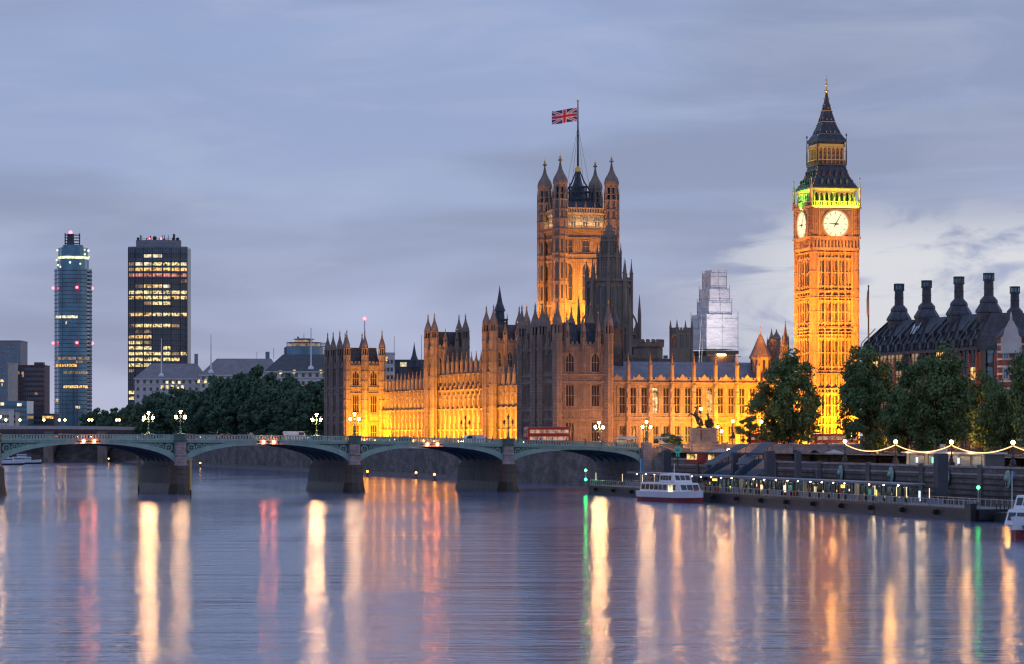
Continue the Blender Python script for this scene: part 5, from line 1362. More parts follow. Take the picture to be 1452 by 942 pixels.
# ================================================================== LAMPS
def bridge_lamp(lit='lamp_warm'):
    t = bpy.data.objects.new('bridge_lamp', None); link(t)
    m = MB(); m.lathe(0, 0, [(-1.0, .42), (0, .42), (.15, .5), (.3, .28), (.8, .18), (1.1, .24), (1.3, .12), (3.5, .09), (3.6, .16), (4.6, .06)], 8)
    for a in (-1, 1): m.tube([(0, 0, 2.7), (a * .45, 0, 2.5), (a * .95, 0, 2.75), (a * 1.0, 0, 3.2)], .06, 5); m.tube([(0, 0, 3.3), (a * .55, 0, 3.3), (a * 1.0, 0, 3.1)], .045, 4)
    obj('lamp_post', m, 'green_shade', t)
    for (x, z) in ((-1.0, 3.25), (1.0, 3.25), (0, 4.35)):
        m = MB(); m.lathe(x, 0, [(z, .13), (z + .08, .17), (z + .5, .28), (z + .54, .26)], 8, None, 0); m.lathe(x, 0, [(z + .55, .34), (z + .75, .2), (z + .9, .08), (z + 1.05, .03)], 8, None, 1)
        obj('lantern', m, [lit, 'iron_black'], t)
    return t
spots = []
for j, x in enumerate([ends[0] + .5] + piers[:4]):
    for side in (0, 1): spots.append((x, side))
nm = {0: 'right end of the bridge', 1: 'second pier from the right', 2: 'second pier from the left', 3: 'leftmost visible pier'}
lampL = bridge_lamp('lamp_warm'); lampN = bridge_lamp('lamp_near'); lampD = bridge_lamp('glass_dark'); used_l = set()
pn = ['right end abutment', 'rightmost pier', 'middle pier', 'left pier', 'pier at the left edge']
for (x, side) in spots:
    j = ([ends[0] + .5] + piers[:4]).index(x); y = -.35 if side == 0 else DW + .35
    lit = j != 1
    lab = ('glowing' if lit else 'unlit') + ' triple lamp on the ' + ('near' if side == 0 else 'far') + ' parapet above the ' + pn[j]
    p = brw(x, y, zpar(x) + .15)
    src = lampD if not lit else (lampN if side == 0 else lampL)
    if src.name not in used_l: src.location = p; src.rotation_euler = (0, 0, BRZ); o = src; used_l.add(src.name)
    else: o = copy_tree(src, p, BRZ, lab)
    tag(o, lab, 'street lamp', 'three-lantern lamps on the bridge')
o = copy_tree(lampN, (X_(1017.5, 655), 655, 9.9), .3, 'glowing three-lantern lamp just right of the statue plinth', 'three-lantern lamps on the bridge')
# globe lamps on the embankment with festoon strings
def globe_lamp():
    t = bpy.data.objects.new('globe_lamp', None); link(t)
    m = MB(); m.box(-.55, .55, -.45, .45, 0, .5); m.lathe(0, 0, [(.5, .5), (1.0, .4), (1.35, .2), (1.6, .26), (1.7, .12), (3.4, .09), (3.5, .18), (3.65, .1)], 8); m.tube([(-.35, 0, 2.9), (.35, 0, 2.9)], .04, 4)
    obj('lamp_post', m, 'iron_black', t)
    m = MB(); m.ball((0, 0, 3.98), .34, 12, 8, 0); obj('globe', m, 'lamp_soft', t, smooth=True); m = MB(); m.lathe(0, 0, [(4.3, .1), (4.5, .12), (4.7, .02)], 6); obj('lamp_cap', m, 'iron_black', t)
    return t
gl = globe_lamp(); ERZ = math.atan2(ED[1], ED[0]); tops = []
gt = [-118.3, -93.5, -68.7, -43.9, -19.1]
gtxt = ['globe lamp on the river wall at the left end of the festoon lights', 'globe lamp on the river wall in front of the white kiosk', 'globe lamp on the river wall right of the big square mooring pile', 'globe lamp on the river wall near the right edge of the photo', 'globe lamp on the river wall just outside the right edge']
for k, tau in enumerate(gt):
    p = emb(tau, .45, 7.4)
    if k == 0: gl.location = p; gl.rotation_euler = (0, 0, ERZ); o = gl
    else: o = copy_tree(gl, p, ERZ, '')
    tag(o, gtxt[k], 'street lamp', 'globe lamps along the river wall'); tops.append(p)
stx = ['sagging string of warm bulbs spanning in front of the white kiosk', 'sagging string of warm bulbs between the kiosk lamp and the next lamp right', 'sagging string of warm bulbs at the right above the dark river wall', 'sagging string of warm bulbs leaving the right edge of the photo']
for k in range(4):
    a = Vector(tops[k]) + Vector((0, 0, 3.55)); b = Vector(tops[k + 1]) + Vector((0, 0, 3.55))
    t = tag(link(bpy.data.objects.new('light_string', None)), stx[k], 'light string', 'festoon strings between the river wall lamps')
    t.location = a; n = 74
    def P(u): q = (b - a) * u; q.z -= 1.25 * 4 * u * (1 - u); return q
    m = MB(); m.tube([P(i / 24) for i in range(25)], .025, 4); obj('cable', m, 'iron_black', t)
    if k == 0: m = MB(); m.ball((0, 0, 0), .10, 5, 3); bulb_me = m.mesh('bulb', 'bulb')
    for i in range(1, n): q = P(i / n); obj('bulb', bulb_me, None, t, (q.x, q.y, q.z - .08))
for (px, py, Y, lab) in ((1039, 597.5, 640, 'globe lamp on the street wall left of the small street tree'), (1079.5, 598, 636, 'globe lamp on the street wall at the left edge of the big street tree'), (994, 580, 650, 'high round street light just above the statue group')):
    z = Z_(py, Y); o = copy_tree(gl, (X_(px, Y), Y, z - 3.98), 0, lab, 'lamps of the upper street')
    if px == 994:
        m = MB(); m.lathe(0, 0, [(8.6 - (z - 3.98), .14), (0, .12)], 6); obj('lower_post', m, 'iron_black', o)
# ================================================================== TREES
def leaf_mat(name, c1, c2, sc_=.35):
    m = bpy.data.materials.new(name); m.use_nodes = True; nt = m.node_tree; N = nt.nodes; L = nt.links; b = N['Principled BSDF']
    b.inputs['Roughness'].default_value = .75; b.inputs['Specular IOR Level'].default_value = .25
    g = N.new('ShaderNodeNewGeometry'); r = N.new('ShaderNodeMix'); r.data_type = 'RGBA'
    r.inputs[6].default_value = (*c1, 1); r.inputs[7].default_value = (*c2, 1)
    tc = N.new('ShaderNodeTexCoord'); n = N.new('ShaderNodeTexNoise'); n.inputs['Scale'].default_value = sc_; L.new(tc.outputs['Object'], n.inputs[0])
    a = N.new('ShaderNodeMath'); a.operation = 'MULTIPLY_ADD'; L.new(g.outputs['Random Per Island'], a.inputs[0]); a.inputs[1].default_value = .6; L.new(n.outputs[0], a.inputs[2])
    s = N.new('ShaderNodeMapRange'); L.new(a.outputs[0], s.inputs[0]); s.inputs[1].default_value = .4; s.inputs[2].default_value = 1.1
    L.new(s.outputs[0], r.inputs[0]); L.new(r.outputs[2], b.inputs['Base Color'])
    MATS[name] = m
leaf_mat('leaf_plane', (.050, .098, .040), (.135, .215, .085)); leaf_mat('leaf_dark', (.036, .085, .055), (.10, .175, .10))
def tree_meshes(seed, rx, rz, zc, trunk_h, nclump=46, nleaf=150, ls=.42, leaf='leaf_plane', tr=.45):
    rnd = random.Random(seed); cl = []
    while len(cl) < nclump:
        x, y, z = (rnd.uniform(-1, 1) for _ in range(3)); d = math.sqrt(x * x + y * y + z * z)
        if d > 1 or d < .3: continue
        k = 1 + .13 * math.sin(3 * math.atan2(y, x) + seed) + .11 * math.sin(4.3 * z + seed) + rnd.uniform(-.06, .12)
        w = 1 - .22 * max(0, z)
        cl.append((x * rx * k * w, y * rx * k * w, zc + z * rz * k, rnd.uniform(.15, .32) * rx))
    v = []; f = []
    for (cx, cy_, cz, cr) in cl:
        for _ in range(nleaf):
            a = rnd.uniform(0, 2 * PI); u = rnd.uniform(-1, 1); q = math.sqrt(1 - u * u); r = cr * rnd.uniform(.55, 1.12) ; zf = .78
            px, py, pz = cx + r * q * math.cos(a), cy_ + r * q * math.sin(a), cz + r * u * zf
            n = Vector((q * math.cos(a) + rnd.uniform(-.7, .7), q * math.sin(a) + rnd.uniform(-.7, .7), u + rnd.uniform(-.5, .9))).normalized()
            t = n.cross(Vector((rnd.uniform(-1, 1), rnd.uniform(-1, 1), rnd.uniform(-1, 1)))).normalized(); b = n.cross(t)
            s = ls * rnd.uniform(.6, 1.3); i = len(v); P = Vector((px, py, pz))
            v += [tuple(P + t * s), tuple(P + b * s * .7), tuple(P - t * s), tuple(P - b * s * .7)]; f.append((i, i + 1, i + 2, i + 3))
    cm = MB(); cm.v = v; cm.f = f; cm.mi = [0] * len(f); crown = cm.mesh('crown', leaf)
    m = MB(); lean = rnd.uniform(-.4, .4)
    m.tube([(0, 0, -.5), (0, 0, .4), (lean * .3, 0, trunk_h * .6), (lean, 0, trunk_h), (lean, .2, zc + rz * .35)], [tr * 1.4, tr, tr * .8, tr * .7, tr * .25], 8)
    for c in cl[::3]:
        z0 = trunk_h * rnd.uniform(.75, 1.15); m.tube([(lean, 0, z0), (c[0] * .45 + lean * .5, c[1] * .45, (z0 + c[2]) / 2 + .4), (c[0], c[1], c[2])], [tr * .42, tr * .28, tr * .08], 5)
    return crown, m.mesh('trunk', 'bark')
def tree(ms, x, y, z, label, sc_=(1, 1, 1), rz=0, cat='tree', group=None, name='tree'):
    t = thing(name, label, cat, (x, y, z), rz, group); t.scale = sc_
    obj('crown', ms[0], None, t); obj('trunk', ms[1], None, t); return t
TA = tree_meshes(11, 7.2, 7.8, 10.2, 3.6, 96, 190, .32); TB = tree_meshes(23, 7.4, 8.6, 10.8, 3.4, 98, 190, .32); TC = tree_meshes(37, 7.0, 7.6, 9.8, 3.2, 96, 190, .30)
def rt(ms, px, ytop, Y, wpx, label, base=8.6, zt=None, hN=19.0, rz=0, wN=14.5):
    H_ = Z_(ytop, Y) - base; s = H_ / hN; w = wpx * Y / F / wN
    return tree(ms, X_(px, Y), Y, base, label, (w, w, s), rz, group='plane trees along the riverside road')
rt(TA, 1119, 512, 648, 96, 'dark leafy plane tree in front of the clock tower foot, left of the others', hN=18.3)
rt(TB, 1234, 500, 600, 90, 'leafy plane tree just right of the clock tower', hN=19.5, rz=1.0)
rt(TC, 1326, 500, 560, 112, 'broad plane tree in front of the dark chimneyed office block', base=8.0, hN=17.6, rz=2.2)
rt(TA, 1392, 540, 585, 74, 'lower plane tree below the banded brick house', hN=18.3, rz=4)
rt(TB, 1476, 462, 520, 92, 'tall plane tree cut by the right edge of the photo', base=8.0, hN=19.5, rz=3)
rt(TC, 1420, 548, 545, 70, 'bushy plane tree low beside the tall right edge tree', base=8.0, hN=17.6, rz=5)
rt(TA, 1285, 552, 585, 66, 'smaller plane tree between the two largest roadside trees', hN=18.3, rz=.6)
TS = tree_meshes(51, 2.6, 4.6, 6.2, 2.2, 26, 110, .24, tr=.16)
tree(TS, X_(1061, 645), 645, 8.6, 'small slim street tree between two globe lamps', (1, 1, .85))
BU = tree_meshes(61, 2.6, 1.5, 1.6, .4, 22, 110, .2, 'leaf_dark', tr=.1)
tree(BU, X_(948, 652), 652, 10.0, 'rounded dark bush above the stalls by the statue', (1.25, 1.0, 1.0), cat='bush', name='bush')
TD = [tree_meshes(70 + k, 8.5, 9.5, 14.0, 5, 46, 120, .62, 'leaf_dark', tr=.5) for k in range(3)]
sky_line = [(128, 580), (136, 575), (155, 573), (170, 577), (182, 568), (205, 562), (222, 547), (243, 544), (269, 543), (292, 541), (308, 526), (328, 518), (345, 520), (362, 510), (375, 518), (390, 528), (404, 524), (424, 528), (445, 531), (464, 529)]
rnd = random.Random(4)
for k, (px, yt) in enumerate(sky_line):
    Ymin = 735 + .951 * (max(0, (.0157 - (px - 726) / F)) / (.309 - .951 * -(px - 726) / F * -1) if False else 0)
    u = (px - 726) / F; s_ = (13.7 - u * 736) / (.309 + .951 * u)          # along the wall, t = 2
    Y = 735 + .951 * s_ + 14 + (k % 3) * 7; H_ = Z_(yt, Y) - 8.6; sc_ = H_ / 24.5; w = sc_ * (.85 if sc_ < 1.2 else .74)
    tree(TD[k % 3], X_(px, Y), Y, 8.6, ORD[k] + ' tall dark garden tree from the left in the riverside row left of the palace', (w, w, sc_), rnd.uniform(0, 6), group='dark garden trees beside the river')
for k, (px, yt) in enumerate([(150, 588), (190, 580), (232, 572), (262, 566), (285, 568), (315, 556), (340, 552), (368, 556), (392, 560), (420, 556), (448, 562), (210, 592), (335, 585), (400, 588)]):
    u = (px - 726) / F; s_ = (13.7 - u * 736) / (.309 + .951 * u); Y = 735 + .951 * s_ + 5; H_ = Z_(yt, Y) - 8.0; sc_ = H_ / 24.5
    tree(TD[(k + 1) % 3], X_(px, Y), Y, 8.0, ORD[k] + ' tree from the left in the lower front row by the garden river wall', (sc_ * 1.15, sc_ * 1.15, sc_), rnd.uniform(0, 6), group='lower garden trees by the river wall')
# ================================================================== SKINNED FIGURES
def skin_mesh(name, vs, es, rad, mats, pick=None, sub=1, root=0):
    me = bpy.data.meshes.new(name); me.from_pydata(vs, es, []); o = link(bpy.data.objects.new(name, me))
    sk = o.modifiers.new('s', 'SKIN'); sk.use_smooth_shade = True
    for i, d in enumerate(me.skin_vertices[0].data):
        r = rad[i]; d.radius = (r, r) if isinstance(r, (int, float)) else r; d.use_root = (i == root)
    ss = o.modifiers.new('u', 'SUBSURF'); ss.levels = sub; ss.render_levels = sub
    dg = bpy.context.evaluated_depsgraph_get(); new = bpy.data.meshes.new_from_object(o.evaluated_get(dg)); new.name = name
    bpy.data.objects.remove(o)
    new.materials.clear()
    for m in mats: new.materials.append(M[m])
    if pick:
        for p in new.polygons: p.material_index = pick(p.center)
    return new
def person_mesh(top, legs, stride=.18, arm=.1):
    vs = [(0, 0, .95), (0, 0, 1.2), (0, 0, 1.42), (0, 0, 1.54), (0, -.02, 1.66), (0, -.01, 1.76),
          (-.1, 0, .9), (-.11, -stride * .5, .5), (-.11, -stride, .08), (-.11, -stride - .14, .04), (.1, 0, .9), (.11, stride * .6, .5), (.11, stride, .1), (.11, stride - .13, .05),
          (-.2, 0, 1.42), (-.26, arm * .4, 1.14), (-.24, -arm, .92), (-.24, -arm - .03, .82), (.2, 0, 1.42), (.26, -arm * .4, 1.14), (.24, arm, .92), (.24, arm + .02, .82)]
    es = [(0, 1), (1, 2), (2, 3), (3, 4), (4, 5), (0, 6), (6, 7), (7, 8), (8, 9), (0, 10), (10, 11), (11, 12), (12, 13), (2, 14), (14, 15), (15, 16), (16, 17), (2, 18), (18, 19), (19, 20), (20, 21)]
    rad = [.15, .14, .15, .06, .1, .07, .095, .07, .05, .045, .095, .07, .05, .045, .065, .05, .038, .035, .065, .05, .038, .035]
    def pick(c):
        if c.z > 1.52: return 2 if c.z < 1.7 and c.y < .02 else 3
        if abs(c.x) > .18 and c.z < .9: return 2
        return 0 if c.z > .88 else 1
    return skin_mesh('person', vs, es, rad, [top, legs, 'skin', 'bark'], pick)
PM = [person_mesh('cloth_dark', 'cloth_grey'), person_mesh('cloth_red', 'cloth_dark', .1, .15), person_mesh('cloth_blue', 'cloth_dark', .22), person_mesh('cloth_pale', 'cloth_blue', .05, .05), person_mesh('cloth_grey', 'cloth_dark', .25, .2)]
PT = ['dark coat', 'red jacket', 'blue jacket', 'pale top', 'grey coat']
def person(i, loc, rz, label):
    o = obj('person', PM[i % 5], None, None, loc, rz); return tag(o, label, 'person', 'people walking by the river')
rnd = random.Random(9)
xs = [-29, -27.5, -26.8, -23, -21.5, -17, -13.8, -12.9, -11, -10.3, -7, -4.4, -3.1, 2.5, 3.4, 5.2, 7.8, 8.5, 12, 15, 19.5, 20.2, 24, 27.5, 30, -52, -60, -66.5]
for k, x in enumerate(xs):
    y = 1.2 + 1.8 * rnd.random(); p = brw(x, y, zpar(x) - 1.08)
    person(k, p, BRZ + (PI / 2 if rnd.random() < .5 else -PI / 2), 'walker in ' + PT[k % 5] + ' behind the near bridge parapet, ' + ORD[sum(1 for v in xs if v < x)] + ' from the left')
# ================================================================== VEHICLES
def wheel(m, x, y, r=.5, w=.28):
    T0 = m.T; m.T = T0 @ Matrix.Translation((x, y, r)) @ Matrix.Rotation(PI / 2, 4, 'X'); m.lathe(0, 0, [(-w / 2, r), (w / 2, r)], 14, 0, 0); m.lathe(0, 0, [(-w / 2 - .01, r * .5), (w / 2 + .01, r * .5)], 10, 0, 1); m.T = T0
def bus():
    t = bpy.data.objects.new('double_decker_bus', None); link(t); L_, W_, H_ = 10.6, 2.5, 4.35
    m = MB(); prof = [(-L_ / 2, .35), (L_ / 2, .35), (L_ / 2, 3.9), (L_ / 2 - .25, 4.25), (-L_ / 2 + .3, 4.35), (-L_ / 2, 3.9)]
    m.T = Matrix.Rotation(PI / 2, 4, 'X'); m.prism([(a, b) for a, b in prof], -W_ / 2, W_ / 2); m.T = Matrix()
    o = obj('body', m, 'red_paint', t); bv = o.modifiers.new('bevel', 'BEVEL'); bv.width = .14; bv.segments = 2
    for (z0, z1) in ((1.25, 2.1), (2.85, 3.65)):
        for s in (-1, 1):
            m = MB()
            for k in range(7): x = -L_ / 2 + .5 + k * 1.38; m.box(x, x + 1.25, s * W_ / 2 - .01 if s > 0 else -W_ / 2 - .015, W_ / 2 + .015 if s > 0 else -W_ / 2 + .01, z0, z1)
            obj('side_window', m, 'bus_inside', t)
        m = MB(); m.box(L_ / 2 - .01, L_ / 2 + .02, -1.05, 1.05, z0 - .1, z1); obj('windscreen', m, 'glass_dark', t)
        m = MB(); m.box(-L_ / 2 - .02, -L_ / 2 + .01, -.9, .9, z0, z1); obj('rear_window', m, 'glass_dark', t)
    for x in (-3.2, 3.3):
        for y in (-1.12, 1.12): m = MB(); wheel(m, x, y); obj('wheel', m, ['tyre', 'rail_steel'], t)
    for y in (-.9, .9):
        m = MB(); m.box(L_ / 2 - .01, L_ / 2 + .04, y - .14, y + .14, .75, .95); obj('headlight', m, 'headlight', t)
        m = MB(); m.box(-L_ / 2 - .04, -L_ / 2 + .01, y - .12, y + .12, .8, 1.2); obj('tail_light', m, 'brake', t)
    return t
def car(col, van=False):
    t = bpy.data.objects.new('van' if van else 'car', None); link(t); L_, W_ = (5.2, 1.9) if van else (4.3, 1.75)
    if van: pr = [(-2.6, .3), (2.6, .3), (2.6, 1.1), (2.1, 1.3), (1.5, 2.1), (-2.6, 2.15)]
    else: pr = [(-2.15, .3), (2.15, .3), (2.15, .75), (1.2, .92), (.55, 1.42), (-1.2, 1.45), (-1.9, .98), (-2.15, .9)]
    m = MB(); m.T = Matrix.Rotation(PI / 2, 4, 'X'); m.prism(pr, -W_ / 2, W_ / 2); m.T = Matrix()
    o = obj('body', m, col, t); bv = o.modifiers.new('bevel', 'BEVEL'); bv.width = .09; bv.segments = 2
    g = [(1.0, .95), (.5, 1.36), (-1.1, 1.38), (-1.6, .98)] if not van else [(2.0, 1.3), (1.5, 1.95), (.4, 1.95), (.4, 1.3)]
    for s in (-1, 1):
        m = MB(); m.T = Matrix.Rotation(PI / 2, 4, 'X'); a = s * W_ / 2; m.prism(g[::-1], min(a, a + s * .012) , max(a, a + s * .012)); m.T = Matrix(); obj('side_window', m, 'glass_dark', t)
    m = MB(); m.box(1.1 if not van else 2.0, 1.3 if not van else 2.3, -.6, .6, .95 if not van else 1.35, 1.15 if not van else 1.6)
    for x in (-L_ * .31, L_ * .31):
        for y in (-W_ / 2 + .1, W_ / 2 - .1): m = MB(); wheel(m, x, y, .33, .2); obj('wheel', m, ['tyre', 'rail_steel'], t)
    for y in (-.65, .65):
        m = MB(); m.box(L_ / 2 - .02, L_ / 2 + .03, y - .15, y + .15, .6, .74); obj('headlight', m, 'headlight', t)
        m = MB(); m.box(-L_ / 2 - .03, -L_ / 2 + .02, y - .15, y + .15, .7, .82); obj('tail_light', m, 'brake', t)
    return t
B1 = bus(); p = brw(12.5, 7.2, zpar(12.5) - 1.2); B1.location = p; B1.rotation_euler = (0, 0, BRZ + PI)
tag(B1, 'red double-decker bus crossing near the right end of the bridge', 'bus', 'buses')
copy_tree(B1, (X_(1185, 668), 668, 8.62), R(186), 'red double-decker bus passing the foot of the clock tower', 'buses')
copy_tree(B1, (X_(1092, 672), 672, 8.62), R(4), 'red double-decker bus behind the street tree left of the clock tower', 'buses')
C1 = car('maroon'); C2 = car('slate'); C3 = car('white_paint', True)
carp = [(C1, -71, 8, 0, 'dark red car on the bridge just right of the left lamp pair'), (C1, -62.5, 8, 0, 'dark red car leading across the middle arch of the bridge'), (C2, -56, 19, 1, 'grey car on the far lane of the bridge above the left middle arch'), (C3, -47, 8, 0, 'white van on the bridge above the middle arch'),
        (C2, -88, 19, 1, 'grey car on the bridge above the left arch'), (C1, -98, 8, 0, 'dark red car at the left end of the bridge'), (C3, -1, 19, 1, 'white van on the far lane right of the unlit lamps'), (C2, -18, 19, 1, 'grey car on the far lane left of the unlit lamps')]
used = set()
for (src, x, y, d, lab) in carp:
    p = brw(x, y, zpar(x) - 1.2); rz = BRZ + (PI if d else 0)
    if src.name not in used: src.location = p; src.rotation_euler = (0, 0, rz); used.add(src.name); tag(src, lab, 'van' if src is C3 else 'car', 'road traffic')
    else: o = copy_tree(src, p, rz, lab, 'road traffic'); o['category'] = 'van' if src is C3 else 'car'
# ================================================================== STATUE
def horse_mesh(rear=.9, seed=0):
    c, s = math.cos(rear), math.sin(rear)
    def q(x, z, y=0): return (x * c - z * s, y, x * s + z * c)
    V = [(0, 0, 0), q(.6, .05), q(1.15, .1), q(1.5, .55), q(1.75, 1.0), q(2.2, .9), q(2.45, .72)]        # trunk, neck, head
    E = [(i, i + 1) for i in range(6)]; Rr = [.36, .38, .36, .24, .18, .15, .09]
    for y in (-.2, .2):
        b = len(V); V += [q(1.15, -.25, y), q(1.75, -.45, y * 1.2), q(1.65, -1.0, y * 1.2), q(1.5, -1.15, y * 1.2)]; E += [(2, b), (b, b + 1), (b + 1, b + 2), (b + 2, b + 3)]; Rr += [.16, .11, .08, .09]
        b = len(V); V += [(.15, y, -.3), (.1, y * 1.2, -.75), (-.25, y * 1.2, -1.15), (-.1, y * 1.2, -1.6), (.05, y * 1.2, -1.72)]; E += [(0, b), (b, b + 1), (b + 1, b + 2), (b + 2, b + 3), (b + 3, b + 4)]; Rr += [.24, .17, .09, .08, .1]
    b = len(V); V += [(-.4, 0, .1), (-.7, 0, -.4), (-.75, 0, -.9)]; E += [(0, b), (b, b + 1), (b + 1, b + 2)]; Rr += [.1, .12, .05]
    return skin_mesh('rearing_horse', V, E, Rr, ['bronze'])
def statue():
    Y = 652.0; x = X_(997, Y); z0 = 8.6; t = thing('statue_group', 'dark bronze chariot group with rearing horses and robed figure on a pale plinth', 'statue', (x, Y, 0), R(8))
    zt = Z_(607.5, Y)
    m = MB(); m.box(-2.85, 2.85, -1.9, 1.9, 5.5, zt - .5); m.box(-2.45, 2.45, -2.2, 2.2, 5.5, zt - 2.9); m.box(-3.1, 3.1, -2.2, 2.2, zt - .5, zt - .1); m.box(-2.9, 2.9, -2, 2, zt - .1, zt); m.box(-.04, .04, -1.93, -1.9, zt - 3, zt - .5)
    obj('plinth', m, 'granite', t); m = MB(); m.box(1.5, 2.0, -2.24, -2.205, 7.2, 8.9); obj('plaque', m, 'iron_black', t)
    hm = horse_mesh(.95)
    for k, (dx, dy) in enumerate(((-1.3, -.75), (-1.0, .75))): obj('rearing_horse', hm, None, t, (dx, dy, zt + 2.1), PI).scale = (1.22, 1.22, 1.22)
    m = MB()
    m.T = Matrix.Translation((1.5, 0, zt + .9)) @ Matrix.Rotation(PI / 2, 4, 'X')
    for s in (-1, 1): m.lathe(0, 0, [(s * 1.1 - .07, .8), (s * 1.1 + .07, .8)], 20, 0)
    m.T = Matrix(); m.box(.6, 2.4, -.95, .95, zt + .75, zt + .95); m.slab([.6, .8, 1.2, 1.9], [zt + .95] * 4, [zt + 1.9, zt + 2.0, zt + 1.6, zt + 1.3], -1.0, -.9); m.slab([.6, .8, 1.2, 1.9], [zt + .95] * 4, [zt + 1.9, zt + 2.0, zt + 1.6, zt + 1.3], .9, 1.0); m.box(.55, .65, -.95, .95, zt + .95, zt + 1.9)
    m.tube([(.6, 0, zt + .8), (-.6, 0, zt + 1.1), (-1.4, 0, zt + 1.6)], .07, 5)
    for a in (-2.2, -1.2, 0, 1.2, 2.2): m.box(a - .3, a + .3, -1.4, 1.4, zt, zt + .12)
    obj('chariot', m, 'bronze', t)
    V = [(1.3, 0, zt + .95), (1.3, 0, zt + 1.6), (1.28, 0, zt + 2.3), (1.25, 0, zt + 2.85), (1.22, 0, zt + 3.1), (1.2, 0, zt + 3.4), (1.2, 0, zt + 3.6),
         (1.25, -.35, zt + 2.8), (1.0, -.75, zt + 2.95), (.8, -1.0, zt + 3.4), (1.25, .35, zt + 2.8), (1.05, .75, zt + 3.0), (.95, 1.0, zt + 3.45)]
    E = [(0, 1), (1, 2), (2, 3), (3, 4), (4, 5), (5, 6), (3, 7), (7, 8), (8, 9), (3, 10), (10, 11), (11, 12)]
    obj('robed_figure', skin_mesh('robed_figure', V, E, [.5, .42, .27, .28, .1, .17, .12, .12, .1, .07, .12, .1, .07], ['bronze']), None, t)
    for y, dx in ((-.55, .55), (.55, .6)):
        V = [(1.3 + dx, y, zt + .95), (1.3 + dx, y, zt + 1.5), (1.28 + dx, y, zt + 2.0), (1.25 + dx, y, zt + 2.2), (1.22 + dx, y, zt + 2.45)]
        obj('crouching_figure', skin_mesh('crouching_figure', V, [(0, 1), (1, 2), (2, 3), (3, 4)], [.38, .32, .26, .1, .15], ['bronze']), None, t)
    m = MB(); m.tube([(.8, -1.0, zt + 1.6), (.75, -1.0, zt + 4.9)], [.04, .03], 5); m.lathe(.75, -1.0, [(zt + 4.9, .09), (zt + 5.3, .01)], 4); obj('spear', m, 'bronze', t)
statue()
# stalls, barrier and signs near the statue
def stall(px, Y, w, label, roofm, z0=9.6):
    t = thing('market_stall', label, 'stall', (X_(px, Y), Y, z0), R(14)); m = MB()
    for x in (0, w): 
        for y in (0, 2.4): m.box(x - .05, x + .05, y - .05, y + .05, -1, 2.2)
    m.box(0, w, -.1, .6, 0, .95); obj('counter', m, 'cloth_grey', t); m = MB(); m.prism([(-.3, -.5), (w + .3, -.5), (w + .3, 2.8), (-.3, 2.8)], 2.2, 2.75, 0, [(0, .8), (w, .8), (w, 1.6), (0, 1.6)]); obj('awning', m, roofm, t)
    m = MB(); m.box(.2, w - .2, 2.3, 2.4, .9, 2.0); obj('back_panel', m, 'win_dim', t)
stall(936, 650, 5.6, 'market stall with cream canopy under the dark bush', 'awning'); stall(878, 652, 4.4, 'market stall with pale canopy at the right end of the bridge', 'awning', 9.5)
# wide promontory of street fill between bridge end and statue
st = MB(); pts = [brw(33.6, .2)[:2], brw(42, -1.0)[:2], (52, 645.5), (60, 700), brw(33.6, DW)[:2]]
st.prism(pts, 6, 9.5); tag(obj('bridge_approach', st, 'paving'), kind='structure')
def roundel():
    Y = 598.0; t = thing('round_sign', 'round teal sign on a post near the foot of the bridge stairs', 'sign', (X_(961, Y), Y, 6.4), R(0))
    m = MB(); m.box(-.12, .12, -.1, .1, -.5, 2.6); obj('post', m, 'iron_black', t)
    m = MB(); m.T = Matrix.Translation((0, -.12, Z_(638, Y) - 6.4)) @ Matrix.Rotation(PI / 2, 4, 'X'); m.lathe(0, 0, [(0, .78), (.12, .78)], 28, 0, 0); m.lathe(0, 0, [(.121, .55), (.13, .55)], 24, 0, 1); m.T = Matrix()
    zc = Z_(638, Y) - 6.4; m.box(-.95, .95, -.3, -.255, zc - .15, zc + .15, 1); m.box(-.35, .35, -.1, .02, zc - 1.5, zc - .8, 0)
    obj('sign_face', m, ['teal_sign', 'green_paint'], t)
roundel()
def kiosk():
    p = emb(-100, 5.5, 6.4); t = thing('ticket_kiosk', 'low white kiosk with dark shutters and lit screens on the promenade', 'kiosk', p, ERZ)
    L_ = 34; m = MB(); m.box(0, L_, 0, 3.6, 0, 2.9, 0)
    obj('wall', m, 'deck_grey', t)
    m = MB(); m.box(-.4, L_ + .4, -1.2, 4, 2.9, 3.2); obj('roof', m, 'white_wall', t)
    for x, w_, h_ in ((0, .6, 2.9), (8.6, .6, 2.9), (15, 3, 3.8), (19, .6, 2.9), (L_ - .6, .6, 2.9)): m = MB(); m.box(x, x + w_, -.28, -.003, 0, h_); obj('pillar', m, 'awning', t)
    for x, w in ((1.2, 3.2), (5, 3), (10, 4), (19.5, 3.4), (24, 4), (29, 3.6)): m = MB(); m.box(x, x + w, -.12, -.003, .3, 2.5); obj('shutter', m, 'steel_blue', t)
    for x, c in ((4.2, 'screen_white'), (11.5, 'nav_g2'), (13.5, 'screen_white'), (22.7, 'screen_white')):
        if c == 'nav_g2': 
            if c not in MATS: glow('nav_g2', (.2, 1, .35), 2.2)
        m = MB(); m.box(x, x + .9, -.2, -.13, 1.2, 2.2); obj('lit_screen', m, c, t)
    m = MB(); m.box(15.4, 17.8, -.36, -.301, 3.9, 4.6); m.box(15.6, 15.7, -.3, -.2, 3.2, 3.95); obj('roof_sign', m, 'awning', t)
kiosk()
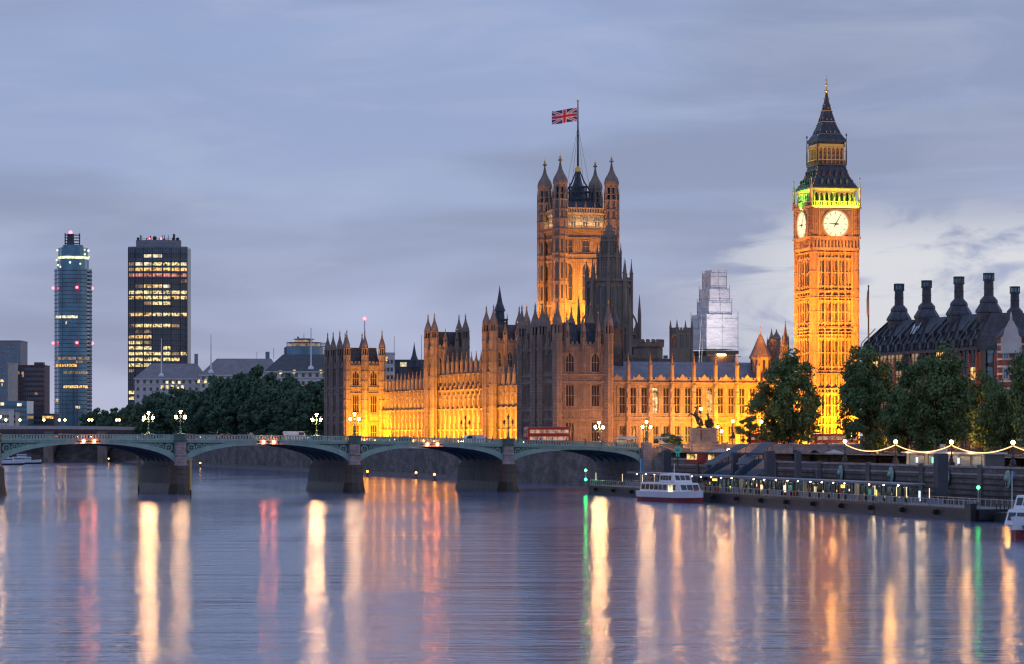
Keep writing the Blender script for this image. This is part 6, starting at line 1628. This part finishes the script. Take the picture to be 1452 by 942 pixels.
def umbrella(px, Y, z0, label, r=2.3, col='awning', h=2.6):
    t = thing('parasol', label, 'parasol', (X_(px, Y), Y, z0)); m = MB(); m.lathe(0, 0, [(0, .25), (.1, .25), (.12, .05), (h + .6, .04)], 8); obj('pole', m, 'iron_black', t)
    m = MB(); m.lathe(0, 0, [(h, r), (h + .08, r), (h + .8, .08)], 8); obj('canopy', m, col, t)
umbrella(1021, 590, 6.4, 'wide pale parasol on the promenade below the statue', 2.6); umbrella(1183, 545, 6.4, 'pale parasol on the promenade left of the kiosk', 2.0)
def cafe(px, Y, label, wdt=3.0):
    t = thing('refreshment_cabin', label, 'cabin', (X_(px, Y), Y, 6.4), R(-60)); m = MB(); m.box(0, wdt, 0, 2.2, 0, 2.4); obj('wall', m, 'maroon', t); m = MB(); m.box(-.2, wdt + .2, -.7, 2.4, 2.4, 2.6); obj('roof', m, 'cloth_grey', t)
    m = MB(); m.box(.4, wdt - .4, -.1, -.005, 1.0, 2.1); obj('serving_hatch', m, 'win_amber', t); m = MB(); m.box(.3, wdt - .3, -.35, -.11, .9, .99); obj('counter', m, 'white_paint', t)
cafe(1003, 588, 'small lit refreshment cabin below the statue plinth'); cafe(973, 602, 'dark red cabin between the round sign and the statue plinth', 4.5)
# round clock-like lamp near x 1034
m = MB(); m.ball((0, 0, 0), .55, 10, 7); o = obj('globe', m, 'lamp_small'); 
t = thing('globe_light', 'big round white light low on the promenade below the statue', 'street lamp', (X_(1034, 592), 592, 6.4)); o.parent = t; o.location = (0, 0, Z_(640, 592) - 6.4)
m = MB(); m.lathe(0, 0, [(0, .12), (Z_(640, 592) - 6.9, .08)], 6); obj('lamp_post', m, 'iron_black', t)
# ================================================================== PIER
PO = (16.5, 606.0); PRZ = math.atan2(-197, 51.5); PLN = 203.6
def pier():
    t = thing('floating_pier', 'long dark floating passenger pier with glazed railings and blue-grey canopy', 'pier', (PO[0], PO[1], 0), PRZ)
    # local x towards the camera, y inland
    n = 5; seg = PLN / n
    for k in range(n):
        m = MB(); a, b = k * seg + .12, (k + 1) * seg - .12
        m.slab([a, a + .5, b - .5, b], [.3, -.4, -.4, .3], [1.75] * 4, .0, 8.0, 0); m.box(a, b, -.12, -.003, 1.35, 1.75, 1); m.box(a, b, .05, 8, 1.751, 1.8, 2)
        obj('pontoon', m, ['hull_dark', 'iron_black', 'deck_grey'], t)
    m = MB(); x = .6
    while x < PLN: m.box(x - .04, x + .04, .22, .3, 1.8, 2.95); x += 1.5
    m.box(.4, PLN - .4, .2, .32, 2.9, 3.0); m.box(.4, PLN - .4, .23, .29, 2.0, 2.06); obj('railing', m, 'rail_steel', t)
    m = MB(); m.box(0, 1.2, .245, .275, 2.1, 2.85); rpm = m.mesh('railing_panel', 'steel_blue'); rnd = random.Random(2); x = .8
    while x < PLN - 2:
        if rnd.random() < .6 and x > 20: obj('railing_panel', rpm, None, t, (x + .1, 0, 0))
        x += 1.5
    m = MB(); x = .6
    while x < PLN: m.box(x - .04, x + .04, 7.6, 7.7, 1.8, 2.9); x += 2
    m.box(.4, PLN - .4, 7.58, 7.72, 2.85, 2.95); obj('railing', m, 'rail_steel', t)
    # canopies
    for (a, b) in ((26, 52), (62, 168)):
        m = MB(); m.slab([a, b], [4.75, 4.75], [4.95, 4.95], .9, 6.6, 0); m.add([(a, .75, 4.7), (b, .75, 4.7), (b, .75, 5.05), (a, .75, 5.05), (a, .9, 4.7), (b, .9, 4.7), (b, .9, 5.05), (a, .9, 5.05)], [(0, 1, 2, 3), (3, 2, 6, 7), (0, 4, 5, 1), (0, 3, 7, 4), (1, 5, 6, 2)])
        m.box(a, b, .7, .749, 4.98, 5.06, 1)
        obj('canopy', m, ['steel_blue', 'rail_steel'], t)
        m = MB(); x = a + 1
        while x < b: m.box(x - .09, x + .09, 5.4, 5.6, 1.8, 4.75); m.box(x - .06, x + .06, 1.3, 1.42, 1.8, 4.75) if int(x) % 2 else None; x += 7
        obj('canopy_post', m, 'iron_black', t)
        x = a + 2
        while x < b:
            m = MB(); m.ball((x, 2.2, 4.62), .13, 6, 4); obj('canopy_lamp', m, 'lamp_small', t); x += 5.2 + 1.6 * rnd.random()
        m = MB(); m.box(a + 3, b - 4, 6.4, 6.5, 1.8, 4.2); obj('glass_screen', m, 'glass_blue', t)
        m = MB(); x = a + 3
        while x < b - 5: m.box(x, x + .12, 6.28, 6.39, 1.8, 4.7); x += 2.3
        obj('screen_frame', m, 'steel_blue', t)
    for x in (95, 128, 152): m = MB(); m.box(x, x + .7, 1.0, 1.5, 1.8, 4.75); obj('canopy_column', m, 'rail_steel', t)
    for (x, c, y0, z0, z1, w) in ((74, 'panel_yellow', 3, 3.9, 4.3, 2.4), (101, 'panel_cream', 3, 2.4, 3.6, .8), (113, 'panel_cream', 3, 2.5, 3.7, 1.0), (115.5, 'teal_sign', 3, 2.9, 3.8, 1.7), (129.5, 'panel_cream', 2.5, 2.4, 3.8, .7), (142, 'panel_yellow', 2.5, 3.8, 4.3, 1.6), (147.5, 'panel_yellow', 3, 2.6, 3.6, .9), (155.8, 'panel_yellow', 3, 2.6, 3.7, .9), (153, 'teal_sign', 3, 2.9, 3.8, 1.0), (178.5, 'screen_white', 1, 2.4, 4.0, .6)):
        if 'panel_cream' not in MATS: glow('panel_cream', (1, .78, .45), 1.6)
        m = MB(); m.box(x, x + w, y0, y0 + .12, z0, z1, 0); m.box(x - .06, x + w + .06, y0 + .121, y0 + .2, z0 - .06, z1 + .06, 1); m.box(x + w / 2 - .04, x + w / 2 + .04, y0 + .05, y0 + .12, 1.8, z0, 1); obj('lit_panel', m, [c, 'iron_black'], t)
    for x in (2.5, 22, 36, 44, 161, 170, 174, 183): m = MB(); m.lathe(x, 1.0, [(1.8, .07), (4.6, .06)], 6, None, 0); m.box(x - .08, x + .08, .88, .94, 2.9, 4.5, 1); obj('light_column', m, ['iron_black', 'panel_cream'], t)
    for q in range(34):
        x = 64 + q * 3.05 + rnd.random(); c = rnd.choice(['win_dim', 'panel_cream', 'win_amber', 'win_dim', 'panel_yellow']); h_ = rnd.uniform(.2, .6)
        m = MB(); z0 = rnd.uniform(2.2, 3.6); m.box(x, x + rnd.uniform(.12, .4), 4.5, 4.6, z0, z0 + h_, 0); m.box(x + .05, x + .11, 4.61, 4.7, 1.8, z0 + h_, 1); obj('notice_light', m, [c, 'iron_black'], t)
    for x in range(6, 200, 13):
        m = MB(); m.T = Matrix.Translation((x, -.28, 1.0)) @ Matrix.Rotation(PI / 2, 4, 'Y'); m.lathe(0, 0, [(-.25, .42), (.25, .42)], 10); obj('fender_tyre', m, 'tyre', t)
    for x, y in ((75, 3.2), (78, 3.0), (117, 2.6), (118.5, 3.0), (151, 2.6)): m = MB(); m.lathe(x, y, [(1.8, .28), (2.6, .32), (2.7, .1)], 10); obj('life_ring_bin', m, 'red_paint', t)
    # lower mooring pontoon at the near end
    m = MB(); m.box(PLN + .5, PLN + 46, 2, 8, -.3, 1.4, 0); m.box(PLN - 3, PLN - .8, -1.1, -.13, -.4, 2.6, 1); m.box(PLN + 6, PLN + 10, 1.6, 2, .6, 1.7, 2)
    x = PLN + 1
    while x < PLN + 46: m.box(x - .05, x + .05, 2.1, 2.2, 1.4, 2.6, 1); x += 1.4
    m.box(PLN + 1, PLN + 46, 2.08, 2.22, 2.5, 2.62, 1); obj('mooring_pontoon', m, ['hull_dark', 'iron_black', 'awning'], t)
pier()
def pl(x, y, z=0):
    c, s = math.cos(PRZ), math.sin(PRZ); return (PO[0] + x * c - y * s, PO[1] + x * s + y * c, z)
for k, (x, y) in enumerate(((70, 3), (72, 4), (80, 2.5), (88, 4), (91, 3), (103, 2), (108, 4.4), (119, 2), (124, 3.5), (133, 2.4), (138, 4), (145, 2.6), (158, 3), (163, 2), (30, 3), (40, 2.4))):
    person(k + 1, pl(x, y, 1.8), rnd.uniform(0, 6), 'traveller in ' + PT[(k + 1) % 5] + ' on the floating pier, ' + ORD[sorted((70, 72, 80, 88, 91, 103, 108, 119, 124, 133, 138, 145, 158, 163, 30, 40)).index(x)] + ' from the left')
# gangways
def gangway(px0, y0, Y0, px1, y1, Y1, label):
    a = Vector((X_(px0, Y0), Y0, Z_(y0, Y0))); b = Vector((X_(px1, Y1), Y1, Z_(y1, Y1))); d = b - a; L_ = math.hypot(d.x, d.y)
    t = thing('gangway', label, 'gangway', a, math.atan2(d.y, d.x)); s = d.z / L_
    m = MB(); m.slab([0, L_], [-.5, d.z - .5], [0, d.z], 0, 2.4, 0); m.slab([0, L_], [-.5, d.z - .5], [1.5, d.z + 1.5], -.12, -.002, 0); m.slab([0, L_], [-.5, d.z - .5], [1.5, d.z + 1.5], 2.41, 2.5, 0)
    obj('side_truss', m, 'steel_blue', t)
    m = MB(); m.slab([0, L_], [3.0, d.z + 3.0], [3.12, d.z + 3.12], 0, 2.4)
    for k in range(6): x = L_ * (k + .5) / 6; m.box(x - .06, x + .06, 0, .1, s * x + 1.5, s * x + 3.0)
    obj('roof', m, 'pile', t)
gangway(1012, 682, 545, 1062, 652, 560, 'blue-grey covered gangway sloping up from the pier, left one'); gangway(1060, 682, 530, 1098, 650, 545, 'blue-grey covered gangway sloping up from the pier, right one beside the tall piles')
def pile(px, Y, w, yt, label):
    t = thing('mooring_pile', label, 'mooring pile', (X_(px, Y), Y, 0), PRZ, 'dark mooring piles'); z = Z_(yt, Y); m = MB(); m.sq(0, 0, [(-1, w), (z, w)]); m.sq(0, 0, [(z, w * 1.06), (z + .2, w * 1.0)]); obj('pile_body', m, 'pile', t)
    m = MB(); m.sq(0, 0, [(2.2, w * 1.08), (2.6, w * 1.08)]); obj('collar', m, 'iron_black', t)
pile(1042, 545, .55, 643, 'slim dark square pile left of the gangways'); pile(1091, 528, .8, 641, 'thick dark square pile between the gangways'); pile(1131.5, 512, .5, 642, 'slim dark square pile right of the gangways'); pile(1334, 452, .9, 645, 'tall broad square pile in front of the kiosk end'); pile(945, 590, .8, 640, 'dark square pile behind the tour boat'); pile(1005, 566, .4, 655, 'thin dark pile right of the tour boat'); pile(1160, 500, .35, 668, 'short thin pile behind the pier canopy')
m = MB(); m.box(-5.5, 5.5, -.2, .2, 0, .35); o = obj('cross_beam', m, 'pile'); t = thing('pile_beam', 'horizontal beam joining the tops of two gangway piles', 'beam', (X_(1066, 536), 536, Z_(645, 536)), -.9); o.parent = t
def signal(px, Y, ys, label, base=0, col='nav_green', r=.26):
    t = thing('signal_light', label, 'signal light', (X_(px, Y), Y, base)); m = MB(); m.lathe(0, 0, [(0, .06), (Z_(min(ys), Y) - base + .3, .05)], 6); obj('post', m, 'rail_steel', t)
    for y in ys: m = MB(); m.ball((0, -.1, Z_(y, Y) - base), r, 8, 6); obj('lamp', m, col, t)
signal(830.5, 604.5, (667, 680), 'pair of green signal lights at the left tip of the pier', 1.7); signal(1387, 411, (691.5,), 'single green signal light near the right end of the pier', 1.7, r=.24)
def pole(px, Y, y0, y1, label, ban=None):
    t = thing('banner_pole', label, 'pole', (X_(px, Y), Y, Z_(y1, Y))); h_ = Z_(y0, Y) - Z_(y1, Y); m = MB(); m.lathe(0, 0, [(0, .09), (h_, .06)], 6); obj('pole', m, 'white_paint', t)
    if ban: m = MB(); m.box(.1, .1 + ban[0], -.03, .03, h_ - ban[1], h_ - .1); obj('banner', m, 'blue_banner', t)
pole(908.5, 585, 650, 690, 'white pole with tall blue banner at the foot of the bridge stairs', (.55, 2.9)); pole(1435, 402, 668, 735, 'white pole with small blue flag near the right end of the pier', (.0001 + .25, .9))
def buoy(px, py, label):
    Y = F * HC / (py + 4 - HY); t = thing('buoy', label, 'buoy', (X_(px, Y), Y, 0), 0, 'small lit buoys on the river'); m = MB(); m.lathe(0, 0, [(-.3, .7), (.15, .8), (.3, .6), (.4, .2), (1.5, .12)], 10); obj('float', m, 'hull_dark', t); m = MB(); m.ball((0, 0, 1.75), .3, 8, 5); obj('lamp', m, 'buoy_lamp', t)
for k, (px, py) in enumerate(((154, 652), (284, 659), (308, 655), (364, 657), (415, 660), (521, 673), (590, 675), (616, 678))):
    buoy(px, py, 'small lit buoy, ' + ORD[k] + ' from the left under the bridge arches')
for k, (px, yb, lab) in enumerate(((196.5, 700, 'yellow topped fender post left of the left pier'), (270.5, 706, 'yellow topped fender post right of the left pier'))):
    Y = F * HC / (yb - HY); t = thing('fender_post', lab, 'post', (X_(px, Y), Y, 0)); m = MB(); m.lathe(0, 0, [(-1, .16), (5.2, .15)], 6); obj('post', m, 'iron_black', t); m = MB(); m.lathe(0, 0, [(1.6, .2), (7.4, .2), (7.5, .34), (7.8, .3)], 8); obj('sleeve', m, 'yellow_post', t)
# ================================================================== BOATS
def hull_mesh(L_, W_, h, mats, bowlen=.35, n=16, flare=.12):
    m = MB(); st = []
    for i in range(n + 1):
        u = i / n; x = -L_ / 2 + L_ * u; w = 1 if u < 1 - bowlen else max(.03, (1 - ((u - 1 + bowlen) / bowlen) ** 2.2)); w *= (.9 + .1 * min(1, u * 8))
        hh = h + .45 * max(0, (u - .6) / .4) ** 2; st.append((x, W_ / 2 * w, hh))
    for lvl in ((-.35, .25, .82, .93, 1), (.25, 1.0, .93, 1.0, 0)):
        a, b, wa, wb, mi = lvl; vs = []
        for (x, w, hh) in st:
            za = a if a < 0 else hh * .42; zb = hh * .42 if a < 0 else hh
            vs += [(x, -w * wa, za), (x, -w * wb, zb), (x, w * wb, zb), (x, w * wa, za)]
        fs = [(3, 2, 1, 0)]
        for i in range(n): c = 4 * i; d = c + 4; fs += [(c, c + 1, d + 1, d), (c + 1, c + 2, d + 2, d + 1), (c + 2, c + 3, d + 3, d + 2)]
        c = 4 * n; fs.append((c, c + 1, c + 2, c + 3)); m.m = mi; m.add(vs, fs)
    return m.mesh('hull', mats, False)
def tour_boat(name, label, loc, rz, L_=22, W_=5.2, letters=None, mark=True, cf=.30, bow=.35):
    t = thing(name, label, 'boat', loc, rz)
    obj('hull', hull_mesh(L_, W_, 1.9 if bow == .35 else 2.4, ['white_paint', 'maroon'], bow), None, t)
    def cab(x0, x1, w, z0, z1, slope, nm):
        m = MB(); m.prism([(x0, -w), (x1, -w), (x1, w), (x0, w)], z0, z1, 0, [(x0 + slope * .3, -w * .93), (x1 - slope, -w * .93), (x1 - slope, w * .93), (x0 + slope * .3, w * .93)])
        o = obj(nm, m, 'white_paint', t); bv = o.modifiers.new('bevel', 'BEVEL'); bv.width = .12; bv.segments = 2
    cab(-L_ * .44, L_ * cf, W_ * .42, 1.7, 3.6, 1.0, 'lower_cabin'); cab(-L_ * .12, L_ * (cf - .13), W_ * .36, 3.6, 5.3, .9, 'wheelhouse')
    n = 8
    for s in (-1, 1):
        for k in range(n):
            x = -L_ * .41 + k * L_ * .078; m = MB(); w0, w1 = W_ * .42 * .985, W_ * .42 * .945
            m.add([(x, s * (w0 + .03), 2.25), (x + L_ * .066, s * (w0 + .03), 2.25), (x + L_ * .066, s * (w1 + .03), 3.25), (x, s * (w1 + .03), 3.25)], [(0, 1, 2, 3)]); obj('side_window', m, 'glass_dark', t)
        for k in range(4):
            x = -L_ * .09 + k * L_ * .05; m = MB(); m.add([(x, s * (W_ * .36 * .98 + .03), 4.1), (x + L_ * .042, s * (W_ * .36 * .98 + .03), 4.1), (x + L_ * .042, s * (W_ * .36 * .95 + .03), 4.95), (x, s * (W_ * .36 * .95 + .03), 4.95)], [(0, 1, 2, 3)]); obj('side_window', m, 'glass_dark', t)
    xf = L_ * .30
    for (x0, z0, z1, sl, hgt, w) in ((L_ * cf, 2.3, 3.25, 1.0, 1.9, W_ * .36), (L_ * (cf - .13), 4.1, 5.0, .9, 1.7, W_ * .3)):
        zb = 1.7 if z0 < 3 else 3.6; xa = x0 - sl * (z0 - zb) / hgt + .04; xb = x0 - sl * (z1 - zb) / hgt + .04
        for q in range(3):
            ya = -w + 2 * w * q / 3 + .08; yb = -w + 2 * w * (q + 1) / 3 - .08; m = MB(); m.add([(xa, ya, z0), (xa, yb, z0), (xb, yb, z1), (xb, ya, z1)], [(0, 1, 2, 3)]); obj('windscreen', m, 'glass_dark', t)
    m = MB(); m.box(-L_ * .45, L_ * .12, -W_ * .4, W_ * .4, 5.35, 5.5) if False else None
    for x in [-L_ * .43 + k * L_ * .06 for k in range(6)]:
        for s in (-1, 1): m.box(x - .04, x + .04, s * W_ * .38 - .04, s * W_ * .38 + .04, 3.6, 4.6)
    for s in (-1, 1): m.box(-L_ * .43, -L_ * .13, s * W_ * .38 - .04, s * W_ * .38 + .04, 4.55, 4.65)
    obj('upper_railing', m, 'rail_steel', t)
    m = MB(); m.lathe(0, 0, [(5.3, .1), (7.2, .05)], 6); m.box(-.5, .5, -1.0, 1.0, 5.3, 5.42); obj('mast', m, 'white_paint', t)
    if mark:
        m = MB(); m.T = Matrix.Translation((L_ * .30 + .25, .9, 2.1)) @ Matrix.Rotation(PI / 2, 4, 'Y'); m.lathe(0, 0, [(0, .5), (.1, .5)], 20, 0); m.T = Matrix(); obj('round_mark', m, 'red_paint', t)
        m = MB(); m.box(L_ * .08, L_ * .16, -W_ * .42 - .06, -W_ * .42 - .01, 1.9, 3.2); obj('door', m, 'win_pale', t)
        m = MB(); m.box(-L_ * .4, -L_ * .14, -.9, .9, 4.9, 5.0);
        for x in (-L_ * .38, -L_ * .16): m.box(x, x + .08, -.04, .04, 3.6, 4.9)
        obj('red_awning', m, 'red_paint', t)
    if letters:
        cu = bpy.data.curves.new('letters', 'FONT'); cu.body = letters; cu.size = 1.9; cu.extrude = .03; cu.space_character = .85
        o = bpy.data.objects.new('tmp', cu); link(o); dg = bpy.context.evaluated_depsgraph_get(); me = bpy.data.meshes.new_from_object(o.evaluated_get(dg)); bpy.data.objects.remove(o)
        me.materials.clear(); me.materials.append(M['cloth_blue']); L3 = bpy.data.objects.new('letters', me); link(L3, t); L3.location = (7.2 + .3, .35 + .4, .9); L3.rotation_euler = (PI / 2, 0, R(142))
    return t
tb_ = tour_boat('tour_boat', 'white tour boat with dark red hull passing in front of the pier', (X_(956, 532), 532, 0), math.atan2(-.90, .43), 22, 5.4)
tour_boat('tour_boat', 'white boat with big dark letters cut by the right edge of the photo', (X_(1437, 338) + 4.6, 338 + 6.0, 0), R(-125), 15, 4.6, 'yhu', mark=False, cf=.46, bow=.24)
for k, (px, Y, lab, rz) in enumerate(((34, 1220, 'small white moored boat seen under the left arch', .2), (9, 1180, 'white moored boat at the left edge under the bridge', .1))):
    t = thing('moored_boat', lab, 'boat', (X_(px, Y), Y, 0), rz); obj('hull', hull_mesh(15, 4, 1.6, ['white_paint', 'hull_dark']), None, t); m = MB(); m.box(-5, 3, -1.5, 1.5, 1.5, 3.1); m.box(-3, 1, -1.2, 1.2, 3.1, 4.3); obj('cabin', m, 'white_paint', t); m = MB(); m.box(-4.6, 2.7, -1.56, -1.501, 2.0, 2.7); m.box(-2.8, .8, -1.26, -1.201, 3.4, 4.0); obj('window', m, 'glass_blue', t)
# ================================================================== FENCE behind the promenade + street furniture
fence = thing('iron_fence', 'black iron railings along the promenade under the trees', 'fence', (*emb(-110, 15)[:2], 9.0), ERZ)
m = MB(); x = 0
while x < 150: m.box(x - .04, x + .04, -.03, .03, 0, 1.5); x += .6
m.box(0, 150, -.03, .03, 1.3, 1.38); m.box(0, 150, -.03, .03, .2, .28); obj('railing', m, 'iron_black', fence)
# ================================================================== FLOODLIGHTS
SOD = (1.0, .375, .003); WARM = (1.0, .33, .012); PINK = (1, .36, .08)
def pf(t, s, z): return pal(t, s, z)
# river front: long strips standing on the terrace
def strip(s0, s1, t0, z0, tt, zt, pw, col, w=1.0):
    c = (s0 + s1) / 2; flood(pf(t0, c, z0), pf(tt, c, zt), s1 - s0, w, pw, col)
def fl_palace():
    for (s0, s1, pw) in ((31, 88, 27000), (98, 150, 31000), (160, 215, 28000)):
        strip(s0, s1, 3.5, 9.2, 13, 19, pw, SOD)
    # lifts the light to the upper storeys
    for (s0, s1, pw) in ((34, 88, 9000), (98, 150, 18000), (160, 215, 9000)):
        strip(s0, s1, 2.2, 9.4, 13, 28, pw, WARM)
fl_palace()
def terrace_lamp():
    t = bpy.data.objects.new('terrace_lamp', None); link(t); m = MB(); m.lathe(0, 0, [(0, .2), (.3, .1), (2.6, .07)], 6); obj('lamp_post', m, 'iron_black', t)
    m = MB(); m.ball((0, 0, 2.9), .38, 8, 6); obj('globe', m, glow('lamp_terrace', (1, .45, .06), 42), t); return t
tl = terrace_lamp()
for k in range(11):
    s = 86 + k * 11.5; lab = ORD[k] + ' terrace lamp from the right on the palace river wall behind the bridge'
    if k == 0: tl.location = pal(-1.1, s, 7.9); o = tl
    else: o = copy_tree(tl, pal(-1.1, s, 7.9), 0, lab)
    tag(o, lab, 'terrace lamp', 'terrace lamps')
def wash(tc, sc_, z, tq, sq, zq, w, pw, col): flood(pf(tc, sc_, z), pf(tq, sq, zq), w, 1.0, pw, col)
wash(8, 205, 9.2, 7, 217, 24, 11, 16000, SOD)           # south pavilion north face
wash(55, -12, 9.2, 55, 2, 17, 34, 30000, SOD)           # north wing, right part
wash(31, -13, 9.2, 31, 2, 18, 20, 7500, PINK)
wash(7, -16, 9.2, 8, 0, 18, 14, 2200, PINK)
wash(67, -14, 9.2, 60, 2, 24, 14, 7500, WARM)
ORG = (1, .27, .0)
def etw(x, y, z):
    c, s = math.cos(ER), math.sin(ER); return (ET[0] + c * x - s * y, ET[1] + s * x + c * y, z)
for (px_, py_, q, w, pw, col) in (((0, -17, 9.2), None, (0, -6.4, 34), 12, 29000, ORG), ((-17, 0, 9.2), None, (-6.4, 0, 34), 12, 29000, ORG), ((3, -13, 9.2), None, (1.5, -6.4, 14), 9, 16000, SOD)):
    flood(etw(*px_), etw(*q), w, 2, pw, col, 120)
for k, (a, b) in enumerate(((0, -1), (-1, 0))):
    flood(etw(a * 38 + b * 3, b * 38 + a * 3, 20), etw(a * 6, b * 6, 52), 3, 3, 20000, ORG, 60)
    flood(etw(a * 7.7, b * 7.7, 72.6), etw(a * 5.2, b * 5.2, 77.5), 12 if k == 0 else .5, .5 if k == 0 else 12, 3400, (.62, 1, .02) if k == 0 else (.15, 1, .05), 150)
    flood(etw(a * 4.1, b * 4.1, 84.5), etw(a * 3.2, b * 3.2, 89), 5, .4, 32, WARM, 150)
    flood(etw(a * 9, b * 9, 61), etw(a * 6.7, b * 6.7, 70), 10, .5, 240, WARM, 150)
def vtw(x, y, z):
    c, s = math.cos(VR), math.sin(VR); return (vt[0] + c * x - s * y, vt[1] + s * x + c * y, z)
for (a, b, k) in ((0, -1, 1.0), (-1, 0, .55)):
    flood(vtw(a * 30, b * 30, 44), vtw(a * 9, b * 9, 72), 14, 2, 30000 * k, WARM, 110)
    flood(vtw(a * 17, b * 17, 50), vtw(a * 9, b * 9, 68), 10, 1, 2000 * k, SOD, 130)
    flood(vtw(a * 10.6, b * 10.6, 89.4), vtw(a * 8.4, b * 8.4, 94), 14, .4, 700, (1, .62, .28), 150)
# street lighting that warms the trees and walls at the right
for (px, Y, z, pw) in ((1345, 620, 12.5, 9000), (1262, 672, 12, 4000), (1180, 690, 14, 2600), (1400, 575, 12, 6000), (1440, 600, 13, 3000), (1300, 600, 12, 7000), (1370, 520, 11, 1400), (1430, 490, 11, 1200), (960, 640, 13, 1000), (1030, 630, 13, 800)):
    l = bpy.data.lights.new('street_light', 'POINT'); l.energy = pw; l.color = (1, .42, .08); l.shadow_soft_size = .5
    o = link(bpy.data.objects.new('street_light', l)); o.location = (X_(px, Y), Y, z)
for tau in (-97, -88, -78, -69):
    l = bpy.data.lights.new('kiosk_light', 'POINT'); l.energy = 260; l.color = (1, .62, .3); l.shadow_soft_size = .3
    o = link(bpy.data.objects.new('kiosk_light', l)); o.location = emb(tau, 3.4, 8.9)
for x in (34, 46, 70, 84, 98, 112, 126, 140, 154, 172):
    l = bpy.data.lights.new('pier_light', 'POINT'); l.energy = 75; l.color = (1, .72, .36); l.shadow_soft_size = .2
    o = link(bpy.data.objects.new('pier_light', l)); o.location = pl(x, 3.6, 4.3)
# bright work lamp on the palace roof line
t = thing('roof_floodlight', 'very bright orange lamp row on the roofline right of the wrapped tower', 'floodlight', pal(52, 14, 0), math.atan2(PV[1], PV[0]))
m = MB(); m.box(-1.2, 1.2, -.2, .2, Z_(504.5, 765), Z_(502.5, 765)); obj('lamp', m, glow('work_lamp', (1, .42, .12), 40), t)
m = MB(); m.box(-3.5, 4, .3, 5, 26, Z_(506, 765)); m.box(-1.3, 1.3, .21, .5, Z_(506, 765), Z_(502, 765)); obj('plant_room', m, 'stone_grime_shade', t)

flood((X_(1013, 1060) + 6, 1058, 47), (X_(1013, 1090), 1090, 66), 8, 1, 3200, (1, .88, .88), 120)  # unseen lamp added to whiten the scaffold sheeting
